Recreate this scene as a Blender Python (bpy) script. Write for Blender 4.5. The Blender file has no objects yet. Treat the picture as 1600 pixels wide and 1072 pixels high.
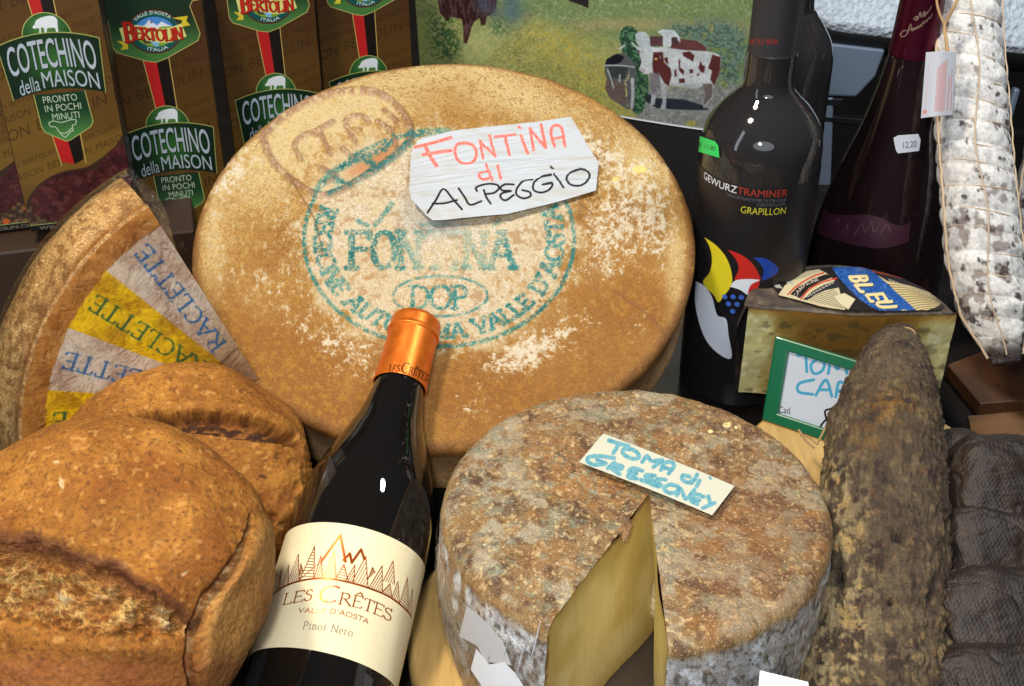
import bpy, math, random
import numpy as np
from mathutils import Vector
random.seed(7)
scene = bpy.context.scene
COL = scene.collection

# ------------------------------------------------------------------ camera, world, lamps, exposure
FPX = 2000.0
PITCH = math.radians(34)
CAM = np.array([0.0, 0.0, 0.61])
AX_R = np.array([1.0, 0, 0])
AX_U = np.array([0, math.sin(PITCH), math.cos(PITCH)])
AX_F = np.array([0, math.cos(PITCH), -math.sin(PITCH)])
cam_data = bpy.data.cameras.new('camera')
cam_data.sensor_width = 36.0
cam_data.lens = 45.0
cam_data.clip_start = 0.02
cam_data.clip_end = 60.0
cam = bpy.data.objects.new('camera', cam_data)
COL.objects.link(cam)
cam.location = CAM
cam.rotation_euler = (math.radians(90) - PITCH, 0, 0)
scene.camera = cam

world = bpy.data.worlds.new('World')
scene.world = world
world.use_nodes = True
world.node_tree.nodes['Background'].inputs[0].default_value = (0.62, 0.74, 1.0, 1)
world.node_tree.nodes['Background'].inputs[1].default_value = 0.055


def lamp(name, loc, target, power, size, color, size_y=None):
    L = bpy.data.lights.new(name, 'AREA')
    L.energy = power
    L.color = color
    L.size = size
    L.shape = 'DISK'
    if size_y:
        L.shape = 'RECTANGLE' if size_y > 1 else 'ELLIPSE'
        L.size_y = size_y
    o = bpy.data.objects.new(name, L)
    COL.objects.link(o)
    o.location = loc
    o.rotation_euler = (Vector(target) - Vector(loc)).to_track_quat('-Z', 'Y').to_euler()
    return o


lamp('warm_window_lamp', (-0.42, 0.50, 1.25), (-0.02, 0.70, 0.10), 14.5, 0.17, (1.0, 0.89, 0.72), 0.17)
lamp('camera_flash', (-0.06, -0.04, 0.74), (0.04, 0.75, 0.12), 5.5, 0.08, (0.97, 0.97, 1.0))
lamp('street_side_fill', (-0.05, -0.85, 0.95), (0.05, 0.6, 0.05), 8.5, 1.3, (0.84, 0.91, 1.0), 0.8)  # broad cool fill, added unseen to brighten the fronts
lamp('chair_fill', (0.55, 0.95, 1.25), (0.62, 1.5, 0.1), 13.0, 0.20, (0.86, 0.93, 1.0))  # unseen lamp added to brighten the white chair at the back

lamp('bottle_streak_strip', (-1.15, 0.05, 0.75), (0.0, 0.75, 0.15), 4.0, 0.16, (0.80, 0.89, 1.0), 1.3)  # tall strip lamp added out of view for streaks on the bottles
scene.view_settings.view_transform = 'Standard'
scene.view_settings.look = 'None'
scene.view_settings.gamma = 1.0
scene.view_settings.use_curve_mapping = False
scene.view_settings.exposure = -0.10
scene.cycles.max_bounces = 6
scene.cycles.transparent_max_bounces = 8
scene.cycles.use_denoising = True

# ------------------------------------------------------------------ maths helpers


def A(*v):
    return np.array(v, float)


def nrm(v):
    v = np.asarray(v, float)
    return v / np.linalg.norm(v)


def ray(u, v):
    u = np.asarray(u, float)[..., None]
    v = np.asarray(v, float)[..., None]
    return (u - 800) / FPX * AX_R + (536 - v) / FPX * AX_U + AX_F


def at(u, v, d):
    return CAM + d * ray(u, v)


def on_plane(u, v, p0, n):
    r = ray(u, v)
    t = ((np.asarray(p0) - CAM) @ n) / (r @ n)
    return CAM + t[..., None] * r


def proj(X):
    Y = np.asarray(X, float) - CAM
    d = Y @ AX_F
    return 800 + FPX * (Y @ AX_R) / d, 536 - FPX * (Y @ AX_U) / d


def lin(c):
    c = np.asarray(c, float)
    return np.where(c <= 0.04045, c / 12.92, ((np.maximum(c, 0) + 0.055) / 1.055) ** 2.4)


def sm(a, b, x):
    t = np.clip((x - a) / (b - a), 0, 1)
    return t * t * (3 - 2 * t)


def mixc(c, k, m):
    m = np.clip(m, 0, 1)[..., None]
    return c * (1 - m) + np.asarray(k, float) * m


def _hash(ix, iy, iz, seed):
    h = (ix.astype(np.int64) * 374761393 + iy.astype(np.int64) * 668265263 + iz.astype(np.int64) * 2147483647 + seed * 974711)
    h = (h ^ (h >> 13)) * 1274126177
    h = h ^ (h >> 16)
    return (h & 0xFFFFFF) / float(0xFFFFFF)


def vnoise(P, scale, seed=0):
    Q = np.asarray(P, float) * scale
    i = np.floor(Q)
    f = Q - i
    f = f * f * (3 - 2 * f)
    i = i.astype(np.int64)
    out = 0
    for dx in (0, 1):
        wx = f[..., 0] if dx else 1 - f[..., 0]
        for dy in (0, 1):
            wy = f[..., 1] if dy else 1 - f[..., 1]
            for dz in (0, 1):
                wz = f[..., 2] if dz else 1 - f[..., 2]
                out = out + wx * wy * wz * _hash(i[..., 0] + dx, i[..., 1] + dy, i[..., 2] + dz, seed)
    return out


def fbm(P, scale, octaves=4, seed=0, gain=0.5):
    a, s, tot = 0, 1.0, 0
    for k in range(octaves):
        a = a + s * vnoise(np.asarray(P) + 3.17 * k, scale * 2.03 ** k, seed + k)
        tot += s
        s *= gain
    return a / tot


def xy0(u, v):
    return np.stack([u, v, np.zeros_like(u)], -1)


def smooth_path(pts, n=6, closed=False):
    """Catmull-Rom through pts"""
    p = [np.asarray(q, float) for q in pts]
    if len(p) < 3:
        return np.array(p)
    if closed:
        p = [p[-2] if np.allclose(p[0], p[-1]) else p[-1]] + p + [p[1]]
    else:
        p = [2 * p[0] - p[1]] + p + [2 * p[-1] - p[-2]]
    out = []
    for k in range(1, len(p) - 2):
        for j in range(n):
            t = j / n
            out.append(0.5 * (2 * p[k] + (p[k + 1] - p[k - 1]) * t + (2 * p[k - 1] - 5 * p[k] + 4 * p[k + 1] - p[k + 2]) * t * t
                              + (3 * p[k] - p[k - 1] - 3 * p[k + 1] + p[k + 2]) * t ** 3))
    out.append(p[-2])
    return np.array(out)


# ------------------------------------------------------------------ drawing on a sheet (the print on a label, ink on a rind)
class Sheet:
    """a print: rgb array over x0..x1, y0..y1 in the sheet's own units, s samples per unit"""

    def __init__(self, x0, y0, x1, y1, s, color=(1, 1, 1)):
        self.x0, self.y0, self.x1, self.y1, self.s = x0, y0, x1, y1, s
        self.w = int(round((x1 - x0) * s)) + 1
        self.h = int(round((y1 - y0) * s)) + 1
        self.X = x0 + np.arange(self.w)[None, :] / s + np.zeros((self.h, 1))
        self.Y = y0 + np.arange(self.h)[:, None] / s + np.zeros((1, self.w))
        self.rgb = np.zeros((self.h, self.w, 3)) + np.asarray(color, float)

    def zero(self):
        return np.zeros((self.h, self.w))

    def _box(self, lo, hi, pad):
        i0 = max(0, int((lo[0] - pad - self.x0) * self.s))
        i1 = min(self.w, int((hi[0] + pad - self.x0) * self.s) + 2)
        j0 = max(0, int((lo[1] - pad - self.y0) * self.s))
        j1 = min(self.h, int((hi[1] + pad - self.y0) * self.s) + 2)
        return (slice(j0, max(j0, j1)), slice(i0, max(i0, i1)))

    def stroke(self, pts, w, m=None, soft=None, taper=0.0):
        m = self.zero() if m is None else m
        soft = soft or 1.0 / self.s
        P = np.asarray(pts, float)
        W = np.broadcast_to(np.asarray(w, float), (len(P),)) if np.ndim(w) else np.full(len(P), float(w))
        for k in range(max(1, len(P) - 1)):
            a = P[k]
            b = P[min(k + 1, len(P) - 1)]
            wa, wb = W[k], W[min(k + 1, len(P) - 1)]
            b_ = self._box(np.minimum(a, b), np.maximum(a, b), max(wa, wb) + soft * 2)
            X, Y = self.X[b_], self.Y[b_]
            if X.size == 0:
                continue
            d = b - a
            L2 = max(d @ d, 1e-12)
            t = np.clip(((X - a[0]) * d[0] + (Y - a[1]) * d[1]) / L2, 0, 1)
            dist = np.hypot(X - a[0] - t * d[0], Y - a[1] - t * d[1]) - 0.5 * (wa + (wb - wa) * t)
            m[b_] = np.maximum(m[b_], np.clip(0.5 - dist / soft, 0, 1))
        return m

    def poly(self, pts, m=None, soft=None):
        m = self.zero() if m is None else m
        soft = soft or 1.0 / self.s
        P = np.asarray(pts, float)
        b_ = self._box(P.min(0), P.max(0), soft * 2)
        X, Y = self.X[b_], self.Y[b_]
        if X.size == 0:
            return m
        ins = np.zeros(X.shape, bool)
        dist = np.full(X.shape, 1e9)
        n = len(P)
        for k in range(n):
            a, b = P[k], P[(k + 1) % n]
            d = b - a
            L2 = max(d @ d, 1e-12)
            t = np.clip(((X - a[0]) * d[0] + (Y - a[1]) * d[1]) / L2, 0, 1)
            dist = np.minimum(dist, np.hypot(X - a[0] - t * d[0], Y - a[1] - t * d[1]))
            if a[1] != b[1]:
                c = (a[1] > Y) != (b[1] > Y)
                ins ^= c & (X < (b[0] - a[0]) * (Y - a[1]) / (b[1] - a[1]) + a[0])
        sd = np.where(ins, -dist, dist)
        m[b_] = np.maximum(m[b_], np.clip(0.5 - sd / soft, 0, 1))
        return m

    def ellipse(self, cx, cy, rx, ry, m=None):
        t = np.linspace(0, 2 * math.pi, 48)[:-1]
        return self.poly(np.stack([cx + rx * np.cos(t), cy + ry * np.sin(t)], 1), m)

    def tris(self, V, T, m=None):
        """fill triangles (printed sans letters)"""
        m = self.zero() if m is None else m
        ss = 3
        for t in T:
            a, b, c = V[t[0]], V[t[1]], V[t[2]]
            lo, hi = np.minimum(np.minimum(a, b), c), np.maximum(np.maximum(a, b), c)
            i0 = int(math.floor((lo[0] - self.x0) * self.s)) - 1
            i1 = int(math.ceil((hi[0] - self.x0) * self.s)) + 2
            j0 = int(math.floor((lo[1] - self.y0) * self.s)) - 1
            j1 = int(math.ceil((hi[1] - self.y0) * self.s)) + 2
            i0, j0 = max(i0, 0), max(j0, 0)
            i1, j1 = min(i1, self.w), min(j1, self.h)
            if i1 <= i0 or j1 <= j0:
                continue
            xs = self.x0 + (np.arange((i1 - i0) * ss) / ss + i0 - 1.0 / ss) / self.s
            ys = self.y0 + (np.arange((j1 - j0) * ss) / ss + j0 - 1.0 / ss) / self.s
            X, Y = np.meshgrid(xs, ys)
            den = (b[0] - a[0]) * (c[1] - a[1]) - (c[0] - a[0]) * (b[1] - a[1])
            if abs(den) < 1e-14:
                continue
            u = ((X - a[0]) * (c[1] - a[1]) - (c[0] - a[0]) * (Y - a[1])) / den
            v = ((b[0] - a[0]) * (Y - a[1]) - (X - a[0]) * (b[1] - a[1])) / den
            ins = ((u >= 0) & (v >= 0) & (u + v <= 1)).astype(float)
            cov = ins.reshape(j1 - j0, ss, i1 - i0, ss).mean((1, 3))
            m[j0:j1, i0:i1] = np.minimum(1, m[j0:j1, i0:i1] + cov)
        return m

    def paint(self, m, color, k=1.0):
        self.rgb = mixc(self.rgb, color, m * k)

    def sample(self, arr, x, y):
        fx = np.clip((np.asarray(x) - self.x0) * self.s, 0, self.w - 1.001)
        fy = np.clip((np.asarray(y) - self.y0) * self.s, 0, self.h - 1.001)
        i, j = fx.astype(int), fy.astype(int)
        a, b = fx - i, fy - j
        if arr.ndim == 3:
            a, b = a[..., None], b[..., None]
        return (arr[j, i] * (1 - a) * (1 - b) + arr[j, i + 1] * a * (1 - b) + arr[j + 1, i] * (1 - a) * b + arr[j + 1, i + 1] * a * b)


_font_cache = {}


def sans(text, bold=0.0):
    """triangles of a line of printed sans letters, baseline y=0, up positive; returns verts, tris"""
    key = (text, bold)
    if key not in _font_cache:
        cu = bpy.data.curves.new('type', 'FONT')
        cu.body = text
        cu.size = 1.0
        cu.offset = bold
        cu.resolution_u = 4
        o = bpy.data.objects.new('type', cu)
        COL.objects.link(o)
        dg = bpy.context.evaluated_depsgraph_get()
        me = bpy.data.meshes.new_from_object(o.evaluated_get(dg))
        me.calc_loop_triangles()
        V = np.array([v.co[:2] for v in me.vertices])
        T = np.array([t.vertices[:] for t in me.loop_triangles])
        bpy.data.objects.remove(o)
        bpy.data.curves.remove(cu)
        bpy.data.meshes.remove(me)
        _font_cache[key] = (V, T)
    return _font_cache[key]


def fit_text(text, x0, x1, ybase, ytop, bold=0.0, warp=None, slope=0.0):
    """letters stretched into x0..x1, ybase (foot) .. ytop (head) in a y-down sheet"""
    V, T = sans(text, bold)
    lo, hi = V.min(0), V.max(0)
    q = (V - lo) / (hi - lo)
    X = x0 + q[:, 0] * (x1 - x0)
    Y = ybase + q[:, 1] * (ytop - ybase) + slope * (X - x0)
    P = np.stack([X, Y], 1)
    return (warp(P) if warp else P), T


# roman letters as pen strokes in a unit box (y up)
def arc(cx, cy, rx, ry, a0, a1, n=14):
    t = np.radians(np.linspace(a0, a1, n))
    return [(cx + rx * math.cos(q), cy + ry * math.sin(q)) for q in t]


GLYPH = {
    'A': (.78, [[(.02, 0), (.39, 1)], [(.39, 1), (.76, 0)], [(.16, .36), (.62, .36)]]),
    'B': (.60, [[(.12, 0), (.12, 1)], [(.12, 1), (.3, 1)] + arc(.3, .76, .22, .24, 90, -90) + [(.12, .52)], [(.12, .52), (.32, .52)] + arc(.32, .26, .25, .26, 90, -90) + [(.12, 0)]]),
    'C': (.74, [arc(.42, .5, .38, .5, 52, 308, 26)]),
    'D': (.76, [[(.12, 0), (.12, 1)], [(.12, 1), (.3, 1)] + arc(.3, .5, .42, .5, 90, -90, 20) + [(.12, 0)]]),
    'E': (.56, [[(.12, 0), (.12, 1)], [(.12, 1), (.52, 1), (.52, .9)], [(.12, .52), (.44, .52)], [(.12, 0), (.54, 0), (.56, .12)]]),
    'F': (.54, [[(.12, 0), (.12, 1)], [(.12, 1), (.52, 1), (.52, .86)], [(.12, .52), (.44, .52)]]),
    'G': (.80, [arc(.44, .5, .40, .5, 50, 330, 26), [(.78, .02), (.78, .42), (.58, .42)]]),
    'I': (.28, [[(.14, 0), (.14, 1)]]),
    'L': (.54, [[(.12, 0), (.12, 1)], [(.12, 0), (.52, 0), (.54, .14)]]),
    'M': (.92, [[(.1, 0), (.14, 1)], [(.14, 1), (.46, .05)], [(.46, .05), (.78, 1)], [(.78, 1), (.82, 0)]]),
    'N': (.80, [[(.1, 0), (.1, 1)], [(.1, 1), (.7, 0)], [(.7, 0), (.7, 1)]]),
    'O': (.84, [arc(.42, .5, .39, .5, 0, 360, 30)]),
    'P': (.60, [[(.12, 0), (.12, 1)], [(.12, 1), (.3, 1)] + arc(.3, .73, .25, .27, 90, -90) + [(.12, .46)]]),
    'R': (.68, [[(.12, 0), (.12, 1)], [(.12, 1), (.3, 1)] + arc(.3, .75, .22, .25, 90, -90) + [(.12, .5)], [(.3, .5), (.66, 0)]]),
    'S': (.54, [arc(.27, .75, .2, .25, 25, 200, 12) + arc(.27, .27, .23, .27, 80, -160, 14)]),
    'T': (.66, [[(.33, 0), (.33, 1)], [(.02, .86), (.03, 1), (.63, 1), (.64, .86)]]),
    'U': (.76, [[(.12, 1), (.12, .35)] + arc(.38, .3, .26, .3, 180, 360, 14) + [(.64, 1)]]),
    'V': (.76, [[(.02, 1), (.39, 0)], [(.39, 0), (.74, 1)]]),
    'Z': (.64, [[(.06, 1), (.58, 1)], [(.58, 1), (.04, 0)], [(.04, 0), (.6, 0), (.6, .12)]]),
    "'": (.2, [[(.1, 1), (.08, .8)]]),
    ' ': (.34, []),
    'i': (.28, [[(.14, 0), (.14, .62)], [(.14, .86), (.14, .88)]]),
    'n': (.56, [[(.12, 0), (.12, .64)], [(.12, .45)] + arc(.29, .42, .17, .21, 160, 0, 10) + [(.46, 0)]]),
    'o': (.56, [arc(.28, .31, .24, .32, 0, 360, 22)]),
    't': (.36, [[(.16, .82), (.16, .1)] + arc(.25, .1, .09, .1, 180, 300, 6), [(.04, .62), (.32, .62)]]),
    'e': (.50, [[(.05, .36), (.44, .36)] + arc(.25, .32, .2, .32, 10, 310, 20)]),
    'r': (.40, [[(.12, 0), (.12, .64)], [(.12, .46), (.2, .58), (.36, .6)]]),
}
GLYPH['\u00ca'] = (GLYPH['E'][0], GLYPH['E'][1] + [[(.16, 1.12), (.32, 1.3)], [(.32, 1.3), (.48, 1.12)]])


def glyph_strokes(ch):
    return GLYPH[ch]


def letter(sh, ch, o, xv, yv, m, thick=.13, thin=.05, serif=0.10, soft=None):
    """one letter: o = foot left corner, xv / yv = sheet vectors of one unit of width / of cap height"""
    o, xv, yv = (np.asarray(q, float) for q in (o, xv, yv))
    size = np.linalg.norm(yv)
    w, strokes = GLYPH[ch]
    for s in strokes:
        S = np.asarray(s, float)
        d = np.gradient(S, axis=0) if len(S) > 1 else np.array([[0, 1.]])
        ang = np.arctan2(d[:, 1], d[:, 0])
        ww = thin + (thick - thin) * np.abs(np.sin(ang - math.radians(14)))
        if len(S) == 2:
            k = np.linspace(0, 1, 4)[:, None]
            S = S[0] * (1 - k) + S[1] * k
            ww = np.full(4, ww[0])
        P = o + S[:, :1] * xv + S[:, 1:] * yv
        sh.stroke(P, ww * size, m, soft)
        if serif and len(s) >= 2:
            for e, q in ((s[0], s[1]), (s[-1], s[-2])):
                dy = abs(e[1] - q[1])
                dx = abs(e[0] - q[0])
                if dy > dx * 0.9 and (abs(e[1]) < .03 or abs(e[1] - 1) < .03 or (ch in 'inr' and abs(e[1] - .63) < .03)):
                    a = o + (e[0] - serif) * xv + e[1] * yv
                    b = o + (e[0] + serif) * xv + e[1] * yv
                    sh.stroke([a, b], thin * size * 1.1, m, soft)
    return m


def text_path(sh, text, path, height, up, m, wide=1.0, fitlen=True, **kw):
    """letters along a baseline; up = vector or function(point, tangent)"""
    P = smooth_path(path, 10)
    seg = np.linalg.norm(np.diff(P, axis=0), axis=1)
    cum = np.concatenate([[0], np.cumsum(seg)])
    adv = np.array([GLYPH[c][0] + .12 for c in text])
    unit = cum[-1] / (adv.sum() - .12) if fitlen else height * wide
    pos = 0.0
    for c, a in zip(text, adv):
        s = pos * unit
        mid = s + 0.5 * GLYPH[c][0] * unit
        x = np.interp(s, cum, P[:, 0]), np.interp(s, cum, P[:, 1])
        e = .5 * GLYPH[c][0] * unit
        p0 = A(np.interp(mid - e, cum, P[:, 0]), np.interp(mid - e, cum, P[:, 1]))
        p1 = A(np.interp(mid + e, cum, P[:, 0]), np.interp(mid + e, cum, P[:, 1]))
        t = nrm(p1 - p0)
        yv = (up(p0, t) if callable(up) else nrm(up)) * height
        letter(sh, c, A(*x), t * unit, yv, m, **kw)
        pos += a
    return m


# ------------------------------------------------------------------ shader helper
class Mat:
    def __init__(self, name):
        self.m = bpy.data.materials.new(name)
        self.m.use_nodes = True
        self.t = self.m.node_tree
        self.b = self.t.nodes['Principled BSDF']
        self.o = self.t.nodes['Material Output']
        self._co = None

    def n(self, kind):
        return self.t.nodes.new(kind)

    def link(self, a, b):
        self.t.links.new(a, b)

    def put(self, sock, v):
        if isinstance(v, bpy.types.NodeSocket):
            self.link(v, sock)
        elif isinstance(v, (tuple, list, np.ndarray)) and len(v) == 3 and sock.type == 'RGBA':
            sock.default_value = (*v, 1)
        else:
            sock.default_value = v

    def co(self):
        if not self._co:
            self._co = self.n('ShaderNodeTexCoord').outputs['Object']
        return self._co

    def scaled(self, sc, rot=(0, 0, 0)):
        k = self.n('ShaderNodeMapping')
        k.inputs['Scale'].default_value = sc
        k.inputs['Rotation'].default_value = rot
        self.link(self.co(), k.inputs['Vector'])
        return k.outputs[0]

    def noise(self, scale, detail=4, rough=.55, vec=None, dist=0.0):
        k = self.n('ShaderNodeTexNoise')
        k.inputs['Scale'].default_value = scale
        k.inputs['Detail'].default_value = detail
        k.inputs['Roughness'].default_value = rough
        k.inputs['Distortion'].default_value = dist
        self.link(vec or self.co(), k.inputs['Vector'])
        return k.outputs['Fac']

    def voro(self, scale, feature='F1', vec=None, out='Distance', rnd=1.0):
        k = self.n('ShaderNodeTexVoronoi')
        k.feature = feature
        k.inputs['Scale'].default_value = scale
        k.inputs['Randomness'].default_value = rnd
        self.link(vec or self.co(), k.inputs['Vector'])
        return k.outputs[out]

    def ramp(self, s, stops):
        k = self.n('ShaderNodeValToRGB')
        e = k.color_ramp.elements
        while len(e) < len(stops):
            e.new(0.5)
        for q, (p, c) in zip(e, stops):
            q.position = p
            q.color = (*c, 1) if np.ndim(c) else (c, c, c, 1)
        self.link(s, k.inputs[0])
        return k.outputs[0]

    def mix(self, f, a, b, mode='MIX'):
        k = self.n('ShaderNodeMix')
        k.data_type = 'RGBA'
        k.blend_type = mode
        self.put(k.inputs[0], f)
        self.put(k.inputs[6], a)
        self.put(k.inputs[7], b)
        return k.outputs[2]

    def math(self, op, a, b=0.0, clamp=False):
        k = self.n('ShaderNodeMath')
        k.operation = op
        k.use_clamp = clamp
        self.put(k.inputs[0], a)
        self.put(k.inputs[1], b)
        return k.outputs[0]

    def attr(self, name, fac=False):
        k = self.n('ShaderNodeAttribute')
        k.attribute_name = name
        return k.outputs['Fac' if fac else 'Color']

    def bump(self, h, strength=.4, dist=.001, normal=None):
        k = self.n('ShaderNodeBump')
        k.inputs['Strength'].default_value = strength
        k.inputs['Distance'].default_value = dist
        self.link(h, k.inputs['Height'])
        if normal is not None:
            self.link(normal, k.inputs['Normal'])
        return k.outputs[0]

    def set(self, **kw):
        names = dict(base='Base Color', rough='Roughness', metal='Metallic', normal='Normal', coat='Coat Weight', coat_rough='Coat Roughness',
                     spec='Specular IOR Level', sss='Subsurface Weight', sss_r='Subsurface Radius', sss_s='Subsurface Scale', sheen='Sheen Weight',
                     coat_n='Coat Normal', aniso='Anisotropic', alpha='Alpha', trans='Transmission Weight', ior='IOR', emit='Emission Strength')
        for k, v in kw.items():
            self.put(self.b.inputs[names[k]], v)
        return self.m


def plain(name, c, rough=.5, **kw):
    M = Mat(name)
    return M.set(base=lin(c), rough=rough, **kw)


# ------------------------------------------------------------------ objects
def raw_mesh(name, V, faces, mat, parent=None, origin=None, attrs=None, smooth=True):
    """V in world space; faces an (n,4) / (n,3) array or list of tuples"""
    V = np.asarray(V, float).reshape(-1, 3)
    off = A(0, 0, 0) if origin is None else np.asarray(origin, float)
    if parent is not None:
        off = np.array(parent['_w'])
    me = bpy.data.meshes.new(name)
    if isinstance(faces, np.ndarray):
        nf, k = faces.shape
        me.vertices.add(len(V))
        me.vertices.foreach_set('co', (V - off).astype(np.float32).ravel())
        me.loops.add(nf * k)
        me.loops.foreach_set('vertex_index', faces.astype(np.int32).ravel())
        me.polygons.add(nf)
        me.polygons.foreach_set('loop_start', np.arange(0, nf * k, k, dtype=np.int32))
        me.update(calc_edges=True)
    else:
        me.from_pydata((V - off).tolist(), [], faces)
    me.polygons.foreach_set('use_smooth', np.full(len(me.polygons), smooth, bool))
    for k, a in (attrs or {}).items():
        a = np.asarray(a, float)
        if a.ndim > 1 and a.shape[-1] == 3:
            at_ = me.attributes.new(k, 'FLOAT_COLOR', 'POINT')
            c = np.ones((len(V), 4), np.float32)
            c[:, :3] = lin(np.clip(a.reshape(-1, 3), 0, 1))
            at_.data.foreach_set('color', c.ravel())
        else:
            at_ = me.attributes.new(k, 'FLOAT', 'POINT')
            at_.data.foreach_set('value', a.astype(np.float32).ravel())
    me.update()
    o = bpy.data.objects.new(name, me)
    COL.objects.link(o)
    if mat:
        me.materials.append(mat)
    if parent is not None:
        o.parent = parent
        o['_w'] = list(off)
    else:
        o.location = off
        o['_w'] = list(off)
    return o


def grid_faces(h, w, wrap=False, keep=None):
    i = np.arange(h - 1)[:, None]
    j = np.arange(w if wrap else w - 1)[None, :]
    j2 = (j + 1) % w
    f = np.stack([i * w + j, i * w + j2, (i + 1) * w + j2, (i + 1) * w + j], -1)
    f = f.reshape(-1, 4)
    if keep is not None:
        f = f[keep.ravel()[f].all(1)]
    return f


def grid(name, P, mat, parent=None, attrs=None, wrap=False, keep=None, origin=None, smooth=True, flip=False):
    h, w = P.shape[:2]
    f = grid_faces(h, w, wrap, keep)
    if flip:
        f = f[:, ::-1].copy()
    V = P.reshape(-1, 3)
    if keep is not None:
        used = np.zeros(len(V), bool)
        used[f.ravel()] = True
        idx = np.cumsum(used) - 1
        f = idx[f]
        V = V[used]
        attrs = {k: (np.asarray(a).reshape(-1, 3)[used] if np.asarray(a).shape[-1] == 3 and np.asarray(a).ndim == 3 else np.asarray(a).ravel()[used]) for k, a in (attrs or {}).items()}
    return raw_mesh(name, V, f, mat, parent, origin, attrs, smooth)


def thing(name, loc, label, cat, group=None):
    o = bpy.data.objects.new(name, None)
    COL.objects.link(o)
    o.location = loc
    o.empty_display_size = .02
    o['_w'] = [float(q) for q in loc]
    return tag(o, label, cat, group)


def tag(o, label, cat, group=None):
    o['label'] = label
    o['category'] = cat
    if group:
        o['group'] = group
    return o


def structure(o):
    o['kind'] = 'structure'
    return o


def frame_of(axis, hint=(0, 0, 1)):
    z = nrm(axis)
    x = np.cross(np.asarray(hint, float), z)
    if np.linalg.norm(x) < 1e-6:
        x = np.cross(A(1, 0, 0), z)
    x = nrm(x)
    return x, np.cross(z, x), z


def lathe(name, base, axis, prof, mat, parent=None, seg=96, origin=None, attrs_f=None, a0=0, a1=360, front=None):
    """prof: (r, h) pairs along axis from base"""
    z = nrm(axis)
    if front is None:
        x, y, z = frame_of(axis)
    else:
        x = nrm(np.asarray(front) - (np.asarray(front) @ z) * z)
        y = np.cross(z, x)
    full = abs(a1 - a0) >= 360
    t = np.radians(np.linspace(a0, a1, seg + (0 if full else 1), endpoint=not full))
    pr = np.asarray(prof, float)
    P = np.asarray(base) + pr[:, 1][:, None, None] * z + pr[:, 0][:, None, None] * (np.cos(t)[None, :, None] * x + np.sin(t)[None, :, None] * y)
    return grid(name, P, mat, parent, attrs_f(P) if attrs_f else None, wrap=full, origin=origin)


def curve_profile(pts, n=8):
    return smooth_path(pts, n)


def box_mesh(name, c, ex, ey, ez, sx, sy, sz, mat, parent=None, bevel=0.0, origin=None):
    """box centred on c with axes ex,ey,ez and full sizes"""
    V = []
    for i in (-1, 1):
        for j in (-1, 1):
            for k in (-1, 1):
                V.append(np.asarray(c) + ex * i * sx / 2 + ey * j * sy / 2 + ez * k * sz / 2)
    f = [(0, 1, 3, 2), (4, 6, 7, 5), (0, 4, 5, 1), (2, 3, 7, 6), (0, 2, 6, 4), (1, 5, 7, 3)]
    o = raw_mesh(name, V, f, mat, parent, origin, smooth=False)
    if bevel:
        b = o.modifiers.new('bevel', 'BEVEL')
        b.width = bevel
        b.segments = 2
    return o


def prism(name, P, up, mat, parent=None, origin=None, bevel=0.0):
    """solid of outline P (n,3) swept by vector up"""
    P = np.asarray(P, float)
    n = len(P)
    V = np.concatenate([P, P + np.asarray(up)])
    f = [tuple(range(n))[::-1], tuple(range(n, 2 * n))] + [(i, (i + 1) % n, n + (i + 1) % n, n + i) for i in range(n)]
    o = raw_mesh(name, V, f, mat, parent, origin, smooth=False)
    if bevel:
        b = o.modifiers.new('bevel', 'BEVEL')
        b.width = bevel
        b.segments = 2
    return o


def tube(name, pts, r, mat, parent=None, seg=8, origin=None, n=6):
    P = smooth_path(pts, n)
    rr = np.interp(np.linspace(0, 1, len(P)), np.linspace(0, 1, np.size(r)), np.atleast_1d(r)) if np.ndim(r) else np.full(len(P), r)
    T = np.gradient(P, axis=0)
    T /= np.linalg.norm(T, axis=1)[:, None]
    x = nrm(np.cross(T[0], A(.3, .2, .9)))
    rings = []
    a = np.linspace(0, 2 * math.pi, seg, endpoint=False)
    for p, t, q in zip(P, T, rr):
        x = nrm(x - (x @ t) * t)
        y = np.cross(t, x)
        rings.append(p + q * (np.cos(a)[:, None] * x + np.sin(a)[:, None] * y))
    rings = [np.repeat(P[:1], seg, 0)] + rings + [np.repeat(P[-1:], seg, 0)]
    return grid(name, np.array(rings), mat, parent, wrap=True, origin=origin)


def blobs(u, v, items):
    """sum of soft spots (u, v, ru, rv, angle, strength) in picture-sized units on the surface"""
    s = np.zeros_like(u)
    for (a, b, ra, rb, an, k) in items:
        c, d = math.cos(math.radians(an)), math.sin(math.radians(an))
        x = ((u - a) * c + (v - b) * d) / ra
        y = (-(u - a) * d + (v - b) * c) / rb
        s = s + k * np.exp(-(x * x + y * y))
    return s


def dist_path(u, v, pts):
    D = np.full(np.shape(u), 1e9)
    P = np.asarray(pts, float)
    for k in range(len(P) - 1):
        a, b = P[k], P[k + 1]
        d = b - a
        t = np.clip(((u - a[0]) * d[0] + (v - a[1]) * d[1]) / (d @ d), 0, 1)
        D = np.minimum(D, np.hypot(u - a[0] - t * d[0], v - a[1] - t * d[1]))
    return D

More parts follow.
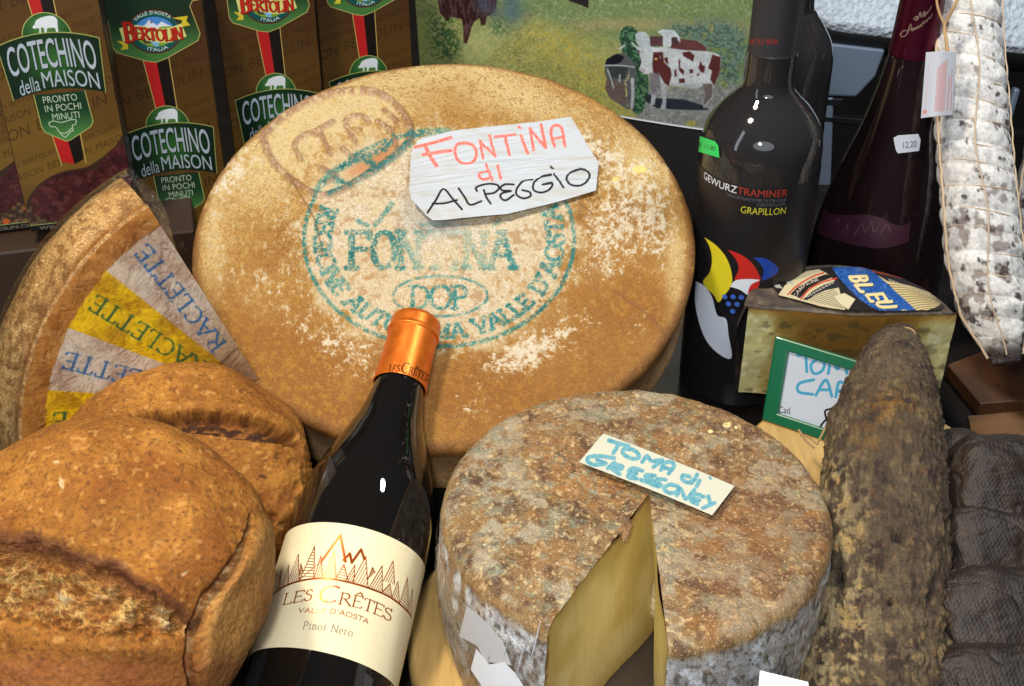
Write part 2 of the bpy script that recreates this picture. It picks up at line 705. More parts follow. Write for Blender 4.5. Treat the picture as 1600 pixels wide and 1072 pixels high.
# ================================================================== setting: counter and back wall
m = Mat('polished_black_counter')
sp = m.voro(900, rnd=1.0)
cell = m.voro(900, out='Color')
spk = m.math('MULTIPLY', m.ramp(sp, [(.10, 1.0), (.22, 0.0)]), m.math('GREATER_THAN', cell, .86))
dust = m.noise(26, 5)
base = m.mix(spk, lin((.115, .10, .09)), lin((.42, .38, .34)))
base = m.mix(m.ramp(dust, [(.45, 0.0), (.8, .35)]), base, lin((.20, .17, .15)))
COUNTER = m.set(base=base, rough=m.ramp(dust, [(.3, .12), (.7, .30)]), spec=.5)
structure(prism('counter', [(-1.6, -.1, -.03), (1.9, -.1, -.03), (1.9, 1.20, -.03), (.27, 1.20, -.03), (.27, 2.0, -.03), (-1.6, 2.0, -.03)], A(0, 0, .03), COUNTER))
FLOORM = Mat('dark_shop_floor')
FLOORM = FLOORM.set(base=FLOORM.ramp(FLOORM.noise(9, 4), [(.3, lin((.09, .085, .085))), (.7, lin((.13, .125, .12)))]), rough=.5)
structure(raw_mesh('floor', [(-1.6, -.1, -.8), (2.6, -.1, -.8), (2.6, 2.8, -.8), (-1.6, 2.8, -.8)], [(0, 1, 2, 3)], FLOORM))
WALLM = Mat('dark_back_wall')
WALLM = WALLM.set(base=WALLM.ramp(WALLM.noise(5, 4), [(.3, lin((.10, .085, .08))), (.7, lin((.15, .13, .12)))]), rough=.6)
structure(raw_mesh('back_wall', [(-1.6, 2.8, -.8), (2.6, 2.8, -.8), (2.6, 2.8, 1.6), (-1.6, 2.8, 1.6)], [(0, 1, 2, 3)], WALLM))

# ================================================================== big tilted cheese wheel
FT = 0.3586
FC = A(-0.0492, 0.8140, 0.1572)
FN = A(0, -math.sin(FT), math.cos(FT))
FE1, FE2 = A(1, 0, 0), A(0, math.cos(FT), math.sin(FT))
FR = 0.1818


def make_fontina():
    root = thing('cheese_round', FC - FN * .06, 'large golden brown cheese wheel with a round teal ink stamp, tilted up at the back', 'cheese wheel')
    nt, nr = 1100, 300
    th = np.linspace(0, 2 * math.pi, nt, endpoint=False)
    rr = (FR - .006) * (np.linspace(0.0, 1, nr) ** 0.8)
    ring = [(r, 0.0) for r in rr]
    for k in range(1, 9):
        a = k / 8 * math.pi / 2
        ring.append((FR - .006 + .006 * math.sin(a), -.006 + .006 * math.cos(a)))
    for k in range(1, 5):
        ring.append((FR - .0002 * k, -.006 - k * .0015))
    ring = np.array(ring)
    P = FC + ring[:, :1, None] * (np.cos(th)[None, :, None] * FE1 + np.sin(th)[None, :, None] * FE2) + ring[:, 1:, None] * FN
    wob = 1 + .007 * (fbm(np.stack([np.cos(th), np.sin(th), 0 * th], -1), 2.2, 3, 5) - .5)
    P = FC + (P - FC) * wob[None, :, None]
    u, v = proj(P)
    Q = xy0(u, v)
    # --- print and marks, drawn in flat coordinates on the face
    S = Sheet(285, 80, 1100, 720, 2.0)
    ink = S.zero()
    cx, cy, ax, ay = 686, 374, 211, 168
    tt = np.radians(np.linspace(0, 360, 160))
    S.stroke(np.stack([cx + ax * np.cos(tt), cy + ay * np.sin(tt)], 1), 6.0, ink, 3)
    path = [(cx + .925 * ax * math.cos(math.radians(a)), cy + .925 * ay * math.sin(math.radians(a))) for a in range(200, -27, -10)]
    text_path(S, "REGIONE AUTONOMA VALLE D'AOSTA", path, 26, lambda p, t: (A(cx, cy) - p) / np.linalg.norm(A(cx, cy) - p) * (np.linalg.norm(A(cx, cy) - p) / (.925 * ax)) ** .8,
              ink, thick=.25, thin=.19, serif=.11, soft=2)
    x = 541
    for ch, w in (('F', 46), ('O', 44), ('N', 46), ('T', 44), ('I', 22), ('N', 46), ('A', 48)):
        gw = GLYPH[ch][0]
        letter(S, ch, (x, 419), (w * .82 / gw, 0), (0, -56), ink, thick=.19, thin=.13, serif=.12, soft=2)
        x += w * .82 + 3.3
    S.stroke([(cx + 2 + 74 * math.cos(a), 463 + 31 * math.sin(a)) for a in tt], 3.4, ink, 3)
    for ch, x in (('D', 640), ('O', 672), ('P', 706)):
        letter(S, ch, (x, 482), (40, 0), (0, -34), ink, thick=.20, thin=.12, serif=.13, soft=2)
    for st in ([(585, 352), (600, 335), (612, 318)], [(560, 345), (574, 352)], [(772, 352), (780, 345)], [(660, 352), (700, 350)]):
        S.stroke(st, 7, ink, 4)
    # impressed plaque, upper left
    plq = [(410, 216), (440, 185), (485, 158), (540, 143), (590, 146), (625, 172), (642, 210), (618, 243), (575, 272), (520, 303), (485, 300), (450, 277), (425, 250), (410, 216)]
    plq_s = smooth_path(plq, 6)
    ridge = S.stroke(plq_s, 9, None, 6)
    for st in ([(470, 250), (460, 225), (480, 208), (500, 212)], [(515, 240), (500, 205)], [(492, 205), (520, 190)], [(555, 222), (540, 190), (562, 180), (575, 190)], [(545, 205), (560, 202)],
               [(500, 262), (525, 275), (512, 284)], [(590, 190), (612, 208), (620, 232)], [(600, 172), (620, 190)], [(535, 232), (552, 246)]):
        S.stroke(smooth_path(st, 4), 6, ridge, 6)
    inside = S.poly(plq_s, soft=6)
    for st in ([(492, 300), (520, 268), (560, 248), (600, 232)], [(515, 302), (560, 280), (600, 256), (638, 226)], [(560, 240), (590, 262)], [(520, 278), (545, 290)], [(640, 215), (660, 207), (700, 205)],
               [(575, 243), (610, 222)], [(606, 250), (640, 222)]):
        S.stroke(smooth_path(st, 4), 10, ink, 6)
    inkv = S.sample(ink, u, v)
    g1 = fbm(Q, .16, 3, 11)
    g2 = fbm(Q, .5, 2, 17)
    # --- rind colour
    n1 = fbm(Q, .012, 4, 1)
    n2 = fbm(Q, .05, 4, 2)
    n3 = fbm(Q, .14, 5, 3, .62)
    n4 = fbm(Q, .38, 4, 4, .6)
    rot = np.stack([u * .94 + v * .34, (v * .94 - u * .34) * 2.6, 0 * u], -1)
    st = fbm(rot, .07, 5, 6, .65)
    grain = .5 + 1.75 * (n3 * .38 + n4 * .32 + st * .30 - .5)
    fine = .5 + 1.8 * (fbm(Q, .62, 3, 12, .6) - .5)
    low = sm(430, 640, v)
    col = np.zeros(P.shape) + A(.635, .46, .205)
    col = mixc(col, (.565, .385, .15), low * .85)
    col = mixc(col, (.45, .27, .07), sm(.44, .64, n1 * .3 + n2 * .2 + grain * .5) * .9)
    col = mixc(col, (.40, .235, .06), sm(.54, .72, fine * .55 + grain * .45) * .65)
    col = mixc(col, (.72, .53, .21), sm(.45, .62, grain) * .75)
    tan = blobs(u, v, [(600, 150, 200, 60, -12, .7), (420, 260, 80, 130, 35, .65), (830, 160, 150, 45, 18, .6), (1000, 260, 70, 90, 50, .6), (390, 470, 60, 80, 30, .35), (560, 560, 90, 60, 20, .25), (1055, 420, 25, 110, 0, .7), (330, 400, 26, 120, 0, .5)])
    col = mixc(col, (.80, .71, .50), sm(.42, .88, tan * .75 + grain * .62) * .95)
    col = mixc(col, (.47, .30, .10), sm(.52, .68, grain * .6 + fine * .4) * .6)
    rs = np.hypot((u - cx) / ax, (v - cy) / ay)
    pale = sm(1.14, .92, rs + (n2 - .5) * .3 + (grain - .5) * .5)
    pal = np.zeros(P.shape) + A(.80, .74, .61)
    pal = mixc(pal, (.84, .81, .74), sm(.44, .60, grain))
    pal = mixc(pal, (.66, .55, .40), sm(.50, .70, fine) * .6)
    pal = mixc(pal, (.64, .50, .34), sm(.52, .64, n3 * .6 + n2 * .4) * .75)
    pal = mixc(pal, (.70, .55, .33), np.clip(blobs(u, v, [(800, 440, 40, 24, 0, .7), (560, 430, 50, 40, 0, .4), (640, 470, 50, 40, 0, .3)]), 0, 1) * sm(.4, .6, n3))
    col = col * (1 - pale[..., None] * .93) + pal * pale[..., None] * .93
    fl = blobs(u, v, [(930, 240, 70, 30, 25, .75), (985, 300, 55, 70, 20, .75), (950, 370, 70, 55, 10, .85), (1030, 360, 30, 75, 0, .8), (860, 530, 105, 34, -22, 1.0), (800, 565, 60, 32, -20, .7),
                      (740, 640, 44, 30, 0, .75), (935, 430, 36, 30, 0, .6), (1000, 520, 30, 34, 0, .55), (560, 565, 55, 45, 30, .6), (515, 500, 40, 60, -30, .65), (420, 445, 60, 60, 0, .7), (355, 290, 40, 50, 0, .65),
                      (470, 520, 60, 25, 30, .5), (620, 545, 60, 22, 10, .7), (560, 190, 60, 30, 0, .4), (820, 215, 100, 20, 8, .5), (880, 200, 60, 34, 20, .5), (370, 250, 40, 40, -40, .6), (450, 330, 30, 80, -20, .55), (340, 400, 24, 90, 0, .5)])
    flake = sm(.47, .90, fl * .62 + (n3 - .5) * 1.25 + (fine - .5) * .45 + (n4 - .5) * .6 + .05)
    col = mixc(col, (.86, .83, .76), flake * .82)
    warm = blobs(u, v, [(950, 500, 90, 70, 0, .8), (760, 620, 170, 60, 0, .8), (460, 570, 100, 70, 30, 1.0), (700, 150, 60, 30, 0, .35), (350, 520, 34, 80, -10, .8), (1000, 440, 40, 60, 0, .4), (500, 640, 120, 40, 30, .9)])
    col = mixc(col, (.53, .33, .085), np.clip(warm * (.45 + n2), 0, .72) * (1 - flake) * (1 - pale * .7))
    col = mixc(col, (.66, .47, .13), np.clip(warm, 0, 1) * sm(.50, .62, grain) * .6 * (1 - flake) * (1 - pale * .7))
    yel = sm(.5, .75, blobs(u, v, [(1000, 266, 15, 8, 0, 1.0), (962, 280, 9, 6, 0, .9)]) * (0.6 + g1 * .7))
    col = mixc(col, (.86, .78, .45), yel)
    iv = S.sample(inside, u, v)
    rg = S.sample(ridge, u, v)
    col = mixc(col, (.80, .72, .55), iv * sm(.42, .60, grain) * .7)
    col = mixc(col, (.55, .38, .28), rg * sm(.28, .55, g1 + .05) * .75)
    col = mixc(col, (.80, .73, .66), rg * sm(.55, .68, n4) * .6)
    col = mixc(col, (.70, .42, .22), iv * blobs(u, v, [(600, 240, 30, 12, -40, .8), (560, 262, 25, 12, -35, .6)]))
    blue = blobs(u, v, [(690, 352, 40, 20, 0, .8), (640, 330, 20, 40, 0, .35)]) * pale
    col = mixc(col, (.58, .68, .78), blue * .55)
    wear = sm(.36, .52, g2 * .35 + n4 * .65) * (.62 + .38 * sm(.35, .55, n2))
    worn = 1 - .95 * np.clip(blobs(u, v, [(690, 395, 52, 34, 0, 1.2), (725, 330, 80, 40, 0, .9), (760, 395, 14, 22, 0, .5)]), 0, 1)
    dark = blobs(u, v, [(560, 390, 50, 40, 0, .5), (570, 260, 80, 50, 0, .6), (860, 480, 60, 60, 0, .5)])
    inkc = np.zeros(P.shape) + A(.10, .46, .46)
    inkc = mixc(inkc, (.02, .36, .37), np.clip(dark * 1.3 + (g1 - .45) * 1.5 + .15, 0, 1))
    col = col * (1 - (inkv * wear * worn)[..., None] * .95) + inkc * (inkv * wear * worn)[..., None] * .95
    # rim: darker worn crust edge
    rn = np.repeat(ring[:, :1] / FR, nt, 1)
    rim = sm(.955, .985, rn)
    col = mixc(col, (.47, .30, .13), rim * sm(.35, .6, n2 + .1) * .75)
    # scratches
    for ln in ([(450, 275), (490, 340), (505, 400)], [(960, 455), (1020, 500), (1050, 540)], [(905, 318), (925, 334)]):
        d = dist_path(u, v, smooth_path(ln, 5))
        col = mixc(col, (.40, .27, .14), sm(2.2, .6, d) * .55)
    h = (n2 - .5) * .0016 + (n3 - .5) * .0009 + rg * .0030 + flake * .0004 - (iv * .0006) + (n1 - .5) * .002
    P = P + h[..., None] * FN
    M = Mat('cheese_rind')
    c = M.attr('col')
    f = M.noise(900, 4, .7)
    c2 = M.mix(M.ramp(f, [(.35, .35), (.7, 0.0)]), c, M.mix(.5, c, lin((.40, .24, .08)), 'MULTIPLY'))
    c3 = M.mix(M.ramp(M.noise(1300, 2, .6), [(.62, 0.0), (.72, .35)]), c2, lin((.85, .78, .66)))
    bh = M.math('ADD', M.noise(420, 5, .65), M.math('MULTIPLY', f, .5))
    M.set(base=c3, rough=.62, spec=.35, normal=M.bump(bh, .8, .0013))
    grid('rind_face', P, M.m, root, {'col': col}, wrap=True)
    # side and underside
    prof = [(FR - .0002 * 4, -.012), (FR - .0028, -.022), (FR - .004, -.032), (FR - .0032, -.042), (FR - .0015, -.052), (FR - .004, -.0585), (FR - .012, -.06), (0.001, -.06)]
    prof = np.concatenate([smooth_path(prof[:-2], 5), np.array(prof[-2:])])
    P2 = FC + prof[:, :1, None] * (np.cos(th)[None, ::4, None] * FE1 + np.sin(th)[None, ::4, None] * FE2) + prof[:, 1:, None] * FN
    P2 = FC + (P2 - FC) * wob[None, ::4, None]
    M2 = Mat('cheese_rind_side')
    k = M2.noise(60, 5, .6)
    M2.set(base=M2.mix(M2.ramp(M2.noise(500, 3), [(.4, 0.0), (.65, .6)]), M2.ramp(k, [(.3, lin((.40, .26, .12))), (.7, lin((.58, .44, .26)))]), lin((.66, .56, .42))), rough=.75,
           normal=M2.bump(M2.noise(400, 5), .5, .001))
    grid('rind_side', P2, M2.m, root, wrap=True)


make_fontina()

# dark wedge shaped riser that carries the wheel
RISER = plain('black_riser', (.09, .08, .075), .55)


def make_riser():
    # under the wheel: top face parallel to the wheel's underside
    cb = FC - FN * .0605
    hx = .13
    y0, y1 = -.165, .165
    tp = [cb + FE2 * y0, cb + FE2 * y1]
    V = []
    for x in (-hx, hx):
        for p in tp:
            V.append(p + A(x, 0, 0))
        V.append(A(tp[1][0] + x, tp[1][1], .002))
        V.append(A(tp[0][0] + x, tp[0][1], .002))
    f = [(0, 1, 2, 3), (7, 6, 5, 4), (0, 4, 5, 1), (1, 5, 6, 2), (2, 6, 7, 3), (3, 7, 4, 0)]
    o = raw_mesh('display_riser', V, f, RISER, None, A(cb[0], cb[1], 0), smooth=False)
    tag(o, 'black sloping display riser carrying the large cheese wheel', 'riser')


make_riser()

# ================================================================== handwritten paper sign on the big wheel


def sheet_on_plane(name, outline, S, p0, n, lift, mat, parent, step, attrs=None, thick=.0004):
    """paper cut to an outline (sheet px), lying on plane p0,n; lift(u,v) metres above it"""
    P = np.asarray(outline, float)
    lo, hi = P.min(0), P.max(0)
    us = np.arange(lo[0] - step, hi[0] + 2 * step, step)
    vs = np.arange(lo[1] - step, hi[1] + 2 * step, step)
    U, V = np.meshgrid(us, vs)
    # pull nodes near the cut onto it
    sd = np.full(U.shape, 1e9)
    NX, NY = np.zeros(U.shape), np.zeros(U.shape)
    ins = np.zeros(U.shape, bool)
    for k in range(len(P)):
        a, b = P[k], P[(k + 1) % len(P)]
        d = b - a
        t = np.clip(((U - a[0]) * d[0] + (V - a[1]) * d[1]) / max(d @ d, 1e-9), 0, 1)
        qx, qy = a[0] + t * d[0], a[1] + t * d[1]
        dd = np.hypot(U - qx, V - qy)
        better = dd < sd
        sd = np.where(better, dd, sd)
        NX, NY = np.where(better, qx, NX), np.where(better, qy, NY)
        if a[1] != b[1]:
            c = (a[1] > V) != (b[1] > V)
            ins ^= c & (U < (b[0] - a[0]) * (V - a[1]) / (b[1] - a[1]) + a[0])
    keep = ins | (sd < step * .71)
    mv = ~ins & keep
    U = np.where(mv, NX, U)
    V = np.where(mv, NY, V)
    X = on_plane(U, V, p0, n) + lift(U, V)[..., None] * n
    at_ = {'col': S.sample(S.rgb, U, V)}
    for k, a in (attrs or {}).items():
        at_[k] = S.sample(a, U, V)
    return grid(name, X, mat, parent, at_, keep=keep, flip=True)


def crop(pts, ox, oy, s):
    return [(ox + a / s, oy + b / s) for a, b in pts]


def make_wheel_sign():
    c0 = lambda pts: crop(pts, 640, 180, 5.161)
    S = Sheet(630, 170, 950, 370, 4.0, (.72, .735, .75))
    Q = xy0(S.X, S.Y)
    S.paint(sm(.5, .75, fbm(Q * A(.25, 1, 1), .12, 3, 4)), (.69, .68, .64), .6)
    red = S.zero()
    for w, st in ((26, [(50, 280), (180, 255), (335, 215)]), (29, [(130, 280), (170, 360), (220, 440)]), (24, [(110, 345), (220, 330), (335, 318)]),
                  (23, [(455, 258), (385, 272), (368, 330), (395, 400), (460, 428), (522, 400), (540, 330), (510, 275), (445, 258)]),
                  (20, [(570, 240), (580, 310), (595, 380)]), (20, [(570, 245), (690, 360)]), (20, [(692, 360), (668, 280), (645, 195)]),
                  (22, [(690, 205), (780, 192), (850, 178)]), (24, [(768, 195), (788, 270), (805, 345)]), (25, [(900, 185), (925, 260), (952, 325)]), (18, [(878, 112), (893, 124)]),
                  (22, [(970, 122), (985, 210), (1000, 295)]), (22, [(970, 125), (1095, 275)]), (25, [(1098, 275), (1078, 180), (1060, 90)]),
                  (24, [(1168, 265), (1140, 165), (1150, 110), (1190, 95), (1228, 125), (1252, 262)]), (22, [(1160, 205), (1238, 188)]),
                  (22, [(645, 498), (585, 505), (562, 538), (600, 562), (662, 540)]), (20, [(618, 432), (640, 500), (668, 565)]), (22, [(710, 440), (735, 550)])):
        S.stroke(c0(smooth_path(st, 5)), w / 5.161, red)
    br = fbm(Q * A(1, 1, 1), .9, 2, 9)
    S.paint(red, (.86, .36, .30), .93)
    S.paint(red * sm(.50, .68, br), (.93, .62, .58), .8)
    blk = S.zero()
    for st in ([(150, 855), (215, 745), (275, 640), (350, 730), (425, 820)], [(190, 775), (290, 765), (385, 742)], [(398, 640), (445, 715), (490, 782), (580, 752)],
               [(600, 655), (622, 720), (655, 770)], [(545, 665), (540, 632), (620, 602), (700, 606), (722, 635), (680, 678), (610, 690)],
               [(840, 600), (770, 602), (735, 628), (750, 655), (818, 656), (745, 680), (735, 715), (775, 738), (840, 690)],
               [(990, 550), (920, 565), (868, 628), (862, 685), (915, 715), (972, 695), (968, 660), (908, 645)],
               [(1140, 500), (1060, 522), (1002, 580), (1000, 640), (1060, 660), (1125, 632), (1150, 580), (1072, 590)], [(1165, 495), (1240, 612)], [(1138, 435), (1155, 446)],
               [(1382, 450), (1295, 480), (1264, 540), (1300, 588), (1372, 596), (1430, 560), (1450, 505), (1420, 462), (1375, 451)]):
        S.stroke(c0(smooth_path(st, 5) if len(st) > 2 else st), 17 / 5.161, blk)
    S.paint(blk, (.10, .09, .09), .96)
    out = c0([(100, 205), (700, 116), (1300, 25), (1340, 90), (1430, 250), (1525, 400), (1500, 640), (1140, 747), (780, 850), (480, 885), (190, 912), (140, 880), (75, 810), (20, 750), (2, 640), (10, 330), (40, 270)])
    # creases run along the long direction of the paper
    d = A(1300 - 100, 25 - 205) / 1213.0
    rng = random.Random(3)
    cre = [(rng.uniform(215, 330), rng.uniform(-9, 9) / 100, rng.uniform(.9, 2.4), rng.uniform(-.0008, .0010), rng.uniform(660, 900), rng.uniform(50, 160)) for _ in range(34)]

    def lift(u, v):
        y = v - (u - 640) * (d[1] / d[0]) - 0.0
        h = .0028 + .0035 * sm(270, 355, y) + .004 * sm(700, 640, u) * sm(250, 330, v) + .002 * np.sin((u - 640) / 55.0)
        for (y0, sl, w, a, xc, xw) in cre:
            q = (y - y0 - sl * (u - 780)) / w
            h = h + a * np.exp(-q * q) * np.exp(-((u - xc) / xw) ** 2)
        return np.maximum(h, .0018)
    root = thing('paper_sign', on_plane(np.array(785.), np.array(275.), FC, FN), 'creased white paper sign hand lettered in red and black on the large wheel', 'sign')
    M = Mat('laminated_paper')
    cn = M.noise(60, 4, .6, M.scaled((.16, 1.3, 1.3), (0, 0, -.15)))
    M.set(base=M.attr('col'), rough=.35, coat=1.0, coat_rough=.05, spec=.4, coat_n=M.bump(cn, .5, .004))
    sheet_on_plane('card', out, S, FC, FN, lift, M.m, root, .75)


make_wheel_sign()

def film_material(name, k):
    FILMM = Mat(name)
    _tr = FILMM.n('ShaderNodeBsdfTransparent')
    _gl = FILMM.n('ShaderNodeBsdfGlossy')
    _gl.inputs['Roughness'].default_value = .05
    _gl.inputs['Color'].default_value = (1, 1, 1, 1)
    _bm = FILMM.bump(FILMM.math('ADD', FILMM.math('ABSOLUTE', FILMM.math('SUBTRACT', FILMM.noise(55, 4, .6, None, 1.2), .5)), FILMM.math('MULTIPLY', FILMM.math('ABSOLUTE', FILMM.math('SUBTRACT', FILMM.noise(190, 3, .6, None, .8), .5)), .45)), 1.0, .006)
    FILMM.link(_bm, _gl.inputs['Normal'])
    _fr = FILMM.n('ShaderNodeFresnel')
    _fr.inputs['IOR'].default_value = 1.45
    FILMM.link(_bm, _fr.inputs['Normal'])
    _mx = FILMM.n('ShaderNodeMixShader')
    FILMM.link(FILMM.math('MULTIPLY', FILMM.math('SUBTRACT', _fr.outputs[0], .025), k, True), _mx.inputs[0])
    FILMM.link(_tr.outputs[0], _mx.inputs[1])
    FILMM.link(_gl.outputs[0], _mx.inputs[2])
    FILMM.link(_mx.outputs[0], FILMM.o.inputs['Surface'])
    return FILMM.m


FILM = film_material('clear_plastic_film', .85)
THINFILM = film_material('thin_cling_film', .30)




# ================================================================== round board and the cut cheese on it
TT = 0.00534
TC = A(0.06946, 0.54740, 0.13398)
TN = A(0, -math.sin(TT), math.cos(TT))
TE1, TE2 = A(1, 0, 0), A(0, math.cos(TT), math.sin(TT))
TR = 0.1088
TH = 0.106


def wood(name, a, b, rough=.5, scale=(1, 1, 1)):
    W = Mat(name)
    v = W.scaled(scale)
    k = W.noise(22, 6, .6, v, .6)
    f = W.noise(240, 3, .6, v)
    W.set(base=W.mix(W.ramp(f, [(.4, 0.0), (.7, .35)]), W.ramp(k, [(.3, lin(a)), (.7, lin(b))]), lin(np.asarray(a) * .7)), rough=rough, normal=W.bump(f, .15, .0005))
    return W.m


PALEWOOD = wood('pale_wood', (.70, .55, .30), (.80, .66, .40), .5, (1, .12, 1))


def disc_board(name, c, r, h, label, mat, groove=True):
    prof = [(0.0005, 0), (r - .003, 0), (r, .003), (r + .0006, h * .5), (r, h - .003), (r - .003, h), (r - .006, h), (.0005, h)]
    o = lathe(name, c, A(0, 0, 1), prof, mat, None, 128, origin=c)
    for p in o.data.polygons:
        p.use_smooth = abs(p.normal.z) < .9
    tag(o, label, 'board')
    return o


disc_board('round_board', A(TC[0] - .012, TC[1] + .004, 0.001), .121, .0255, 'pale round wooden board under the cut grey cheese', PALEWOOD)


def px_top(u, v):
    return on_plane(np.array(float(u)), np.array(float(v)), TC, TN)


def make_toma():
    root = thing('cut_cheese', TC - TN * TH, 'mottled brown and grey cheese wheel with a wedge cut out of its front', 'cheese wheel')
    ap = px_top(1014, 772)
    aL, aR = px_top(892, 932), px_top(1040, 975)
    o2 = lambda p: A((p - ap) @ TE1, (p - ap) @ TE2)
    angL = math.atan2(o2(aL)[1], o2(aL)[0])
    angR = math.atan2(o2(aR)[1], o2(aR)[0])
    apo = A((ap - TC) @ TE1, (ap - TC) @ TE2)

    def edge_r(th, R):
        # distance from the cut's point to the circle of radius R about the centre
        dx, dy = np.cos(th), np.sin(th)
        b = apo[0] * dx + apo[1] * dy
        return -b + np.sqrt(np.maximum(b * b - (apo @ apo - R * R), 0))
    if angL > angR:
        angL -= 2 * math.pi
    th = np.linspace(angR, angL + 2 * math.pi, 760)     # round the back, from the right face of the cut to the left face
    # profile in (fraction of R, z)
    prof = [(f, 0.0) for f in np.linspace(.002, .925, 210)]
    for k in range(1, 9):
        a = k / 8 * math.pi / 2 * .92
        prof.append((.925 + .075 * math.sin(a), -.0085 * (1 - math.cos(a))))
    side = smooth_path([(1.0, -.010), (1.018, -.028), (1.026, -.052), (1.015, -.078), (.99, -.097), (.94, -TH), (.6, -TH)], 9)
    prof = np.array(prof + [tuple(q) for q in side])
    E = edge_r(th, TR)
    E2 = edge_r(th, TR * 1.0)
    P = ap + (prof[:, :1] * E[None, :])[..., None] * (np.cos(th)[None, :, None] * TE1 + np.sin(th)[None, :, None] * TE2) + prof[:, 1:, None] * TN
    top = (prof[:, 1] > -.0086)[:, None] & np.ones((1, len(th)), bool)
    n1, n2, n3 = fbm(P, 30, 4, 21), fbm(P, 140, 4, 22), fbm(P, 500, 3, 23)
    # gentle sinking and wobble
    h = (n1 - .5) * .004 + (n2 - .5) * .0024 + (n3 - .5) * .0012
    rad = np.cos(th)[None, :, None] * TE1 + np.sin(th)[None, :, None] * TE2
    w_side = sm(.93, 1.0, np.minimum(prof[:, 0], 1.0))[:, None]
    w_side = np.where((prof[:, 1] < -.09)[:, None], 0, w_side)
    P = P + (h * (1 - w_side) * (prof[:, 1] > -.05)[:, None])[..., None] * TN + (h * w_side)[..., None] * rad
    u, v = proj(P)
    # top crust colour
    g = fbm(P, 260, 4, 31)
    col = np.zeros(P.shape) + A(.52, .40, .25)
    col = mixc(col, (.33, .23, .15), sm(.48, .62, n2))
    col = mixc(col, (.56, .42, .23), sm(.50, .66, fbm(P, 55, 4, 33)) * .8)
    col = mixc(col, (.64, .60, .50), sm(.48, .62, fbm(P, 75, 5, 35)) * .9)
    col = mixc(col, (.48, .50, .42), sm(.55, .66, fbm(P, 110, 4, 37)) * .65)
    col = mixc(col, (.60, .39, .17), sm(.60, .72, fbm(P, 90, 4, 39)) * .5)
    col = mixc(col, (.30, .20, .11), sm(.60, .70, g) * .5)
    fleck = sm(.63, .70, fbm(P, 420, 2, 41))
    col = mixc(col, (.80, .70, .50), fleck * .75)
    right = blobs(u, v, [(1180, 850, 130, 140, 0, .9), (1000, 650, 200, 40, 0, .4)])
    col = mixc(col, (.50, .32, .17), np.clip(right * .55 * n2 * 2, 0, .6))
    left = blobs(u, v, [(760, 720, 70, 120, 30, .9)])
    col = mixc(col, (.62, .58, .50), np.clip(left, 0, 1) * sm(.42, .6, g) * .7)
    oran = blobs(u, v, [(880, 720, 90, 50, 25, .9), (870, 880, 60, 40, 0, .6), (745, 850, 16, 10, 0, 1.2), (1190, 660, 40, 14, 20, .5), (960, 760, 50, 30, 0, .8)])
    col = mixc(col, (.63, .41, .19), np.clip(oran, 0, 1) * sm(.42, .62, n3 + .05) * .65)
    yb = blobs(u, v, [(1136, 664, 8, 5, 0, 1.3), (1110, 674, 6, 4, 0, 1.1), (1150, 668, 4, 3, 0, 1)])
    col = mixc(col, (.88, .82, .55), sm(.5, .8, yb))
    # side: grey mould
    sc = np.zeros(P.shape) + A(.70, .69, .67)
    sc = mixc(sc, (.85, .86, .86), sm(.45, .62, fbm(P * A(1, 1, .6), 160, 4, 43)))
    sc = mixc(sc, (.36, .31, .26), sm(.54, .66, fbm(P, 330, 3, 45)) * .8)
    brown = blobs(u, v, [(720, 920, 26, 110, -8, .8), (760, 1060, 60, 40, 0, .7), (690, 860, 12, 60, 0, .3), (800, 900, 120, 18, 22, .5), (1180, 960, 160, 12, -18, .7)])
    sc = mixc(sc, (.52, .35, .18), np.clip(brown, 0, 1) * sm(.38, .6, n2 + .05))
    zz = prof[:, 1][:, None] + (n2 - .5) * .010
    sidek = sm(-.004, -.012, zz)
    col = col * (1 - sidek[..., None]) + sc * sidek[..., None]
    rimk = np.exp(-((prof[:, 0] - 1.0) / .03)[:, None] ** 2) * np.exp(-((zz + .006) / .004) ** 2)
    col = mixc(col, (.66, .50, .28), rimk * .6)
    M = Mat('mottled_rind')
    c = M.attr('col')
    pits = M.voro(430)
    cell = M.voro(430, out='Color')
    dots = M.math('MULTIPLY', M.ramp(pits, [(.22, 1.0), (.36, 0.0)]), M.math('GREATER_THAN', cell, .62))
    ringd = M.math('MULTIPLY', M.ramp(pits, [(.24, 0.0), (.34, 1.0), (.44, 0.0)]), M.math('GREATER_THAN', cell, .62))
    c = M.mix(M.math('MULTIPLY', dots, .62), c, lin((.80, .66, .45)))
    c = M.mix(M.math('MULTIPLY', ringd, .45), c, lin((.26, .16, .08)))
    f = M.noise(800, 5, .7)
    c = M.mix(M.ramp(f, [(.34, .55), (.52, 0.0)]), c, lin((.20, .14, .09)))
    c = M.mix(M.ramp(M.noise(620, 4, .7), [(.58, 0.0), (.70, .6)]), c, lin((.82, .77, .66)))
    bh = M.math('ADD', f, M.math('MULTIPLY', dots, .6))
    M.set(base=c, rough=.62, spec=.4, normal=M.bump(bh, .65, .0012))
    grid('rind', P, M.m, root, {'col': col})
    # the two faces of the cut
    MP = Mat('cheese_paste')
    pc = MP.attr('col')
    sp = MP.noise(160, 4, .6, MP.scaled((1, 1, .3)))
    MP.set(base=MP.mix(MP.ramp(sp, [(.4, 0.0), (.75, .35)]), pc, lin((.80, .70, .42))), rough=.42, spec=.45, coat=.35, coat_rough=.15, sss=.12, sss_r=(.01, .006, .002), sss_s=.3,
           normal=MP.bump(MP.noise(260, 5, .65, MP.scaled((1, 1, .12), (0, .25, 0))), .35, .0012))
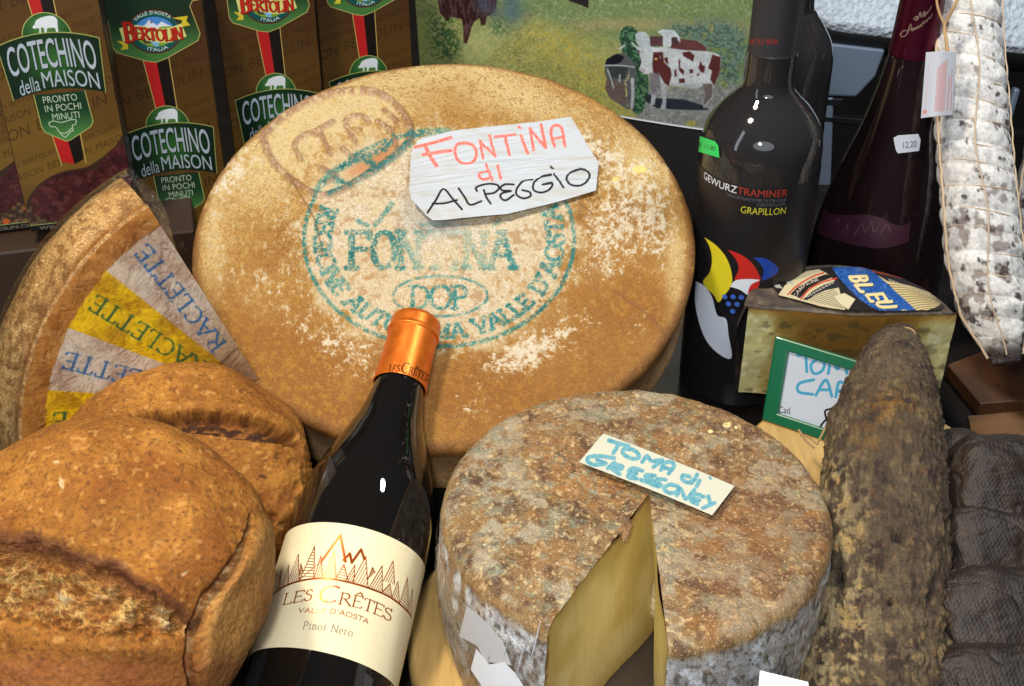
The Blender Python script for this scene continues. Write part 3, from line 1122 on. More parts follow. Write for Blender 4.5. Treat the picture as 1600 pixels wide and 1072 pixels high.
    for j, name in ((len(th) - 1, 'cut_face'), (0, 'cut_face')):
        line = P[:, j]                              # rind profile on this side, from the point out and down
        q = np.array([(p - ap) @ rad[0, j] for p in line])
        z = np.array([(p - ap) @ TN for p in line])
        keepi = slice(0, len(line) - 9)
        q, z = q[keepi], z[keepi]
        outer = np.stack([q, z], 1)
        nn = 60
        zs = np.linspace(0, -TH + .002, 90)
        oi = [k for k in range(len(q)) if prof[k, 0] >= .99 or prof[k, 1] < -.0001]
        zo, qo = z[oi], q[oi]
        order = np.argsort(-zo)
        R_ = np.interp(-zs, -zo[order], qo[order])
        G = np.zeros((90, nn, 3))
        C_ = np.zeros((90, nn, 3))
        ttop = np.interp(np.linspace(0, 1, nn) * R_[0], q[:218], z[:218])
        for a in range(90):
            s = np.linspace(0, 1, nn) * R_[a]
            zz_ = zs[a] + ttop * (1 - a / 89)
            wav = .0016 * np.sin(s * 60 + a * .02) * np.sin(s / R_[a] * math.pi)
            nrm_ = np.cross(TN, rad[0, j])
            hinge = ap + A(.0115, -.002, 0) * (a / 89) ** 1.2
            far = ap + R_[a] * rad[0, j]
            sk = (s / R_[a])[:, None]
            G[a] = hinge * (1 - sk) + far * sk + zz_[:, None] * TN + wav[:, None] * nrm_
            depth = np.minimum(np.minimum(-zs[a] + 0 * s, R_[a] - s), TH - (-zs[a]))
            depth = depth + (vnoise(G[a], 300, 3) - .5) * .003
            cc = np.zeros((nn, 3)) + A(.88, .80, .53)
            cc = mixc(cc, (.80, .71, .40), sm(.35, .65, fbm(G[a], 40, 3, 6)))
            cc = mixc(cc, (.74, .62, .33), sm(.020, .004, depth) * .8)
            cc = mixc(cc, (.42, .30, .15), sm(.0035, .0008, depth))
            C_[a] = cc
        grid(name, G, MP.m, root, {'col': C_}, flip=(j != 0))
    # a broken crumb of crust at the edge of the cut and a pale crumbly seam at its back
    MC = plain('pale_paste_crumb', (.82, .74, .55), .7)
    for (a, b, d_, s) in ((979, 822, .0, .0042), (974, 832, -.003, .0052)):
        c = on_plane(np.array(float(a)), np.array(float(b)), ap + TN * (-.002), TN)
        blob('crust_flake', c, (s * .6, s * 1.3, s * .35), plain('flaked_crust', (.52, .38, .24), .8), root, 420, .8, 5)
    for k in range(2):
        c = ap + A(.0095, -.002, 0) + TN * (-.070 - k * .014) + nrm(rad[0, 0] + rad[0, -1]) * .0035
        blob('paste_crumb', c, (.0030, .0034, .0085), MC, root, 220, .8, 8 + k)
    base_c = TC - TN * (TH + .0009) + A(.012, -.014, 0)
    lathe('notch_shade', base_c, TN, [(.0005, 0), (TR * 1.04, 0), (TR * 1.04, .0006), (.0005, .0006)], plain('brown_notch_shade', (.27, .22, .17), .6), root, 96)  # dark round sheet added for the shade on the notch floor
    # cling film round the side, pulled into upright folds
    fz = np.linspace(-.020, -TH + .004, 60)
    fr_ = np.interp(-fz, -side[::-1][::-1][:, 1], side[:, 0]) + .016
    tf = np.linspace(angR + .01, angL + 2 * math.pi - .01, 700)
    Ef = edge_r(tf, TR)
    radf = np.cos(tf)[:, None] * TE1 + np.sin(tf)[:, None] * TE2
    PF = ap + (fr_[:, None] * Ef[None])[..., None] * radf[None] + fz[:, None, None] * TN
    fold = fbm(np.stack([np.cos(tf)[None] * 1 + 0 * fz[:, None], np.sin(tf)[None] + 0 * fz[:, None], fz[:, None] * 5 + 0 * tf[None]], -1), 26, 3, 77)
    PF = PF + ((fold - .5) * .0030)[..., None] * radf[None]
    grid('plastic_film', PF, THINFILM, root)
    return ap, rad[0, 0], rad[0, -1]


def blob(name, c, r, mat, parent=None, nscale=40, namp=.15, seed=0, n=40, ex=None, col=None, origin=None, power=2.0):
    """uneven lump: ellipsoid with radii r along ex (3x3 axes)"""
    ex = np.eye(3) if ex is None else np.asarray(ex)
    a = np.linspace(0.0, math.pi, n)
    b = np.linspace(0, 2 * math.pi, 2 * n, endpoint=False)
    Aa, Bb = np.meshgrid(a, b, indexing='ij')
    f = lambda s: np.sign(s) * np.abs(s) ** (2.0 / power)
    D = np.stack([f(np.sin(Aa)) * f(np.cos(Bb)), f(np.sin(Aa)) * f(np.sin(Bb)), f(np.cos(Aa))], -1)
    L = D * np.asarray(r)
    k = 1 + namp * 2 * (fbm(L + 5.3, nscale, 3, seed) - .5)
    P = np.asarray(c) + (L * k[..., None]) @ ex
    return grid(name, P, mat, parent, {'col': col(P)} if col else None, wrap=True, origin=origin)


TOMA = make_toma()


def make_toma_card():
    c0 = lambda pts: crop(pts, 880, 670, 5.714)
    S = Sheet(895, 680, 1160, 825, 4.0, (.755, .745, .665))
    ink = S.zero()
    for st in ([(405, 160), (490, 190), (580, 215)], [(497, 192), (445, 275)], [(560, 230), (525, 260), (550, 300), (620, 330), (670, 320), (665, 285), (620, 250), (545, 238)],
               [(702, 360), (742, 308), (785, 352), (880, 345), (800, 405)], [(868, 432), (900, 372), (960, 362), (982, 400), (935, 465)], [(890, 412), (960, 428)],
               [(1120, 490), (1062, 480), (1058, 518), (1112, 545), (1150, 520)], [(1190, 470), (1170, 510), (1140, 548)], [(1210, 525), (1185, 575)], [(1300, 495), (1312, 506)],
               [(450, 320), (330, 300), (232, 305), (215, 340), (270, 375), (375, 368), (300, 335)], [(395, 410), (455, 362)], [(440, 372), (520, 395), (505, 422), (430, 412), (500, 465)],
               [(700, 438), (620, 415), (582, 445), (650, 462), (578, 478), (590, 500), (655, 508)], [(812, 485), (740, 475), (735, 500), (790, 520), (765, 545), (690, 520)],
               [(908, 520), (840, 515), (825, 540), (870, 568), (840, 580), (775, 555)], [(960, 560), (910, 580), (900, 612), (950, 640), (1010, 625), (1018, 582), (950, 562)],
               [(1010, 660), (1042, 602), (1090, 690), (1165, 608)], [(1250, 670), (1180, 648), (1140, 680), (1210, 700), (1135, 708), (1190, 735)],
               [(1290, 665), (1302, 722)], [(1345, 722), (1302, 742), (1240, 770)]):
        S.stroke(c0(smooth_path(st, 5) if len(st) > 2 else st), (24 if st[0][0] == 1300 else 37) / 5.714, ink)
    Q = xy0(S.X, S.Y)
    S.paint(ink, (.38, .60, .64), .95)
    S.paint(ink * sm(.45, .7, fbm(Q, .35, 2, 8)), (.24, .49, .56), .6)
    out = c0([(355, 95), (940, 330), (1525, 565), (1325, 830), (730, 585), (140, 345)])
    root = thing('small_sign', px_top(1025, 750), 'small cream card with teal brush lettering on the cut cheese', 'sign')
    M = Mat('cream_card')
    M.set(base=M.attr('col'), rough=.5, spec=.4)
    o = sheet_on_plane('card', out, S, TC, TN, lambda u, v: .0042 + .0012 * np.sin((u - 900) / 90), M.m, root, .8)
    so = o.modifiers.new('thickness', 'SOLIDIFY')
    so.thickness = .0007


make_toma_card()

# ================================================================== leaning red wine bottle
DARKGLASS = Mat('dark_bottle_glass')
DARKGLASS = DARKGLASS.set(base=(.006, .005, .004), rough=DARKGLASS.ramp(DARKGLASS.noise(30, 5, .7), [(.4, .02), (.75, .09)]), spec=.55, coat=.3, coat_rough=.02)


def cyl_hit(u, v, base, axis, r, front):
    """where the sight line through (u, v) meets the bottle's round wall: arc length in mm, height in mm"""
    z = nrm(axis)
    x = nrm(np.asarray(front) - (np.asarray(front) @ z) * z)
    y = np.cross(z, x)
    d = ray(np.asarray(u, float), np.asarray(v, float))
    o = CAM - np.asarray(base)
    dx, dy, dz = d @ x, d @ y, d @ z
    ox, oy, oz = o @ x, o @ y, o @ z
    a = dx * dx + dy * dy
    b = dx * ox + dy * oy
    c = ox * ox + oy * oy - r * r
    disc = np.maximum(b * b - a * c, 0)
    t = (-b - np.sqrt(disc)) / a
    X, Y = ox + t * dx, oy + t * dy
    return np.arctan2(Y, X) * r * 1000, (oz + t * dz) * 1000


def wrap_label(name, S, base, axis, front, r, mat, parent, extra=None, step=None, tilt=None):
    """sheet (mm along the wall, minus height in mm) wrapped round a bottle of radius r"""
    z = nrm(axis)
    x = nrm(np.asarray(front) - (np.asarray(front) @ z) * z)
    y = np.cross(z, x)
    th = S.X / (r * 1000)
    P = np.asarray(base) + (-S.Y / 1000)[..., None] * z + r * (np.cos(th)[..., None] * x + np.sin(th)[..., None] * y)
    at_ = {'col': S.rgb}
    at_.update(extra or {})
    return grid(name, P, mat, parent, at_)


def make_pinot():
    top = on_plane(np.array(652.), np.array(500.), FC, FN) - ray(652., 500.) * .0235
    lab = at(534, 945, .745)
    axis = nrm(top - lab)
    L = np.linalg.norm(top - lab) / .678
    base = top - axis * L
    r = .0424
    root = thing('wine_bottle', base, 'dark red wine bottle with copper capsule and cream label leaning on the large wheel', 'bottle')
    front = CAM - lab
    h = lambda f: f * L
    prof = [(.0005, .004), (r * .72, .001), (r * .93, .0008), (r * .99, .005), (r, .012), (r, h(.30)), (r, h(.47))]
    sh = smooth_path([(r, h(.47)), (r * .985, h(.51)), (r * .93, h(.56)), (r * .80, h(.62)), (r * .64, h(.68)), (r * .50, h(.735)), (r * .415, h(.79)), (r * .375, h(.84)), (r * .36, h(.985))], 8)
    prof = np.concatenate([np.array(prof[:-1]), sh, np.array([[.0005, h(.985)]])])
    lathe('glass_body', base, axis, prof, DARKGLASS, root, 160, front=front)
    # capsule
    c0, c1 = h(.822), h(1.0)
    rc = lambda f: np.interp(f, [.82, .86, .90, .955, 1.0], [r * .405, r * .39, r * .38, r * .378, r * .376])
    cp = [(rc(.822) + .0001, c0)]
    for f in np.linspace(.824, .952, 110):
        cp.append((rc(f) + .0006, h(f)))
    for f, d in ((.9525, .0010), (.955, .0018), (.958, .0018), (.961, .0012), (.965, .0010), (.985, .0010), (.992, .0006), (.997, -.0008), (1.0, -.003)):
        cp.append((rc(f) + d, h(f)))
    cp.append((.0005, h(1.001)))
    S = Sheet(590, 540, 700, 640, 4)
    ink = S.zero()
    text_path(S, 'LES', [(607, 581), (623, 581)], 11, (.25, -.97), ink, thick=.15, thin=.09, serif=.1, soft=.8)
    text_path(S, 'C', [(626, 582), (637, 583)], 16, (.25, -.97), ink, thick=.14, thin=.08, serif=0, soft=.8)
    text_path(S, 'R\u00caTES', [(638, 584), (652, 588), (668, 597)], 11, (.25, -.97), ink, thick=.15, thin=.09, serif=.1, soft=.8)

    def att(P):
        u, v = proj(P)
        f = nrm(front)
        facing = ((P - (base + ((P - base) @ nrm(axis))[..., None] * nrm(axis))) @ f) > 0
        return {'ink': S.sample(ink, u, v) * facing * (u > 592) * (u < 698) * (v > 545) * (v < 636)}
    M = Mat('copper_foil')
    k = M.attr('ink', True)
    z = M.noise(120, 4, .6, M.scaled((1, 1, 1)))
    M.set(base=M.mix(k, M.ramp(z, [(.3, lin((.86, .42, .11))), (.7, lin((.93, .50, .16)))]), lin((.22, .08, .03))), metal=.7, rough=M.ramp(z, [(.3, .36), (.7, .46)]), spec=.5)
    lathe('capsule', base, axis, cp, M.m, root, 360, front=front, attrs_f=att)
    # label
    hit = lambda pts: np.stack([(lambda q: q[0])(cyl_hit(*np.array(pts, float).T, base, axis, r, front)), -cyl_hit(*np.array(pts, float).T, base, axis, r, front)[1]], 1)
    c6 = lambda pts: hit(crop(pts, 400, 810, 4.093))
    ht = -hit([(545, 820)])[0, 1]
    hb = -hit([(508, 1020)])[0, 1]
    print('pinot L', L, 'label', ht, hb, 'base', base, 'axis', axis)
    S = Sheet(-78, -ht, 78, -hb, 4.4, (.885, .83, .675))
    Q = xy0(S.X, S.Y)
    S.paint(sm(.4, .7, fbm(Q, .9, 3, 2)), (.855, .795, .63), .5)
    foil = S.zero()
    base_arc = smooth_path(c6([(112, 488), (180, 440), (270, 405), (380, 387), (500, 392), (620, 417), (750, 458), (850, 502), (920, 552), (990, 632)]), 6)
    S.stroke(base_arc, 1.15, foil)
    for st, w in (([(420, 275), (540, 110), (572, 278)], 1.5), ([(285, 390), (420, 275)], .5), ([(560, 268), (600, 226), (612, 285), (672, 200), (692, 262)], 1.5)):
        S.stroke(c6(st), w, foil)
    tr = [((375, 180), (280, 392), (370, 387), 'h', 11), ((272, 230), (198, 428), (277, 402), 's', 6), ((415, 240), (372, 385), (428, 385), 's', 4), ((500, 210), (428, 388), (514, 390), 's', 6),
          ((562, 295), (508, 390), (592, 408), 'h', 6), ((632, 300), (570, 405), (625, 415), 's', 4), ((702, 245), (612, 412), (716, 440), 's', 6), ((745, 315), (712, 400), (762, 350), 'h', 5), ((806, 305), (722, 445), (808, 475), 's', 6),
          ((876, 275), (815, 400), (886, 425), 's', 5), ((855, 420), (803, 478), (870, 512), 'h', 6), ((907, 408), (868, 512), (916, 545), 's', 5), ((968, 380), (916, 548), (970, 598), 'h', 10),
          ((1000, 450), (966, 592), (990, 630), 's', 5), ((210, 300), (158, 452), (206, 428), 's', 5), ((166, 322), (124, 478), (152, 456), 's', 4), ((288, 290), (275, 380), (300, 340), 's', 3)]
    for (a, b, c, kind, n) in tr:
        a, b, c = A(*a), A(*b), A(*c)
        S.stroke(c6([b, a, c]), .55, foil)
        for k in range(1, n):
            f = k / n
            if kind == 'h':
                p, q = a + (b - a) * f, a + (c - a) * min(1, f + .03)
            else:
                p = b + (c - b) * f
                q = a + (c - a) * f
            S.stroke(c6([p, q]), .42, foil)
    kw = dict(thick=.13, thin=.05, serif=.11)

    def word(ch, bl, br, hgt):
        p = c6([bl, br])
        letter(S, ch, p[0], (p[1] - p[0]) / GLYPH[ch][0], A(0, -hgt), foil, **kw)
    for ch, bl, br, hg in (('L', (166, 556), (222, 546), 6.6), ('E', (228, 544), (296, 532), 6.6), ('S', (302, 531), (352, 526), 6.6), ('C', (392, 538), (522, 540), 9.6),
                           ('R', (522, 548), (604, 562), 6.7), ('\u00ca', (606, 562), (672, 578), 6.7), ('T', (680, 582), (742, 606), 6.7), ('E', (744, 606), (806, 634), 6.7), ('S', (808, 636), (860, 664), 6.7)):
        word(ch, bl, br, hg)
    S.ellipse(*c6([(868, 586)])[0], .5, .5, foil)
    text_path(S, "VALLE D'AOSTA", c6([(268, 604), (350, 606), (430, 607), (500, 612), (560, 624), (640, 648), (716, 678)]), 2.75, (0, -1), foil, thick=.15, thin=.13, serif=0)
    S.paint(foil, (.62, .29, .09))
    grey = S.zero()
    text_path(S, 'Pinot Nero', c6([(296, 708), (370, 712), (450, 722), (530, 737), (614, 758)]), 4.2, (0, -1), grey, thick=.12, thin=.055, serif=.09)
    S.paint(grey, (.42, .37, .31), .95)
    M = Mat('cream_label_paper')
    f = M.attr('foil', True)
    M.set(base=M.attr('col'), metal=M.math('MULTIPLY', f, .75), rough=M.math('SUBTRACT', .55, M.math('MULTIPLY', f, .22)), spec=.35, normal=M.bump(M.noise(900, 3), .08, .0004))
    wrap_label('label', S, base, axis, front, r + .00035, M.m, root, {'foil': foil})


make_pinot()

# ================================================================== loaves


def loaf(name, label, c, ex, r, power, marks, seed, n=330):
    a = np.linspace(0.0, math.pi, n)
    b = np.linspace(0, 2 * math.pi, 2 * n, endpoint=False)
    Aa, Bb = np.meshgrid(a, b, indexing='ij')
    f = lambda s: np.sign(s) * np.abs(s) ** (2.0 / power)
    D = np.stack([f(np.sin(Aa)) * np.cos(Bb), f(np.sin(Aa)) * np.sin(Bb), f(np.cos(Aa))], -1)
    L = D * np.asarray(r)
    N = nrm3(D / np.asarray(r)) @ ex
    P = np.asarray(c) + L @ ex
    P = P + ((fbm(P, 14, 3, seed) - .5) * .022)[..., None] * N
    u, v = proj(P)
    Q = xy0(u, v)
    n1, n2, n3 = fbm(P, 45, 4, seed + 1), fbm(P, 170, 4, seed + 2), fbm(P, 520, 3, seed + 3)
    col = np.zeros(P.shape) + A(.585, .375, .135)
    col = mixc(col, (.68, .46, .19), sm(.45, .68, n1))
    col = mixc(col, (.48, .265, .085), sm(.52, .70, fbm(P, 28, 4, seed + 4)) * .7)
    col = mixc(col, (.50, .30, .12), sm(.52, .64, n2) * .45)
    speck = sm(.66, .74, fbm(P * A(1, 1, .7), 620, 2, seed + 7))
    col = mixc(col, (.30, .18, .09), speck * .5)
    fleck = sm(.68, .76, fbm(P, 300, 2, seed + 9))
    col = mixc(col, (.80, .60, .34), fleck * .5)
    h = (n2 - .5) * .0011 + (n3 - .5) * .0006
    h, col = marks(P, u, v, Q, n1, n2, n3, h, col, seed)
    P = P + h[..., None] * N
    M = Mat('bread_crust')
    k = M.noise(420, 5, .65)
    p = M.voro(260)
    M.set(base=M.mix(M.ramp(k, [(.36, .45), (.55, 0.0)]), M.attr('col'), lin((.33, .19, .08))), rough=.75, spec=.2,
          normal=M.bump(M.math('ADD', k, M.math('MULTIPLY', M.noise(130, 3), 1.2)), .6, .0016))
    root = thing('bread_loaf', (c[0], c[1], 0.0), label, 'bread', 'crusty loaves in the lower left corner')
    grid('crust', P, M.m, root, {'col': col}, wrap=True)
    return root


def nrm3(X):
    return X / np.maximum(np.linalg.norm(X, axis=-1, keepdims=True), 1e-9)


def tilt_frame(elev_deg, yaw_deg=0):
    e = math.radians(elev_deg)
    y = math.radians(yaw_deg)
    z = A(math.sin(y) * math.cos(e), -math.cos(y) * math.cos(e), math.sin(e))
    x = nrm(np.cross(A(0, 0, 1), -z))
    x = nrm(np.cross(A(0, 1, 0), z))
    return np.stack([x, np.cross(z, x), z])


def marks_front(P, u, v, Q, n1, n2, n3, h, col, seed):
    top = np.interp(u, [-200, 0, 92, 184, 245, 294, 312], [800, 832, 851, 890, 925, 968, 990])
    bot = np.interp(u, [-200, 0, 69, 160, 294, 312], [960, 968, 984, 996, 1000, 992])
    wig = (n2 - .5) * 26 + (n1 - .5) * 22
    inside = sm(0, 10, v - top + wig) * sm(0, 10, bot - v + wig) * sm(318, 296, u)
    t = (v - top) / np.maximum(bot - top, 1)
    rough = fbm(Q, .05, 5, seed + 20)
    r2 = fbm(Q * A(.5, 1, 1), .16, 4, seed + 21)
    r3 = fbm(Q, .42, 3, seed + 25)
    cr = np.zeros(P.shape) + A(.64, .44, .21)
    cr = mixc(cr, (.78, .64, .38), sm(.46, .62, rough) * sm(0.1, .5, t))
    cr = mixc(cr, (.45, .25, .10), sm(.5, .68, r2) * .8)
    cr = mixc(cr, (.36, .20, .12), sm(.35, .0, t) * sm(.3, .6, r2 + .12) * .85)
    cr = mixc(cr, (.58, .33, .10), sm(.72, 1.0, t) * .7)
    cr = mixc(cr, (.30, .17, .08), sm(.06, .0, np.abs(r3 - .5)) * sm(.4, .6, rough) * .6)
    cr = mixc(cr, (.82, .74, .55), blobs(u, v, [(95, 935, 26, 10, 15, .9), (255, 965, 24, 14, 30, .9), (160, 930, 20, 8, 0, .6)]) * sm(.4, .6, r2 + .05))
    h = h + inside * ((rough - .5) * .014 + (r2 - .5) * .009 + (np.abs(r3 - .5) - .15) * .008 - .0035 * np.sin(np.clip(t, 0, 1) * math.pi))
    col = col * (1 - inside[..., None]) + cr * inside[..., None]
    # dark lips of the slash
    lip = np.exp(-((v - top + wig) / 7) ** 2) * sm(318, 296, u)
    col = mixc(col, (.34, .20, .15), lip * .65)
    h = h + np.exp(-((v - top + 14 + wig * .5) / 13) ** 2) * .0026 * sm(318, 280, u)
    h = h + np.exp(-((v - bot - 16) / 18) ** 2) * .0022 * sm(300, 270, u)
    # cross split running up on the right
    side = [(392, 806), (386, 835), (372, 872), (345, 912), (321, 940), (303, 985), (297, 1030), (303, 1090)]
    d = dist_path(u, v, smooth_path(side, 5))
    wd = np.interp(v, [800, 850, 900, 1000, 1080], [3, 7, 14, 12, 10])
    cut = sm(1.0, .3, (d + (n2 - .5) * 8) / wd)
    h = h - cut * .0062
    cc = np.zeros(P.shape) + A(.50, .32, .16)
    cc = mixc(cc, (.76, .66, .50), sm(.45, .6, r2) * .7)
    cc = mixc(cc, (.26, .15, .08), sm(.52, .64, rough))
    col = col * (1 - (cut * .85)[..., None]) + cc * (cut * .85)[..., None]
    rgt = np.interp(v, [800, 870, 940, 985, 1090], [392, 372, 321, 303, 303])
    pale = sm(0, 22, u - rgt) * sm(795, 830, v)
    col = mixc(col, (.70, .52, .29), pale * .6 * sm(.3, .6, n1 + .1))
    h = h + np.exp(-((u - rgt - 22) / 16) ** 2) * sm(800, 850, v) * .0022
    # redder crust below the slash and a floury scrape
    col = mixc(col, (.52, .30, .17), sm(1000, 1050, v) * .55)
    col = mixc(col, (.86, .78, .62), sm(.5, .8, blobs(u, v, [(96, 755, 6, 14, -10, 1.1), (88, 722, 8, 4, 0, .9), (290, 895, 16, 4, -40, .9)]) * (n2 + .45)) * .7)
    return h, col


def marks_rear(P, u, v, Q, n1, n2, n3, h, col, seed):
    top = np.interp(u, [195, 240, 298, 345, 390, 430, 459, 474], [651, 645, 641, 642, 647, 660, 678, 702])
    bot = np.interp(u, [195, 240, 275, 321, 385, 430, 474], [652, 662, 673, 680, 688, 694, 704])
    wig = (n2 - .5) * 9
    inside = sm(0, 5, v - top + wig) * sm(0, 5, bot - v + wig) * (u > 200) * (u < 474)
    t = (v - top) / np.maximum(bot - top, 1)
    r2 = fbm(Q * A(.4, 1, 1), .2, 4, seed + 21)
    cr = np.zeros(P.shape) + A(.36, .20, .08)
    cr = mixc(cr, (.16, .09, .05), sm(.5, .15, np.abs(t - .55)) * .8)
    cr = mixc(cr, (.58, .36, .14), sm(.5, .65, r2) * .8)
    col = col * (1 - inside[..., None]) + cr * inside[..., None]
    h = h - inside * (.010 + (r2 - .5) * .003)
    h = h + np.exp(-((v - top + 8) / 8) ** 2) * (u > 200) * (u < 474) * .0025
    torn = blobs(u, v, [(440, 705, 60, 22, 25, 1.0)])
    h = h + torn * (r2 - .5) * .005
    col = mixc(col, (.66, .44, .17), np.clip(torn, 0, 1) * sm(.4, .6, r2) * .8)
    col = mixc(col, (.24, .14, .07), sm(.5, .8, blobs(u, v, [(412, 745, 9, 4, 20, 1.2), (433, 716, 6, 3, 0, 1.0)])) * .9)
    low = sm(700, 760, v) * sm(350, 420, u)
    pit = fbm(P, 140, 4, seed + 31)
    h = h + low * (pit - .5) * .006
    col = mixc(col, (.70, .48, .20), low * sm(.45, .6, pit) * .5)
    return h, col


loaf('bread_loaf', 'crusty brown loaf with a wide rough split across its top, in front of the other', at(136, 912, .655), tilt_frame(62, -6), (.0925, .0900, .056), 2.25, marks_front, 101)
loaf('bread_loaf', 'round brown loaf with a dark narrow slash, lying behind the split loaf', at(287, 752, .80), tilt_frame(66, 4), (.0830, .0770, .052), 2.2, marks_rear, 151, 190)

# ================================================================== wrapped wedge of white and yellow labelled cheese


def make_raclette():
    A0 = at(350, 608, .845)
    vdir = nrm(CAM - A0)
    q = nrm((AX_R - AX_U) - ((AX_R - AX_U) @ vdir) * vdir)
    tl = math.radians(27)
    n = math.cos(tl) * vdir + math.sin(tl) * q
    e1 = nrm(AX_R - (AX_R @ n) * n)
    e2 = np.cross(n, e1)
    loc = lambda u, v: (lambda X: np.stack([(X - A0) @ e1, (X - A0) @ e2], -1))(on_plane(np.asarray(u, float), np.asarray(v, float), A0, n))
    rid = np.array([(231, 325), (157, 381), (106, 452), (51, 550), (35, 652)], float)
    rp = loc(rid[:, 0], rid[:, 1])
    # best circle through the ridge
    Mx = np.concatenate([2 * rp, np.ones((len(rp), 1))], 1)
    s = np.linalg.lstsq(Mx, (rp ** 2).sum(1), rcond=None)[0]
    cc = s[:2]
    R = math.sqrt(s[2] + cc @ cc)
    print('raclette centre', cc, 'R', R, 'radii from apex', np.hypot(*rp.T))
    rt = loc(231., 321.)
    a_r = math.atan2(*(rt - cc)[::-1])
    a_l = a_r + math.radians(118)
    root = thing('cheese_wedge', A0 - n * .05, 'film wrapped wedge of tan rinded cheese with a white and yellow striped paper face', 'cheese')
    C0 = A0 + cc[0] * e1 + cc[1] * e2
    th = np.linspace(a_r, a_l, 420)
    dirs = np.cos(th)[:, None] * e1 + np.sin(th)[:, None] * e2
    # --- face
    rr = np.linspace(.02, 1, 230) * R
    Pf = C0 + rr[:, None, None] * dirs[None]
    Lx = (Pf - C0) @ e1
    Ly = (Pf - C0) @ e2
    Q = xy0(Lx * 1000, Ly * 1000)
    half = R * 1000 * 1.02
    S = Sheet(-half, -half, half, half, 2.4)
    n1 = fbm(Q, .06, 4, 61)
    n2 = fbm(Q, .3, 3, 62)
    n3 = fbm(Q, 1.0, 3, 63)
    col = np.zeros(Pf.shape) + A(.68, .45, .19)
    col = mixc(col, (.58, .36, .14), sm(.45, .65, n1))
    col = mixc(col, (.76, .60, .36), sm(.52, .68, n2 * .5 + n3 * .5) * .6)
    lab = [loc(*p) - cc for p in ((251., 370.), (172., 428.), (102., 511.), (59., 609.))]
    rl = np.mean([np.hypot(*q) for q in lab])
    bounds = [math.atan2(*(loc(*p) - cc)[::-1]) for p in ((170., 426.), (102., 511.), (61., 609.))]
    bounds = [b if b > a_r - .3 else b + 2 * math.pi for b in bounds]
    d1 = bounds[1] - bounds[0]
    bounds = [bounds[0] - d1 * 1.15] + bounds + [bounds[2] + d1, bounds[2] + 2 * d1]
    rf = np.repeat(rr[:, None], len(th), 1)
    tf = np.repeat(th[None, :], len(rr), 0)
    wav = (n2 - .5) * .05
    paper = sm(rl + .0006, rl - .0006, rf + (n2 - .5) * .002)
    for k in range(5):
        m = (tf >= bounds[k]) & (tf < bounds[k + 1])
        c = A(.82, .75, .66) if k % 2 == 0 else A(.90, .74, .07)
        c2 = A(.72, .60, .50) if k % 2 == 0 else A(.76, .58, .08)
        pc = np.zeros(Pf.shape) + c
        pc = mixc(pc, c2, sm(.42, .68, n1 + (n2 - .5) * .4))
        pc = mixc(pc, (.84, .80, .74), sm(.56, .68, n2) * .45 * (k % 2 == 0))
        mm = (paper * m)[..., None]
        col = col * (1 - mm) + pc * mm
    # browner orange tone towards the point
    col = mixc(col, (.56, .36, .16), sm(.56, .22, rf / R + (n1 - .5) * .3) * .55)
    hole = sm(.0015, .0, np.abs(rf - .31 * R))
    col = mixc(col, (.35, .27, .16), hole * .7)
    for k in range(5):
        mid = .5 * (bounds[k] + bounds[k + 1]) - .04
        ink = S.zero()
        d = A(math.cos(mid), math.sin(mid))
        p0, p1 = d * (.36 * R * 1000), d * (rl * 1000 - 5)
        text_path(S, 'RACLETTE', [p0, p1], 10.5, A(-d[1], d[0]), ink, thick=.17, thin=.06, serif=.14)
        iv = S.sample(ink, Lx * 1000, Ly * 1000)
        col = mixc(col, (.10, .36, .60) if k % 2 == 0 else (.10, .34, .24), iv * .88 * sm(.18, .4, n2 + .08))
    M = Mat('printed_cheese_face')
    M.set(base=M.attr('col'), rough=.42, spec=.4, coat=.3, coat_rough=.12, normal=M.bump(M.noise(160, 5, .6), .35, .0014))
    grid('label_face', Pf, M.m, root, {'col': col}, flip=False)
    # --- rind: ridge, bulging outer side, back
    T = .066
    pr = smooth_path([(1.0, 0), (1.012, -.0015), (1.004, -.005), (1.010, -.009), (1.055, -.022), (1.075, -.036), (1.055, -.052), (1.0, -T)], 12)
    pr = np.concatenate([pr, [[.9, -T - .001], [.02, -T - .001]]])
    th2 = np.linspace(a_r, a_l, 520)
    d2 = np.cos(th2)[:, None] * e1 + np.sin(th2)[:, None] * e2
    Pr = C0 + (pr[:, :1] * R)[:, :, None] * d2[None] + pr[:, 1][:, None, None] * n
    m1, m2 = fbm(Pr, 40, 4, 71), fbm(Pr, 220, 3, 72)
    Pr = Pr + ((m1 - .5) * .004)[..., None] * d2[None] * (pr[:, 1] < -.003)[:, None, None]
    rc = np.zeros(Pr.shape) + A(.76, .60, .35)
    rc = mixc(rc, (.84, .69, .44), sm(.4, .65, m1))
    rc = mixc(rc, (.52, .35, .16), sm(.52, .68, m2) * .7)
    groove = np.exp(-((pr[:, 1] + .0055) / .0035) ** 2)[:, None] * np.ones((1, len(th2)))
    rc = mixc(rc, (.62, .37, .12), groove * .8)
    M = Mat('cloth_textured_rind')
    w1 = M.n('ShaderNodeTexVoronoi')
    w1.inputs['Scale'].default_value = 620
    w1.inputs['Randomness'].default_value = .55
    M.link(M.co(), w1.inputs['Vector'])
    wv = w1.outputs['Distance']
    M.set(base=M.mix(M.ramp(wv, [(.25, 0.0), (.62, .50)]), M.attr('col'), lin((.36, .22, .09))), rough=.62, spec=.35, normal=M.bump(wv, -.55, .0012))
    grid('rind', Pr, M.m, root, {'col': rc}, flip=True)
    # --- cut sides
    MP = Mat('orange_cut_side')
    MP.set(base=MP.ramp(MP.noise(60, 4), [(.35, lin((.58, .33, .10))), (.7, lin((.70, .45, .17)))]), rough=.4, coat=.3)
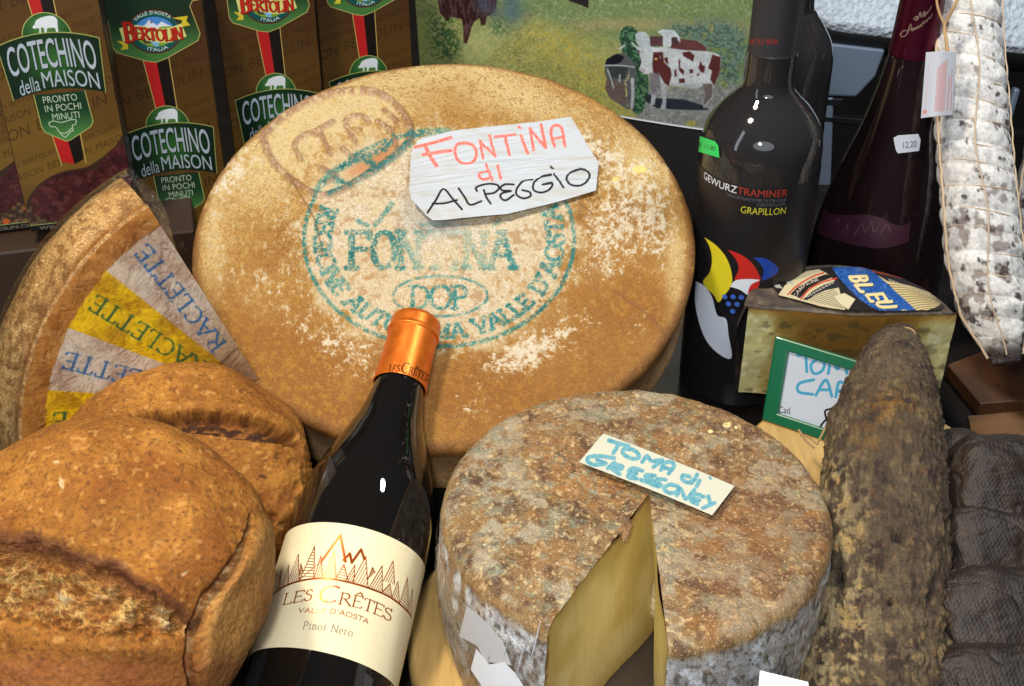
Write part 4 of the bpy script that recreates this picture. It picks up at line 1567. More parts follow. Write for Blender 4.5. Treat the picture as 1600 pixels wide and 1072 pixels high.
    for j in (0, len(th2) - 1):
        k0 = len(pr) - 2
        ring = Pr[:k0, j]
        inner = C0 + pr[:k0, 1][:, None] * n
        kk = np.linspace(0.02, 1, 24)[None, :, None]
        G = inner[:, None] * (1 - kk) + ring[:, None] * kk
        grid('cut_side', G, MP.m, root, flip=(j != 0))
    # --- plastic film: thin crumpled skin just above face and rind
    pf = np.concatenate([np.stack([np.linspace(.05, .99, 70), np.full(70, .0016)], 1), smooth_path([(1.015, .0014), (1.024, -.003), (1.03, -.010), (1.075, -.022), (1.094, -.036), (1.075, -.052), (1.02, -T)], 8)])
    th3 = np.linspace(a_r - .045, a_l, 300)
    d3 = np.cos(th3)[:, None] * e1 + np.sin(th3)[:, None] * e2
    Pw = C0 + (pf[:, :1] * R)[:, :, None] * d3[None] + pf[:, 1][:, None, None] * n
    k1 = fbm(Pw * 1.0, 55, 3, 81)
    Pw = Pw + ((k1 - .5) * .005)[..., None] * n
    grid('plastic_film', Pw, FILM, root, flip=True)
    # loose ears of film at the top corner
    c = C0 + dirs[0] * R
    t = nrm(np.cross(n, dirs[0]))
    G = np.zeros((26, 22, 3))
    for i in range(26):
        for j in range(22):
            f, g = i / 25, j / 21
            G[i, j] = c + dirs[0] * (R * (-.22 + .30 * f)) - t * (.001 + .012 * g * math.sin(f * 2.6 + .3)) - n * (.004 + .03 * g)
    G = G + ((fbm(G, 90, 3, 83) - .5) * .012)[..., None] * n
    grid('film_flap', G, FILM, root)


make_raclette()

# ================================================================== printed cartons
BW, BH, BD = .084, .2705, .052      # one carton
BUNIT = BW / 100.0                  # print units: 100 across


def carton_print():
    S = Sheet(0, 0, 100, 322, 3.2, (.265, .165, .07))
    Q = xy0(S.X, S.Y)
    g = np.clip((S.Y - 30) / 230, 0, 1)
    S.rgb = S.rgb * (1 - g[..., None]) + A(.50, .37, .14) * g[..., None]          # the print runs from brown to ochre
    S.paint(sm(.4, .7, fbm(Q, .02, 3, 1)), (.29, .18, .08), .35)
    # faint slanted words
    wm = S.zero()
    rng = random.Random(5)
    y = 40
    row = 0
    while y < 262:
        x = -30 + (row % 3) * 11
        big = (11, 5, 7)[row % 3]
        for w in ('MAISON', 'BERTOLIN', 'MAISON', 'BERTOLIN'):
            ww = len(w) * big * .74
            V, T = sans(w)
            lo, hi = V.min(0), V.max(0)
            q = (V - lo) / (hi - lo)
            X = x + q[:, 0] * ww
            Y = y - q[:, 1] * big
            Y = Y - (X - 0) * .30
            S.tris(np.stack([X, Y + 18], 1), T, wm)
            x += ww + big * .7
        y += big * 2.1 + 3
        row += 1
    S.paint(wm, (.16, .10, .04), .5)
    # ribbon
    for y0, y1, xa, xb in ((62, 118, 42, 54), (228, 258, 47, 51)):
        S.paint(S.poly([(38, y0), (50, y0), (52, y1), (43 if y1 < 200 else 41, y1 - (0 if y1 < 200 else 4))]), (.74, .13, .13))
        S.paint(S.poly([(50, y0), (62, y0), (62 if y1 < 200 else 61, y1 - (0 if y1 < 200 else 4)), (52, y1)]), (.10, .07, .06))
        gl = S.zero()
        S.stroke([(37.6, y0), (42.5 if y1 < 200 else 40.5, y1)], .8, gl)
        S.stroke([(62.4, y0), (62.6, y1)], .8, gl)
        S.paint(gl, (.80, .70, .38))
    # top shield
    sh = [(0, 0), (100, 0), (100, 11), (92, 12), (89, 17), (95, 44), (92, 51), (60, 66), (50, 69), (42, 67.5), (15, 56.5), (12, 51), (12, 26), (10, 21), (0, 19)]
    m = S.poly(sh)
    S.paint(m, (.08, .19, .12))
    S.paint(m * sm(22, 62, S.Y), (.28, .49, .24))
    ed = S.zero()
    S.stroke(sh[2:], .9, ed)
    S.paint(ed, (.72, .68, .40))
    # oval with mountains
    cx, cy = 53, 39
    S.paint(S.ellipse(cx, cy, 25, 21.5), (.36, .10, .08))
    S.paint(S.ellipse(cx, cy, 23.8, 20.2), (.06, .34, .33))
    inner = S.ellipse(cx, cy, 18.5, 14.6)
    S.paint(inner, (.30, .56, .86))
    S.paint(inner * S.poly([(34, 36), (40, 34), (46, 31), (50, 26.5), (53, 30), (56, 33), (61, 29.5), (66, 33), (72, 36), (72, 42), (34, 42)]), (.90, .93, .97))
    S.paint(inner * S.poly([(50, 26.5), (50.5, 31), (53, 30)]), (.45, .50, .60))
    S.paint(inner * S.poly([(50, 38), (60, 34.5), (72, 35), (72, 56), (34, 56), (34, 42)]), (.50, .66, .18))
    S.paint(inner * S.poly([(50, 46), (53, 46), (56, 50), (54, 52), (58, 56), (52, 56), (51, 52), (48, 50)]), (.50, .74, .95))
    S.paint(S.poly([(41, 47), (45, 44.5), (49, 47), (48, 50), (42, 50)]), (.34, .28, .26))
    wt = S.zero()
    text_path(S, "VALLE D'AOSTA", [(cx + 21.2 * math.cos(a), cy + 17.4 * math.sin(a)) for a in np.radians(np.linspace(222, 318, 9))], 2.9, lambda p, t: A(t[1], -t[0]), wt, thick=.20, thin=.18, serif=0)
    text_path(S, 'ITALIA', [(cx + 21.4 * math.cos(a), cy + 19.0 * math.sin(a)) for a in np.radians(np.linspace(118, 62, 7))], 2.9, lambda p, t: A(t[1], -t[0]), wt, thick=.22, thin=.2, serif=0)
    S.paint(wt, (.88, .92, .90))
    # banner
    S.paint(S.poly([(17, 45), (27, 47), (26, 54), (19, 54), (22, 50)]), (.88, .78, .20))
    S.paint(S.poly([(71, 27), (86, 26), (84, 31), (87, 35.5), (78, 36.5), (80, 30)]), (.88, .78, .20))
    top = smooth_path([(21, 33), (36, 31), (50, 34.5), (64, 36.5), (79, 33)], 8)
    bot = smooth_path([(82, 46), (66, 50.5), (50, 48.5), (36, 45), (23, 49)], 8)
    S.paint(S.poly(np.concatenate([top, bot]), soft=.5), (.90, .88, .52))
    bs = S.zero()
    lt = S.zero()
    x = 24.5
    for ch, w, y, hh in (('B', 9.4, 46.5, 18), ('E', 5.8, 44.6, 11), ('R', 6.9, 45.2, 11), ('T', 6.2, 46.4, 11), ('O', 7.4, 47.6, 10.6), ('L', 5.8, 48.3, 10.4), ('I', 3.2, 48.3, 10.4), ('N', 7.4, 47.6, 10.6)):
        gw = GLYPH[ch][0]
        letter(S, ch, (x, y), (w / gw, .35), (0, -hh), lt, thick=.20, thin=.085, serif=.10)
        letter(S, ch, (x + .35, y + .35), (w / gw, .35), (0, -hh), bs, thick=.25, thin=.13, serif=.12)
        x += w + .25
    S.paint(bs, (.20, .08, .05))
    S.paint(lt, (.78, .16, .10))
    # pig badge
    dome = S.ellipse(51, 136, 21, 22) * (S.Y < 138)
    S.paint(dome, (.12, .30, .15))
    S.paint(dome * np.exp(-(((S.X - 51) / 14) ** 2 + ((S.Y - 126) / 10) ** 2)), (.38, .58, .28), .9)
    e = S.zero()
    S.stroke([(51 + 21 * math.cos(a), 136 + 22 * math.sin(a)) for a in np.radians(np.linspace(180, 360, 30))], .8, e)
    S.paint(e, (.70, .72, .40))
    pig = smooth_path([(42.5, 124), (44, 121), (46, 119.5), (50, 118), (56, 117.2), (60, 118), (62.3, 121), (61.8, 126), (61, 133), (59.6, 133), (59, 128.5), (55.5, 128), (52.5, 128.2), (51, 132.5), (49.3, 132.8), (49.8, 128), (47.5, 127), (46.5, 131.5), (45, 132), (45.6, 127.5), (41.2, 127.5), (40.6, 125.5), (42.5, 124)], 4)
    S.paint(S.poly(pig), (.90, .93, .95))
    # green band with the name
    bend = lambda P: np.stack([P[:, 0], P[:, 1] + ((P[:, 0] - 51) / 45) ** 2 * 9], 1)
    n = 20
    bt = bend(np.stack([np.linspace(7, 95, n), np.full(n, 132.)], 1))
    bb = bend(np.stack([np.linspace(92, 11, n), np.full(n, 184.)], 1))
    band = S.poly(np.concatenate([bt, bb]), soft=1.0)
    S.paint(band, (.05, .14, .09))
    S.paint(band * np.exp(-(((S.X - 51) / 26) ** 2 + ((S.Y - 158) / 20) ** 2)), (.20, .42, .17), .95)
    ed = S.zero()
    S.stroke(bt, .9, ed)
    S.stroke([bt[0], bb[-1]], .7, ed)
    S.stroke([bt[-1], bb[0]], .7, ed)
    S.paint(ed, (.68, .70, .38))
    V, T = fit_text('COTECHINO', 13, 89, 164, 137, .008, bend)
    sd = S.zero()
    S.tris(V + A(.7, .9), T, sd)
    S.paint(sd, (.02, .05, .04), .8)
    t = S.tris(V, T)
    V, T = fit_text('MAISON', 39, 88, 184 - 1.5, 167, .0, lambda P: bend(P) + A(0, -.5))
    S.tris(V, T, t)
    V, T = fit_text('della', 18, 36, 183, 169, .0, bend)
    S.tris(V, T, t)
    S.paint(t, (.72, .76, .81))
    # lower shield
    ls = [(29, 188), (74, 188), (76, 218), (73, 223), (52, 234), (48, 234), (32, 224), (30, 219)]
    m = S.poly(ls)
    S.paint(m, (.10, .23, .14))
    S.paint(m * sm(200, 232, S.Y), (.30, .52, .26))
    e = S.zero()
    S.stroke(ls[1:] + ls[:1], .8, e)
    S.paint(e, (.70, .72, .40))
    t = S.zero()
    for w, x0, x1, y in (('PRONTO', 36, 66, 196.5), ('IN POCHI', 36, 68, 205), ('MINUTI', 41, 65, 213.5)):
        V, T = fit_text(w, x0, x1, y, y - 6.4, -.006)
        S.tris(V, T, t)
    for st in ([(46, 228), (42, 220), (38, 219), (37, 215.5), (41, 214), (48, 216), (56, 214.5), (61, 215), (60, 219), (57, 220), (57, 225)], [(46, 228), (49, 230.5), (54, 226), (57, 225)], [(45, 226), (50, 226.5), (56, 222.5)]):
        S.stroke(smooth_path(st, 5), .75, t)
    S.paint(t, (.80, .86, .74))
    # serving photo along the foot
    meat = S.poly(smooth_path([(-2, 300), (6, 285), (20, 272), (40, 264), (62, 262), (78, 254), (90, 246), (103, 240), (103, 325), (-2, 325)], 6), soft=1)
    S.paint(meat, (.24, .16, .12))
    saus = S.poly(smooth_path([(4, 302), (8, 286), (24, 272), (46, 265), (70, 267), (84, 280), (74, 296), (48, 308), (20, 313), (4, 302)], 6), soft=1)
    sl = S.poly(smooth_path([(70, 266), (82, 254), (102, 243), (103, 280), (84, 284), (70, 266)], 5), soft=1)
    mt = np.clip(saus + sl, 0, 1)
    S.paint(mt, (.29, .12, .12))
    S.paint(mt * sm(.5, .65, fbm(Q, .35, 3, 7)), (.42, .22, .21), .7)
    S.paint(mt * sm(.55, .7, fbm(Q, .12, 3, 9)), (.20, .08, .085), .7)
    lent = meat * (1 - mt)
    for k in range(230):
        a, b = rng.uniform(-2, 102), rng.uniform(296, 322)
        S.paint(S.ellipse(a, b, 2.2, 1.8) * lent, [(.42, .33, .24), (.26, .20, .15), (.52, .40, .26)][k % 3], .7)
    for a, b in ((24, 306), (30, 309), (58, 312), (80, 300)):
        S.paint(S.poly([(a, b), (a + 5, b - 3), (a + 8, b + 1), (a + 3, b + 4)]) * lent, (.78, .36, .12))
    S.paint(S.poly([(0, 316), (100, 316), (100, 322), (0, 322)]), (.05, .04, .03))
    V, T = fit_text('WWW.BERTOLIN.COM', 8, 92, 321, 317.5)
    S.paint(S.tris(V, T), (.70, .66, .55), .8)
    e = S.zero()
    S.stroke([(0, 315.5), (100, 315.5)], .8, e)
    S.paint(e, (.62, .66, .38))
    return S


CP = carton_print()
CP.rgb = CP.rgb * .90
M = Mat('printed_carton')
CARTON_ART = M.set(base=M.attr('col'), rough=.34, spec=.45, coat=.25, coat_rough=.12)
CARTON_SIDE = plain('carton_side', (.16, .105, .06), .4)


def local_axes(yaw, lean=0.0):
    ex = A(math.cos(yaw), math.sin(yaw), 0)
    ez = A(math.sin(yaw) * -math.sin(lean), math.cos(yaw) * math.sin(lean), math.cos(lean))
    return ex, np.cross(ez, ex), ez


def make_carton(label):
    """built standing at the origin: front towards -Y, foot at z = 0"""
    root = thing('food_carton', (0, 0, 0), label, 'box', 'printed food cartons standing in a row at the back')
    ex, ey, ez = A(1, 0, 0), A(0, 1, 0), A(0, 0, 1)
    box_mesh('carton_body', A(0, BD / 2, BH / 2), ex, ey, ez, BW, BD, BH, CARTON_SIDE, root, .0012)
    P = np.stack([(CP.X / 100 - .5) * (BW - .0016), np.full(CP.X.shape, -.0006), .0006 + (322 - CP.Y) / 322 * (BH - .0016)], -1)
    P[..., 1] += .0009 * (vnoise(P, 30, 5) - .5)
    grid('front_print', P, CARTON_ART, root, {'col': CP.rgb}, flip=True)
    return root


def copy_thing(root, label, loc, rot):
    r = root.copy()
    COL.objects.link(r)
    r['label'] = label
    r.location = loc
    r.rotation_euler = rot
    for ch in root.children:
        c = ch.copy()
        COL.objects.link(c)
        c.parent = r
    return r


CARTON = make_carton('brown carton with the oval mountain emblem fully in view, second from the left')


def place_carton(o, u, v, d, yaw, lean, unit=(50, 125)):
    """stand a carton so that a spot of its print is where it stands on the shelf"""
    ex, ey, ez = local_axes(yaw, lean)
    p = at(u, v, d) - ex * ((unit[0] - 50) * BUNIT) - ez * ((322 - unit[1]) * BUNIT)
    o.location = p
    o.rotation_euler = (-lean, 0, yaw)
    print('carton foot', np.round(p, 3))
    return p


Y13 = math.radians(13)
place_carton(CARTON, 258, 181, 1.05, Y13, 0)
CARTONS = [copy_thing(CARTON, l, (0, 0, 0), (0, 0, 0)) for l in (
    'brown carton with a sausage picture on its lower half, raised above the cheese wedge',
    'brown carton at the left edge, mostly cut off by the frame',
    'brown carton whose pig badge is partly above the big wheel, third from the left',
    'rightmost brown carton, beside the cow picture')]
FOOT1 = place_carton(CARTONS[0], 68, 38, .94, math.radians(14), math.radians(2))
FOOT0 = place_carton(CARTONS[1], -84, 52, .952, math.radians(14), math.radians(2))
place_carton(CARTONS[2], 428, 129, 1.13, Y13, 0)
place_carton(CARTONS[3], 573, 101, 1.172, Y13, 0)

# dark box that lifts the two left cartons
ex, ey, ez = local_axes(math.radians(14))
zt = min(FOOT1[2], FOOT0[2]) - .001
c = (FOOT1 + FOOT0) / 2 + ey * .03 - ex * .06
o = box_mesh('cardboard_box', A(c[0], c[1], zt / 2), ex, ey, ez, .36, .10, zt - .002, plain('dark_brown_cardboard', (.20, .13, .08), .55), None, .0015, origin=A(c[0], c[1], 0))
tag(o, 'dark brown cardboard box carrying the two left cartons', 'box')


# ================================================================== cow picture
def make_poster():
    S = Sheet(630, -40, 1230, 260, 1.35, (.60, .64, .40))
    U, V = S.X, S.Y
    Q = xy0(U, V)
    c3 = lambda pts: crop(pts, 640, 0, 2.963)
    c6 = lambda pts: crop(pts, 920, 30, 5.954)
    n1, n2, n3 = fbm(Q, .02, 4, 1), fbm(Q, .09, 4, 2), fbm(Q * A(1, 1, 1), .35, 3, 3)
    P = S.paint
    P(sm(.4, .7, n1), (.66, .66, .42), .7)
    hill = sm(-6, 6, (U - 790) * .30 + 12 - V + (n2 - .5) * 18)     # upper right pasture
    P(hill, (.50, .58, .36))
    P(hill * sm(.5, .65, n2), (.40, .50, .30), .8)
    P(np.exp(-((V - 38 - (U - 900) * .03 + (n1 - .5) * 20) / 12) ** 2) * sm(860, 930, U), (.66, .62, .42), .8)
    P(sm(.62, .68, n3) * hill, (.72, .74, .66), .5)
    dn = np.exp(-(((U - 860 - (V - 60) * 1.2) / 55) ** 2)) * sm(30, 60, V)
    P(sm(.46, .62, n3) * .9 * (1 - hill), (.46, .52, .30), .6)
    P(np.clip(dn * 1.1, 0, 1) * sm(.44, .60, n3 + .03), (.80, .70, .30), .7)
    yl = blobs(U, V, [(800, 70, 70, 40, 30, .9), (860, 120, 90, 20, 20, 1.0), (700, 80, 40, 30, 0, .5), (920, 130, 40, 20, 0, .8), (830, 50, 30, 20, 30, .5)])
    P(np.clip(yl, 0, 1) * sm(.46, .58, fbm(Q, .75, 2, 5)), (.78, .71, .34), .65)
    P(np.clip(yl, 0, 1) * sm(.54, .64, fbm(Q, .42, 2, 15)), (.42, .48, .26), .5)
    P(blobs(U, V, [(740, 70, 26, 30, 10, 1.0), (775, 52, 20, 20, 0, .8)]), (.72, .74, .50), .9)
    P(np.clip(blobs(U, V, [(690, 50, 26, 34, 0, 1.1), (700, 75, 20, 16, 0, 1), (780, 42, 16, 14, 0, 1)]), 0, 1) * sm(.40, .56, n3 + n2 * .3 - .12), (.24, .38, .22), .85)
    P(blobs(U, V, [(660, 65, 12, 30, 0, 1.0)]) * sm(.45, .6, n3), (.70, .66, .28), .8)
    P(blobs(U, V, [(800, 20, 26, 24, 0, .9), (800, 8, 12, 20, 0, .8)]), (.36, .46, .44), .8)
    # dark cow at the left
    cow = S.poly(c3([(120, -80), (132, 10), (140, 60), (165, 85), (200, 78), (240, 88), (250, 140), (250, 195), (262, 205), (272, 180), (285, 130), (300, 100), (330, 78), (375, 72), (400, 40), (410, -80)]), soft=1.5)
    P(cow, (.20, .11, .11))
    P(cow * sm(.5, .62, fbm(Q * A(2, .5, 1), .12, 3, 7)), (.34, .22, .22), .8)
    P(S.poly(c3([(150, -20), (165, 95), (182, 96), (190, 60), (176, -20)]), soft=1.5), (.22, .13, .12))
    P(S.poly(c3([(322, 60), (330, 118), (350, 116), (360, 60)]), soft=1.5), (.26, .15, .13))
    P(np.clip(blobs(U, V, [(755, 6, 12, 18, 0, 1.2), (772, 18, 8, 12, 0, .8)]), 0, 1), (.28, .33, .42), .8)
    P(cow * sm(.55, .7, fbm(Q * A(3, .6, 1), .2, 3, 8)), (.46, .36, .36), .6)
    P(S.poly(c3([(735, -10), (828, -10), (828, 38), (790, 22), (740, 5)])), (.16, .14, .14))
    # right part: bushes, ground
    bush = np.clip(blobs(U, V, [(1105, 58, 36, 22, 0, 1.2), (1135, 70, 30, 30, 0, 1.2), (1140, 110, 24, 40, 0, 1.0), (1060, 50, 26, 14, 0, .8)]), 0, 1) * sm(960, 1010, U)
    P(bush * sm(.30, .5, n2), (.44, .54, .48))
    P(bush * sm(.5, .62, n3), (.26, .36, .31), .8)
    gr = sm(132, 142, V + (n2 - .5) * 16) * sm(985, 1005, U)
    P(gr, (.56, .58, .58))
    P(gr * sm(.46, .62, n2), (.44, .46, .46), .8)
    P(gr * sm(.58, .68, n3), (.70, .71, .70), .6)
    P(S.poly(c6([(500, 660), (620, 735), (760, 738), (900, 750), (1055, 800), (1120, 845), (900, 845), (640, 830), (520, 760)]), soft=2), (.17, .19, .23))
    P(blobs(U, V, [(1080, 193, 8, 4, 0, 1.2)]), (.66, .64, .24), .9)
    leaf = np.clip(blobs(U, V, [(985, 65, 14, 22, 0, 1.2), (990, 95, 14, 20, 0, 1.1), (1000, 132, 14, 26, 0, 1.2), (996, 165, 10, 14, 0, 1), (980, 55, 10, 10, 0, 1)]), 0, 1)
    P(sm(.35, .6, leaf) * 1.0, (.16, .28, .22))
    P(sm(.35, .6, leaf) * sm(.48, .6, n3), (.36, .54, .38), .9)
    # trough and barrel
    P(S.poly(c6([(150, 420), (160, 380), (230, 330), (330, 310), (400, 380), (440, 440), (440, 560), (425, 830), (360, 840), (200, 740), (150, 640), (170, 560), (150, 500)]), soft=1.5), (.36, .37, .38))
    P(S.poly(c6([(150, 420), (170, 370), (270, 320), (330, 350), (300, 400), (240, 420)]), soft=1.2), (.10, .10, .14))
    P(S.poly(c6([(150, 640), (165, 560), (340, 590), (345, 800), (200, 740)]), soft=1.5), (.42, .36, .34))
    P(S.poly(c6([(180, 440), (370, 440), (330, 560), (200, 540)]), soft=1.5), (.24, .26, .27))
    s = S.zero()
    S.stroke(c6([(150, 430), (290, 430), (420, 445)]), 2.2, s)
    S.stroke(c6([(175, 470), (215, 580), (230, 640)]), 2.4, s)
    S.stroke(c6([(405, 560), (410, 700), (400, 820)]), 5, s)
    S.stroke(c6([(290, 520), (285, 580)]), 2.4, s)
    S.stroke(c6([(280, 280), (330, 245)]), 3, s)
    P(s, (.72, .75, .77), .9)
    s = S.zero()
    S.stroke(c6([(380, 470), (370, 540), (340, 580), (350, 700), (360, 800)]), 3.2, s)
    P(s * sm(.35, .55, n3), (.78, .76, .50), .9)
    # rear cows
    P(S.poly(c6([(760, 200), (830, 175), (900, 190), (1000, 200), (1090, 260), (1100, 300), (760, 280)]), soft=1.2), (.42, .24, .24))
    P(S.poly(c6([(555, 160), (690, 160), (690, 250), (570, 250)]), soft=1.2), (.36, .24, .26))
    P(S.poly(c6([(430, 140), (470, 112), (530, 120), (565, 160), (575, 260), (480, 270), (440, 210)]), soft=1.5), (.74, .78, .80))
    P(S.poly(c6([(640, 120), (690, 95), (790, 100), (850, 170), (850, 220), (800, 170), (760, 260), (690, 265), (690, 160)]), soft=1.5), (.80, .84, .86))
    P(S.poly(c6([(770, 170), (820, 165), (835, 240), (770, 260)]), soft=1.2), (.32, .22, .23))
    # front cow
    body = c6([(400, 215), (425, 250), (465, 262), (560, 252), (620, 262), (700, 262), (900, 288), (1100, 298), (1190, 318), (1232, 352), (1226, 450), (1200, 540), (1160, 640), (1150, 720), (1120, 770), (1070, 830), (1062, 800), (1085, 700), (1060, 620),
               (1000, 650), (900, 640), (760, 612), (738, 640), (722, 700), (716, 835), (664, 840), (688, 760), (672, 690), (640, 640), (622, 700), (612, 795), (572, 805), (588, 700), (560, 600), (556, 510), (518, 512), (464, 470), (492, 400), (470, 330), (440, 270)])
    b = S.poly(body, soft=1.2)
    P(b, (.80, .83, .85))
    P(b * sm(560, 660, (V - 30) * 5.954) * .6, (.58, .59, .60))
    mr = (.36, .18, .18)
    spots = S.zero()
    for pl in ([(600, 308), (690, 305), (700, 400), (760, 460), (772, 520), (742, 625), (700, 590), (660, 520), (600, 500), (590, 430)], [(1150, 330), (1228, 352), (1222, 480), (1170, 625), (1130, 560), (1145, 480), (1110, 455)],
               [(395, 285), (470, 290), (470, 330), (410, 325)], [(870, 310), (940, 300), (985, 340), (970, 395), (930, 370), (880, 345)], [(1020, 450), (1040, 390), (1060, 430), (1085, 440), (1070, 500), (1040, 490)],
               [(835, 380), (850, 370), (850, 450), (890, 480), (880, 520), (840, 480)], [(838, 555), (890, 550), (895, 590), (840, 595)], [(935, 470), (970, 465), (968, 500), (940, 505)], [(795, 480), (810, 460), (820, 520), (800, 545)],
               [(1000, 515), (1030, 500), (1020, 530)], [(700, 360), (735, 355), (740, 420), (710, 400)]):
        S.poly(c6(pl), spots, 1.4)
    P(np.clip(spots, 0, 1) * b * sm(.25, .42, n2 + n3 * .3), mr)
    P(S.poly(c6([(560, 500), (660, 500), (672, 690), (640, 640), (620, 700), (590, 700), (560, 600)]), soft=2) * b, (.44, .42, .44), .8)
    P(S.poly(c6([(1060, 600), (1150, 600), (1150, 720), (1085, 790), (1062, 800)]), soft=2) * b, (.36, .31, .30), .8)
    P(S.ellipse(*c6([(625, 370)])[0], 2.2, 1.8), (.85, .75, .40))
    s = S.zero()
    S.stroke(c6([(402, 215), (425, 250), (460, 262)]), 2, s)
    P(s, (.86, .88, .86))
    P(S.ellipse(*c6([(495, 480)])[0], 5, 3.4) * b, (.74, .66, .66), .7)
    S.rgb = S.rgb * (.74 + .30 * fbm(Q, .55, 3, 55))[..., None] * (.90 + .2 * n2)[..., None]
    # border
    n = nrm(A(math.sin(math.radians(21)) * -1, -math.cos(math.radians(21)), .10))
    p0 = at(1040, 120, 1.19)
    edge = lambda u: np.interp(u, [600, 985, 1040, 1090, 1160, 1230], [118, 186, 195, 202.5, 210, 214])
    P(sm(-3.2, -2.2, V - edge(U)), (.84, .87, .90))
    lft = np.interp(V, [-40, 0, 60, 120], [644, 646, 652, 657])
    # the sheet ends at its cut edges
    rows = np.linspace(0, 1, 330)[:, None]
    cols = np.linspace(0, 1, 640)[None, :]
    l0 = 646 + rows * 12
    Ug = l0 + (1215 - l0) * cols
    Vg = -35 + rows * (edge(Ug) + 35)
    X = on_plane(Ug, Vg, p0, n)
    M = Mat('glossy_photo_print')
    M.set(base=M.attr('col'), rough=.30, spec=.45)
    root = thing('picture', on_plane(np.array(900.), np.array(170.), p0, n), 'colour photograph of red and white cows on a flowery alpine meadow', 'picture')
    grid('photo_print', X, M.m, root, {'col': S.sample(S.rgb, Ug, Vg)}, flip=False)
    # stiff black backing that reaches the counter
    q = [X[0, 0], X[-1, 0], X[-1, -1], X[0, -1]]
    q[1] = q[1] + (q[1] - q[0]) / np.linalg.norm(q[1] - q[0]) * 0
    bl, br = q[1].copy(), q[2].copy()
    bl = A(bl[0] + .0, bl[1] - .02, .002)
    br = A(br[0] + .0, br[1] - .02, .002)
    off = -n * .003
    prism('backing_board', [q[0] + off, q[1] + off, bl + off, br + off, q[2] + off, q[3] + off], -n * .004, plain('black_board', (.055, .045, .04), .5), root)


make_poster()

# ================================================================== dark dried sausage standing in front


def make_mocetta():
    at = lambda u, v, d: CAM + d * .965 * ray(u, v)
    p = [at(1372, 1120, .715), at(1374, 1000, .742), at(1378, 850, .775), at(1383, 700, .825), at(1392, 600, .868), at(1402, 548, .895), at(1412, 524, .905)]
    r = [q * .965 for q in (.0415, .0412, .0402, .0388, .0280, .0185, .0100)]
    path = smooth_path(p, 40)
    rr = np.interp(np.linspace(0, 6, len(path)), np.arange(7), r)
    rr = np.convolve(np.pad(rr, 14, 'edge'), np.ones(29) / 29, 'same')[14:-14]
    T = np.gradient(path, axis=0)
    T = nrm3(T)
    na = 420
    a = np.linspace(0, 2 * math.pi, na, endpoint=False)
    x = nrm(np.cross(A(0, 0, 1), T[0]))
    P = np.zeros((len(path) + 2, na, 3))
    N = np.zeros_like(P)
    for k in range(len(path)):
        x = nrm(x - (x @ T[k]) * T[k])
        y = np.cross(T[k], x)
        N[k + 1] = np.cos(a)[:, None] * x + np.sin(a)[:, None] * y
        P[k + 1] = path[k] + rr[k] * N[k + 1]
    P[0], P[-1] = path[0], path[-1] + T[-1] * .004
    root = thing('dried_sausage', (p[1][0], p[1][1], 0), 'thick dark mould flecked dried sausage with a string loop at its tip', 'sausage')
    u, v = proj(P)
    st = A(1, 1, .6)
    n1, n2, n3, n4 = fbm(P, 26, 4, 91), fbm(P, 90, 4, 92), fbm(P, 260, 4, 93), fbm(P, 620, 3, 94)
    # lengthwise fibres
    ang = np.repeat(a[None], len(P), 0)
    ln = np.repeat(np.linspace(0, 1, len(P))[:, None], na, 1)
    fib = fbm(np.stack([np.cos(ang) * 5, np.sin(ang) * 5, ln * 3], -1), 4.0, 4, 95)
    fib2 = fbm(np.stack([np.cos(ang) * 5, np.sin(ang) * 5, ln * 6], -1), 12.0, 3, 96)
    h = (n1 - .5) * .009 + (n2 - .5) * .0052 + (n3 - .5) * .0042 + (n4 - .5) * .0028 + (fib - .5) * .0008
    pits = blobs(u, v, [(1407, 838, 12, 8, 0, 1.0), (1300, 893, 10, 22, -20, .9), (1393, 940, 6, 5, 0, .8), (1460, 925, 6, 24, 10, .7)])
    h = h - np.clip(pits, 0, 1) * .006
    taper = np.clip(rr / .03, .2, 1)
    taper = np.concatenate([[0], taper, [0]])[:, None]
    P = P + (h * taper)[..., None] * N
    col = np.zeros(P.shape) + A(.37, .305, .225)
    col = mixc(col, (.22, .165, .135), sm(.44, .62, n2 * .6 + n3 * .4))
    col = mixc(col, (.52, .44, .31), sm(.48, .62, fib * .35 + n3 * .65) * .5)
    left = sm(1390, 1290, u) * sm(700, 780, v) + blobs(u, v, [(1300, 770, 26, 90, 0, .8), (1330, 980, 60, 100, 0, .6), (1440, 1000, 40, 80, 0, .3)])
    col = mixc(col, (.68, .60, .43), np.clip(left, 0, 1) * sm(.46, .60, n3 * .75 + fib * .25 + .02) * .85)  # pale crust patches gathered on the left, as if lit from there
    col = mixc(col, (.52, .35, .14), blobs(u, v, [(1390, 635, 45, 34, 0, 1.0), (1360, 690, 40, 26, 0, .5)]) * sm(.42, .60, n3) * .85)
    cr = sm(.61, .69, fbm(P, 210, 3, 97))
    col = mixc(col, (.72, .60, .38), cr * (.35 + .6 * np.clip(left, 0, 1)))
    col = mixc(col, (.10, .06, .05), np.clip(pits, 0, 1) * .8)
    col = mixc(col, (.62, .30, .10), sm(.72, .78, fbm(P, 170, 2, 98)) * .15)
    M = Mat('mouldy_sausage_skin')
    k = M.noise(700, 5, .75)
    M.set(base=M.mix(M.ramp(k, [(.36, .55), (.58, 0.0)]), M.attr('col'), lin((.11, .075, .06))), rough=.66, spec=.35, normal=M.bump(M.math('ADD', k, M.noise(240, 4, .7)), .8, .0022))
    grid('skin', P, M.m, root, {'col': col}, wrap=True, flip=True)
    t = path[-1]
    tube('string_loop', [t - T[-1] * .004 + A(-.002, 0, 0), on_plane_d(1404, 520, .862), on_plane_d(1416, 515, .86), on_plane_d(1427, 522, .858), on_plane_d(1424, 542, .846)], .0019, TWINE, root, 8)


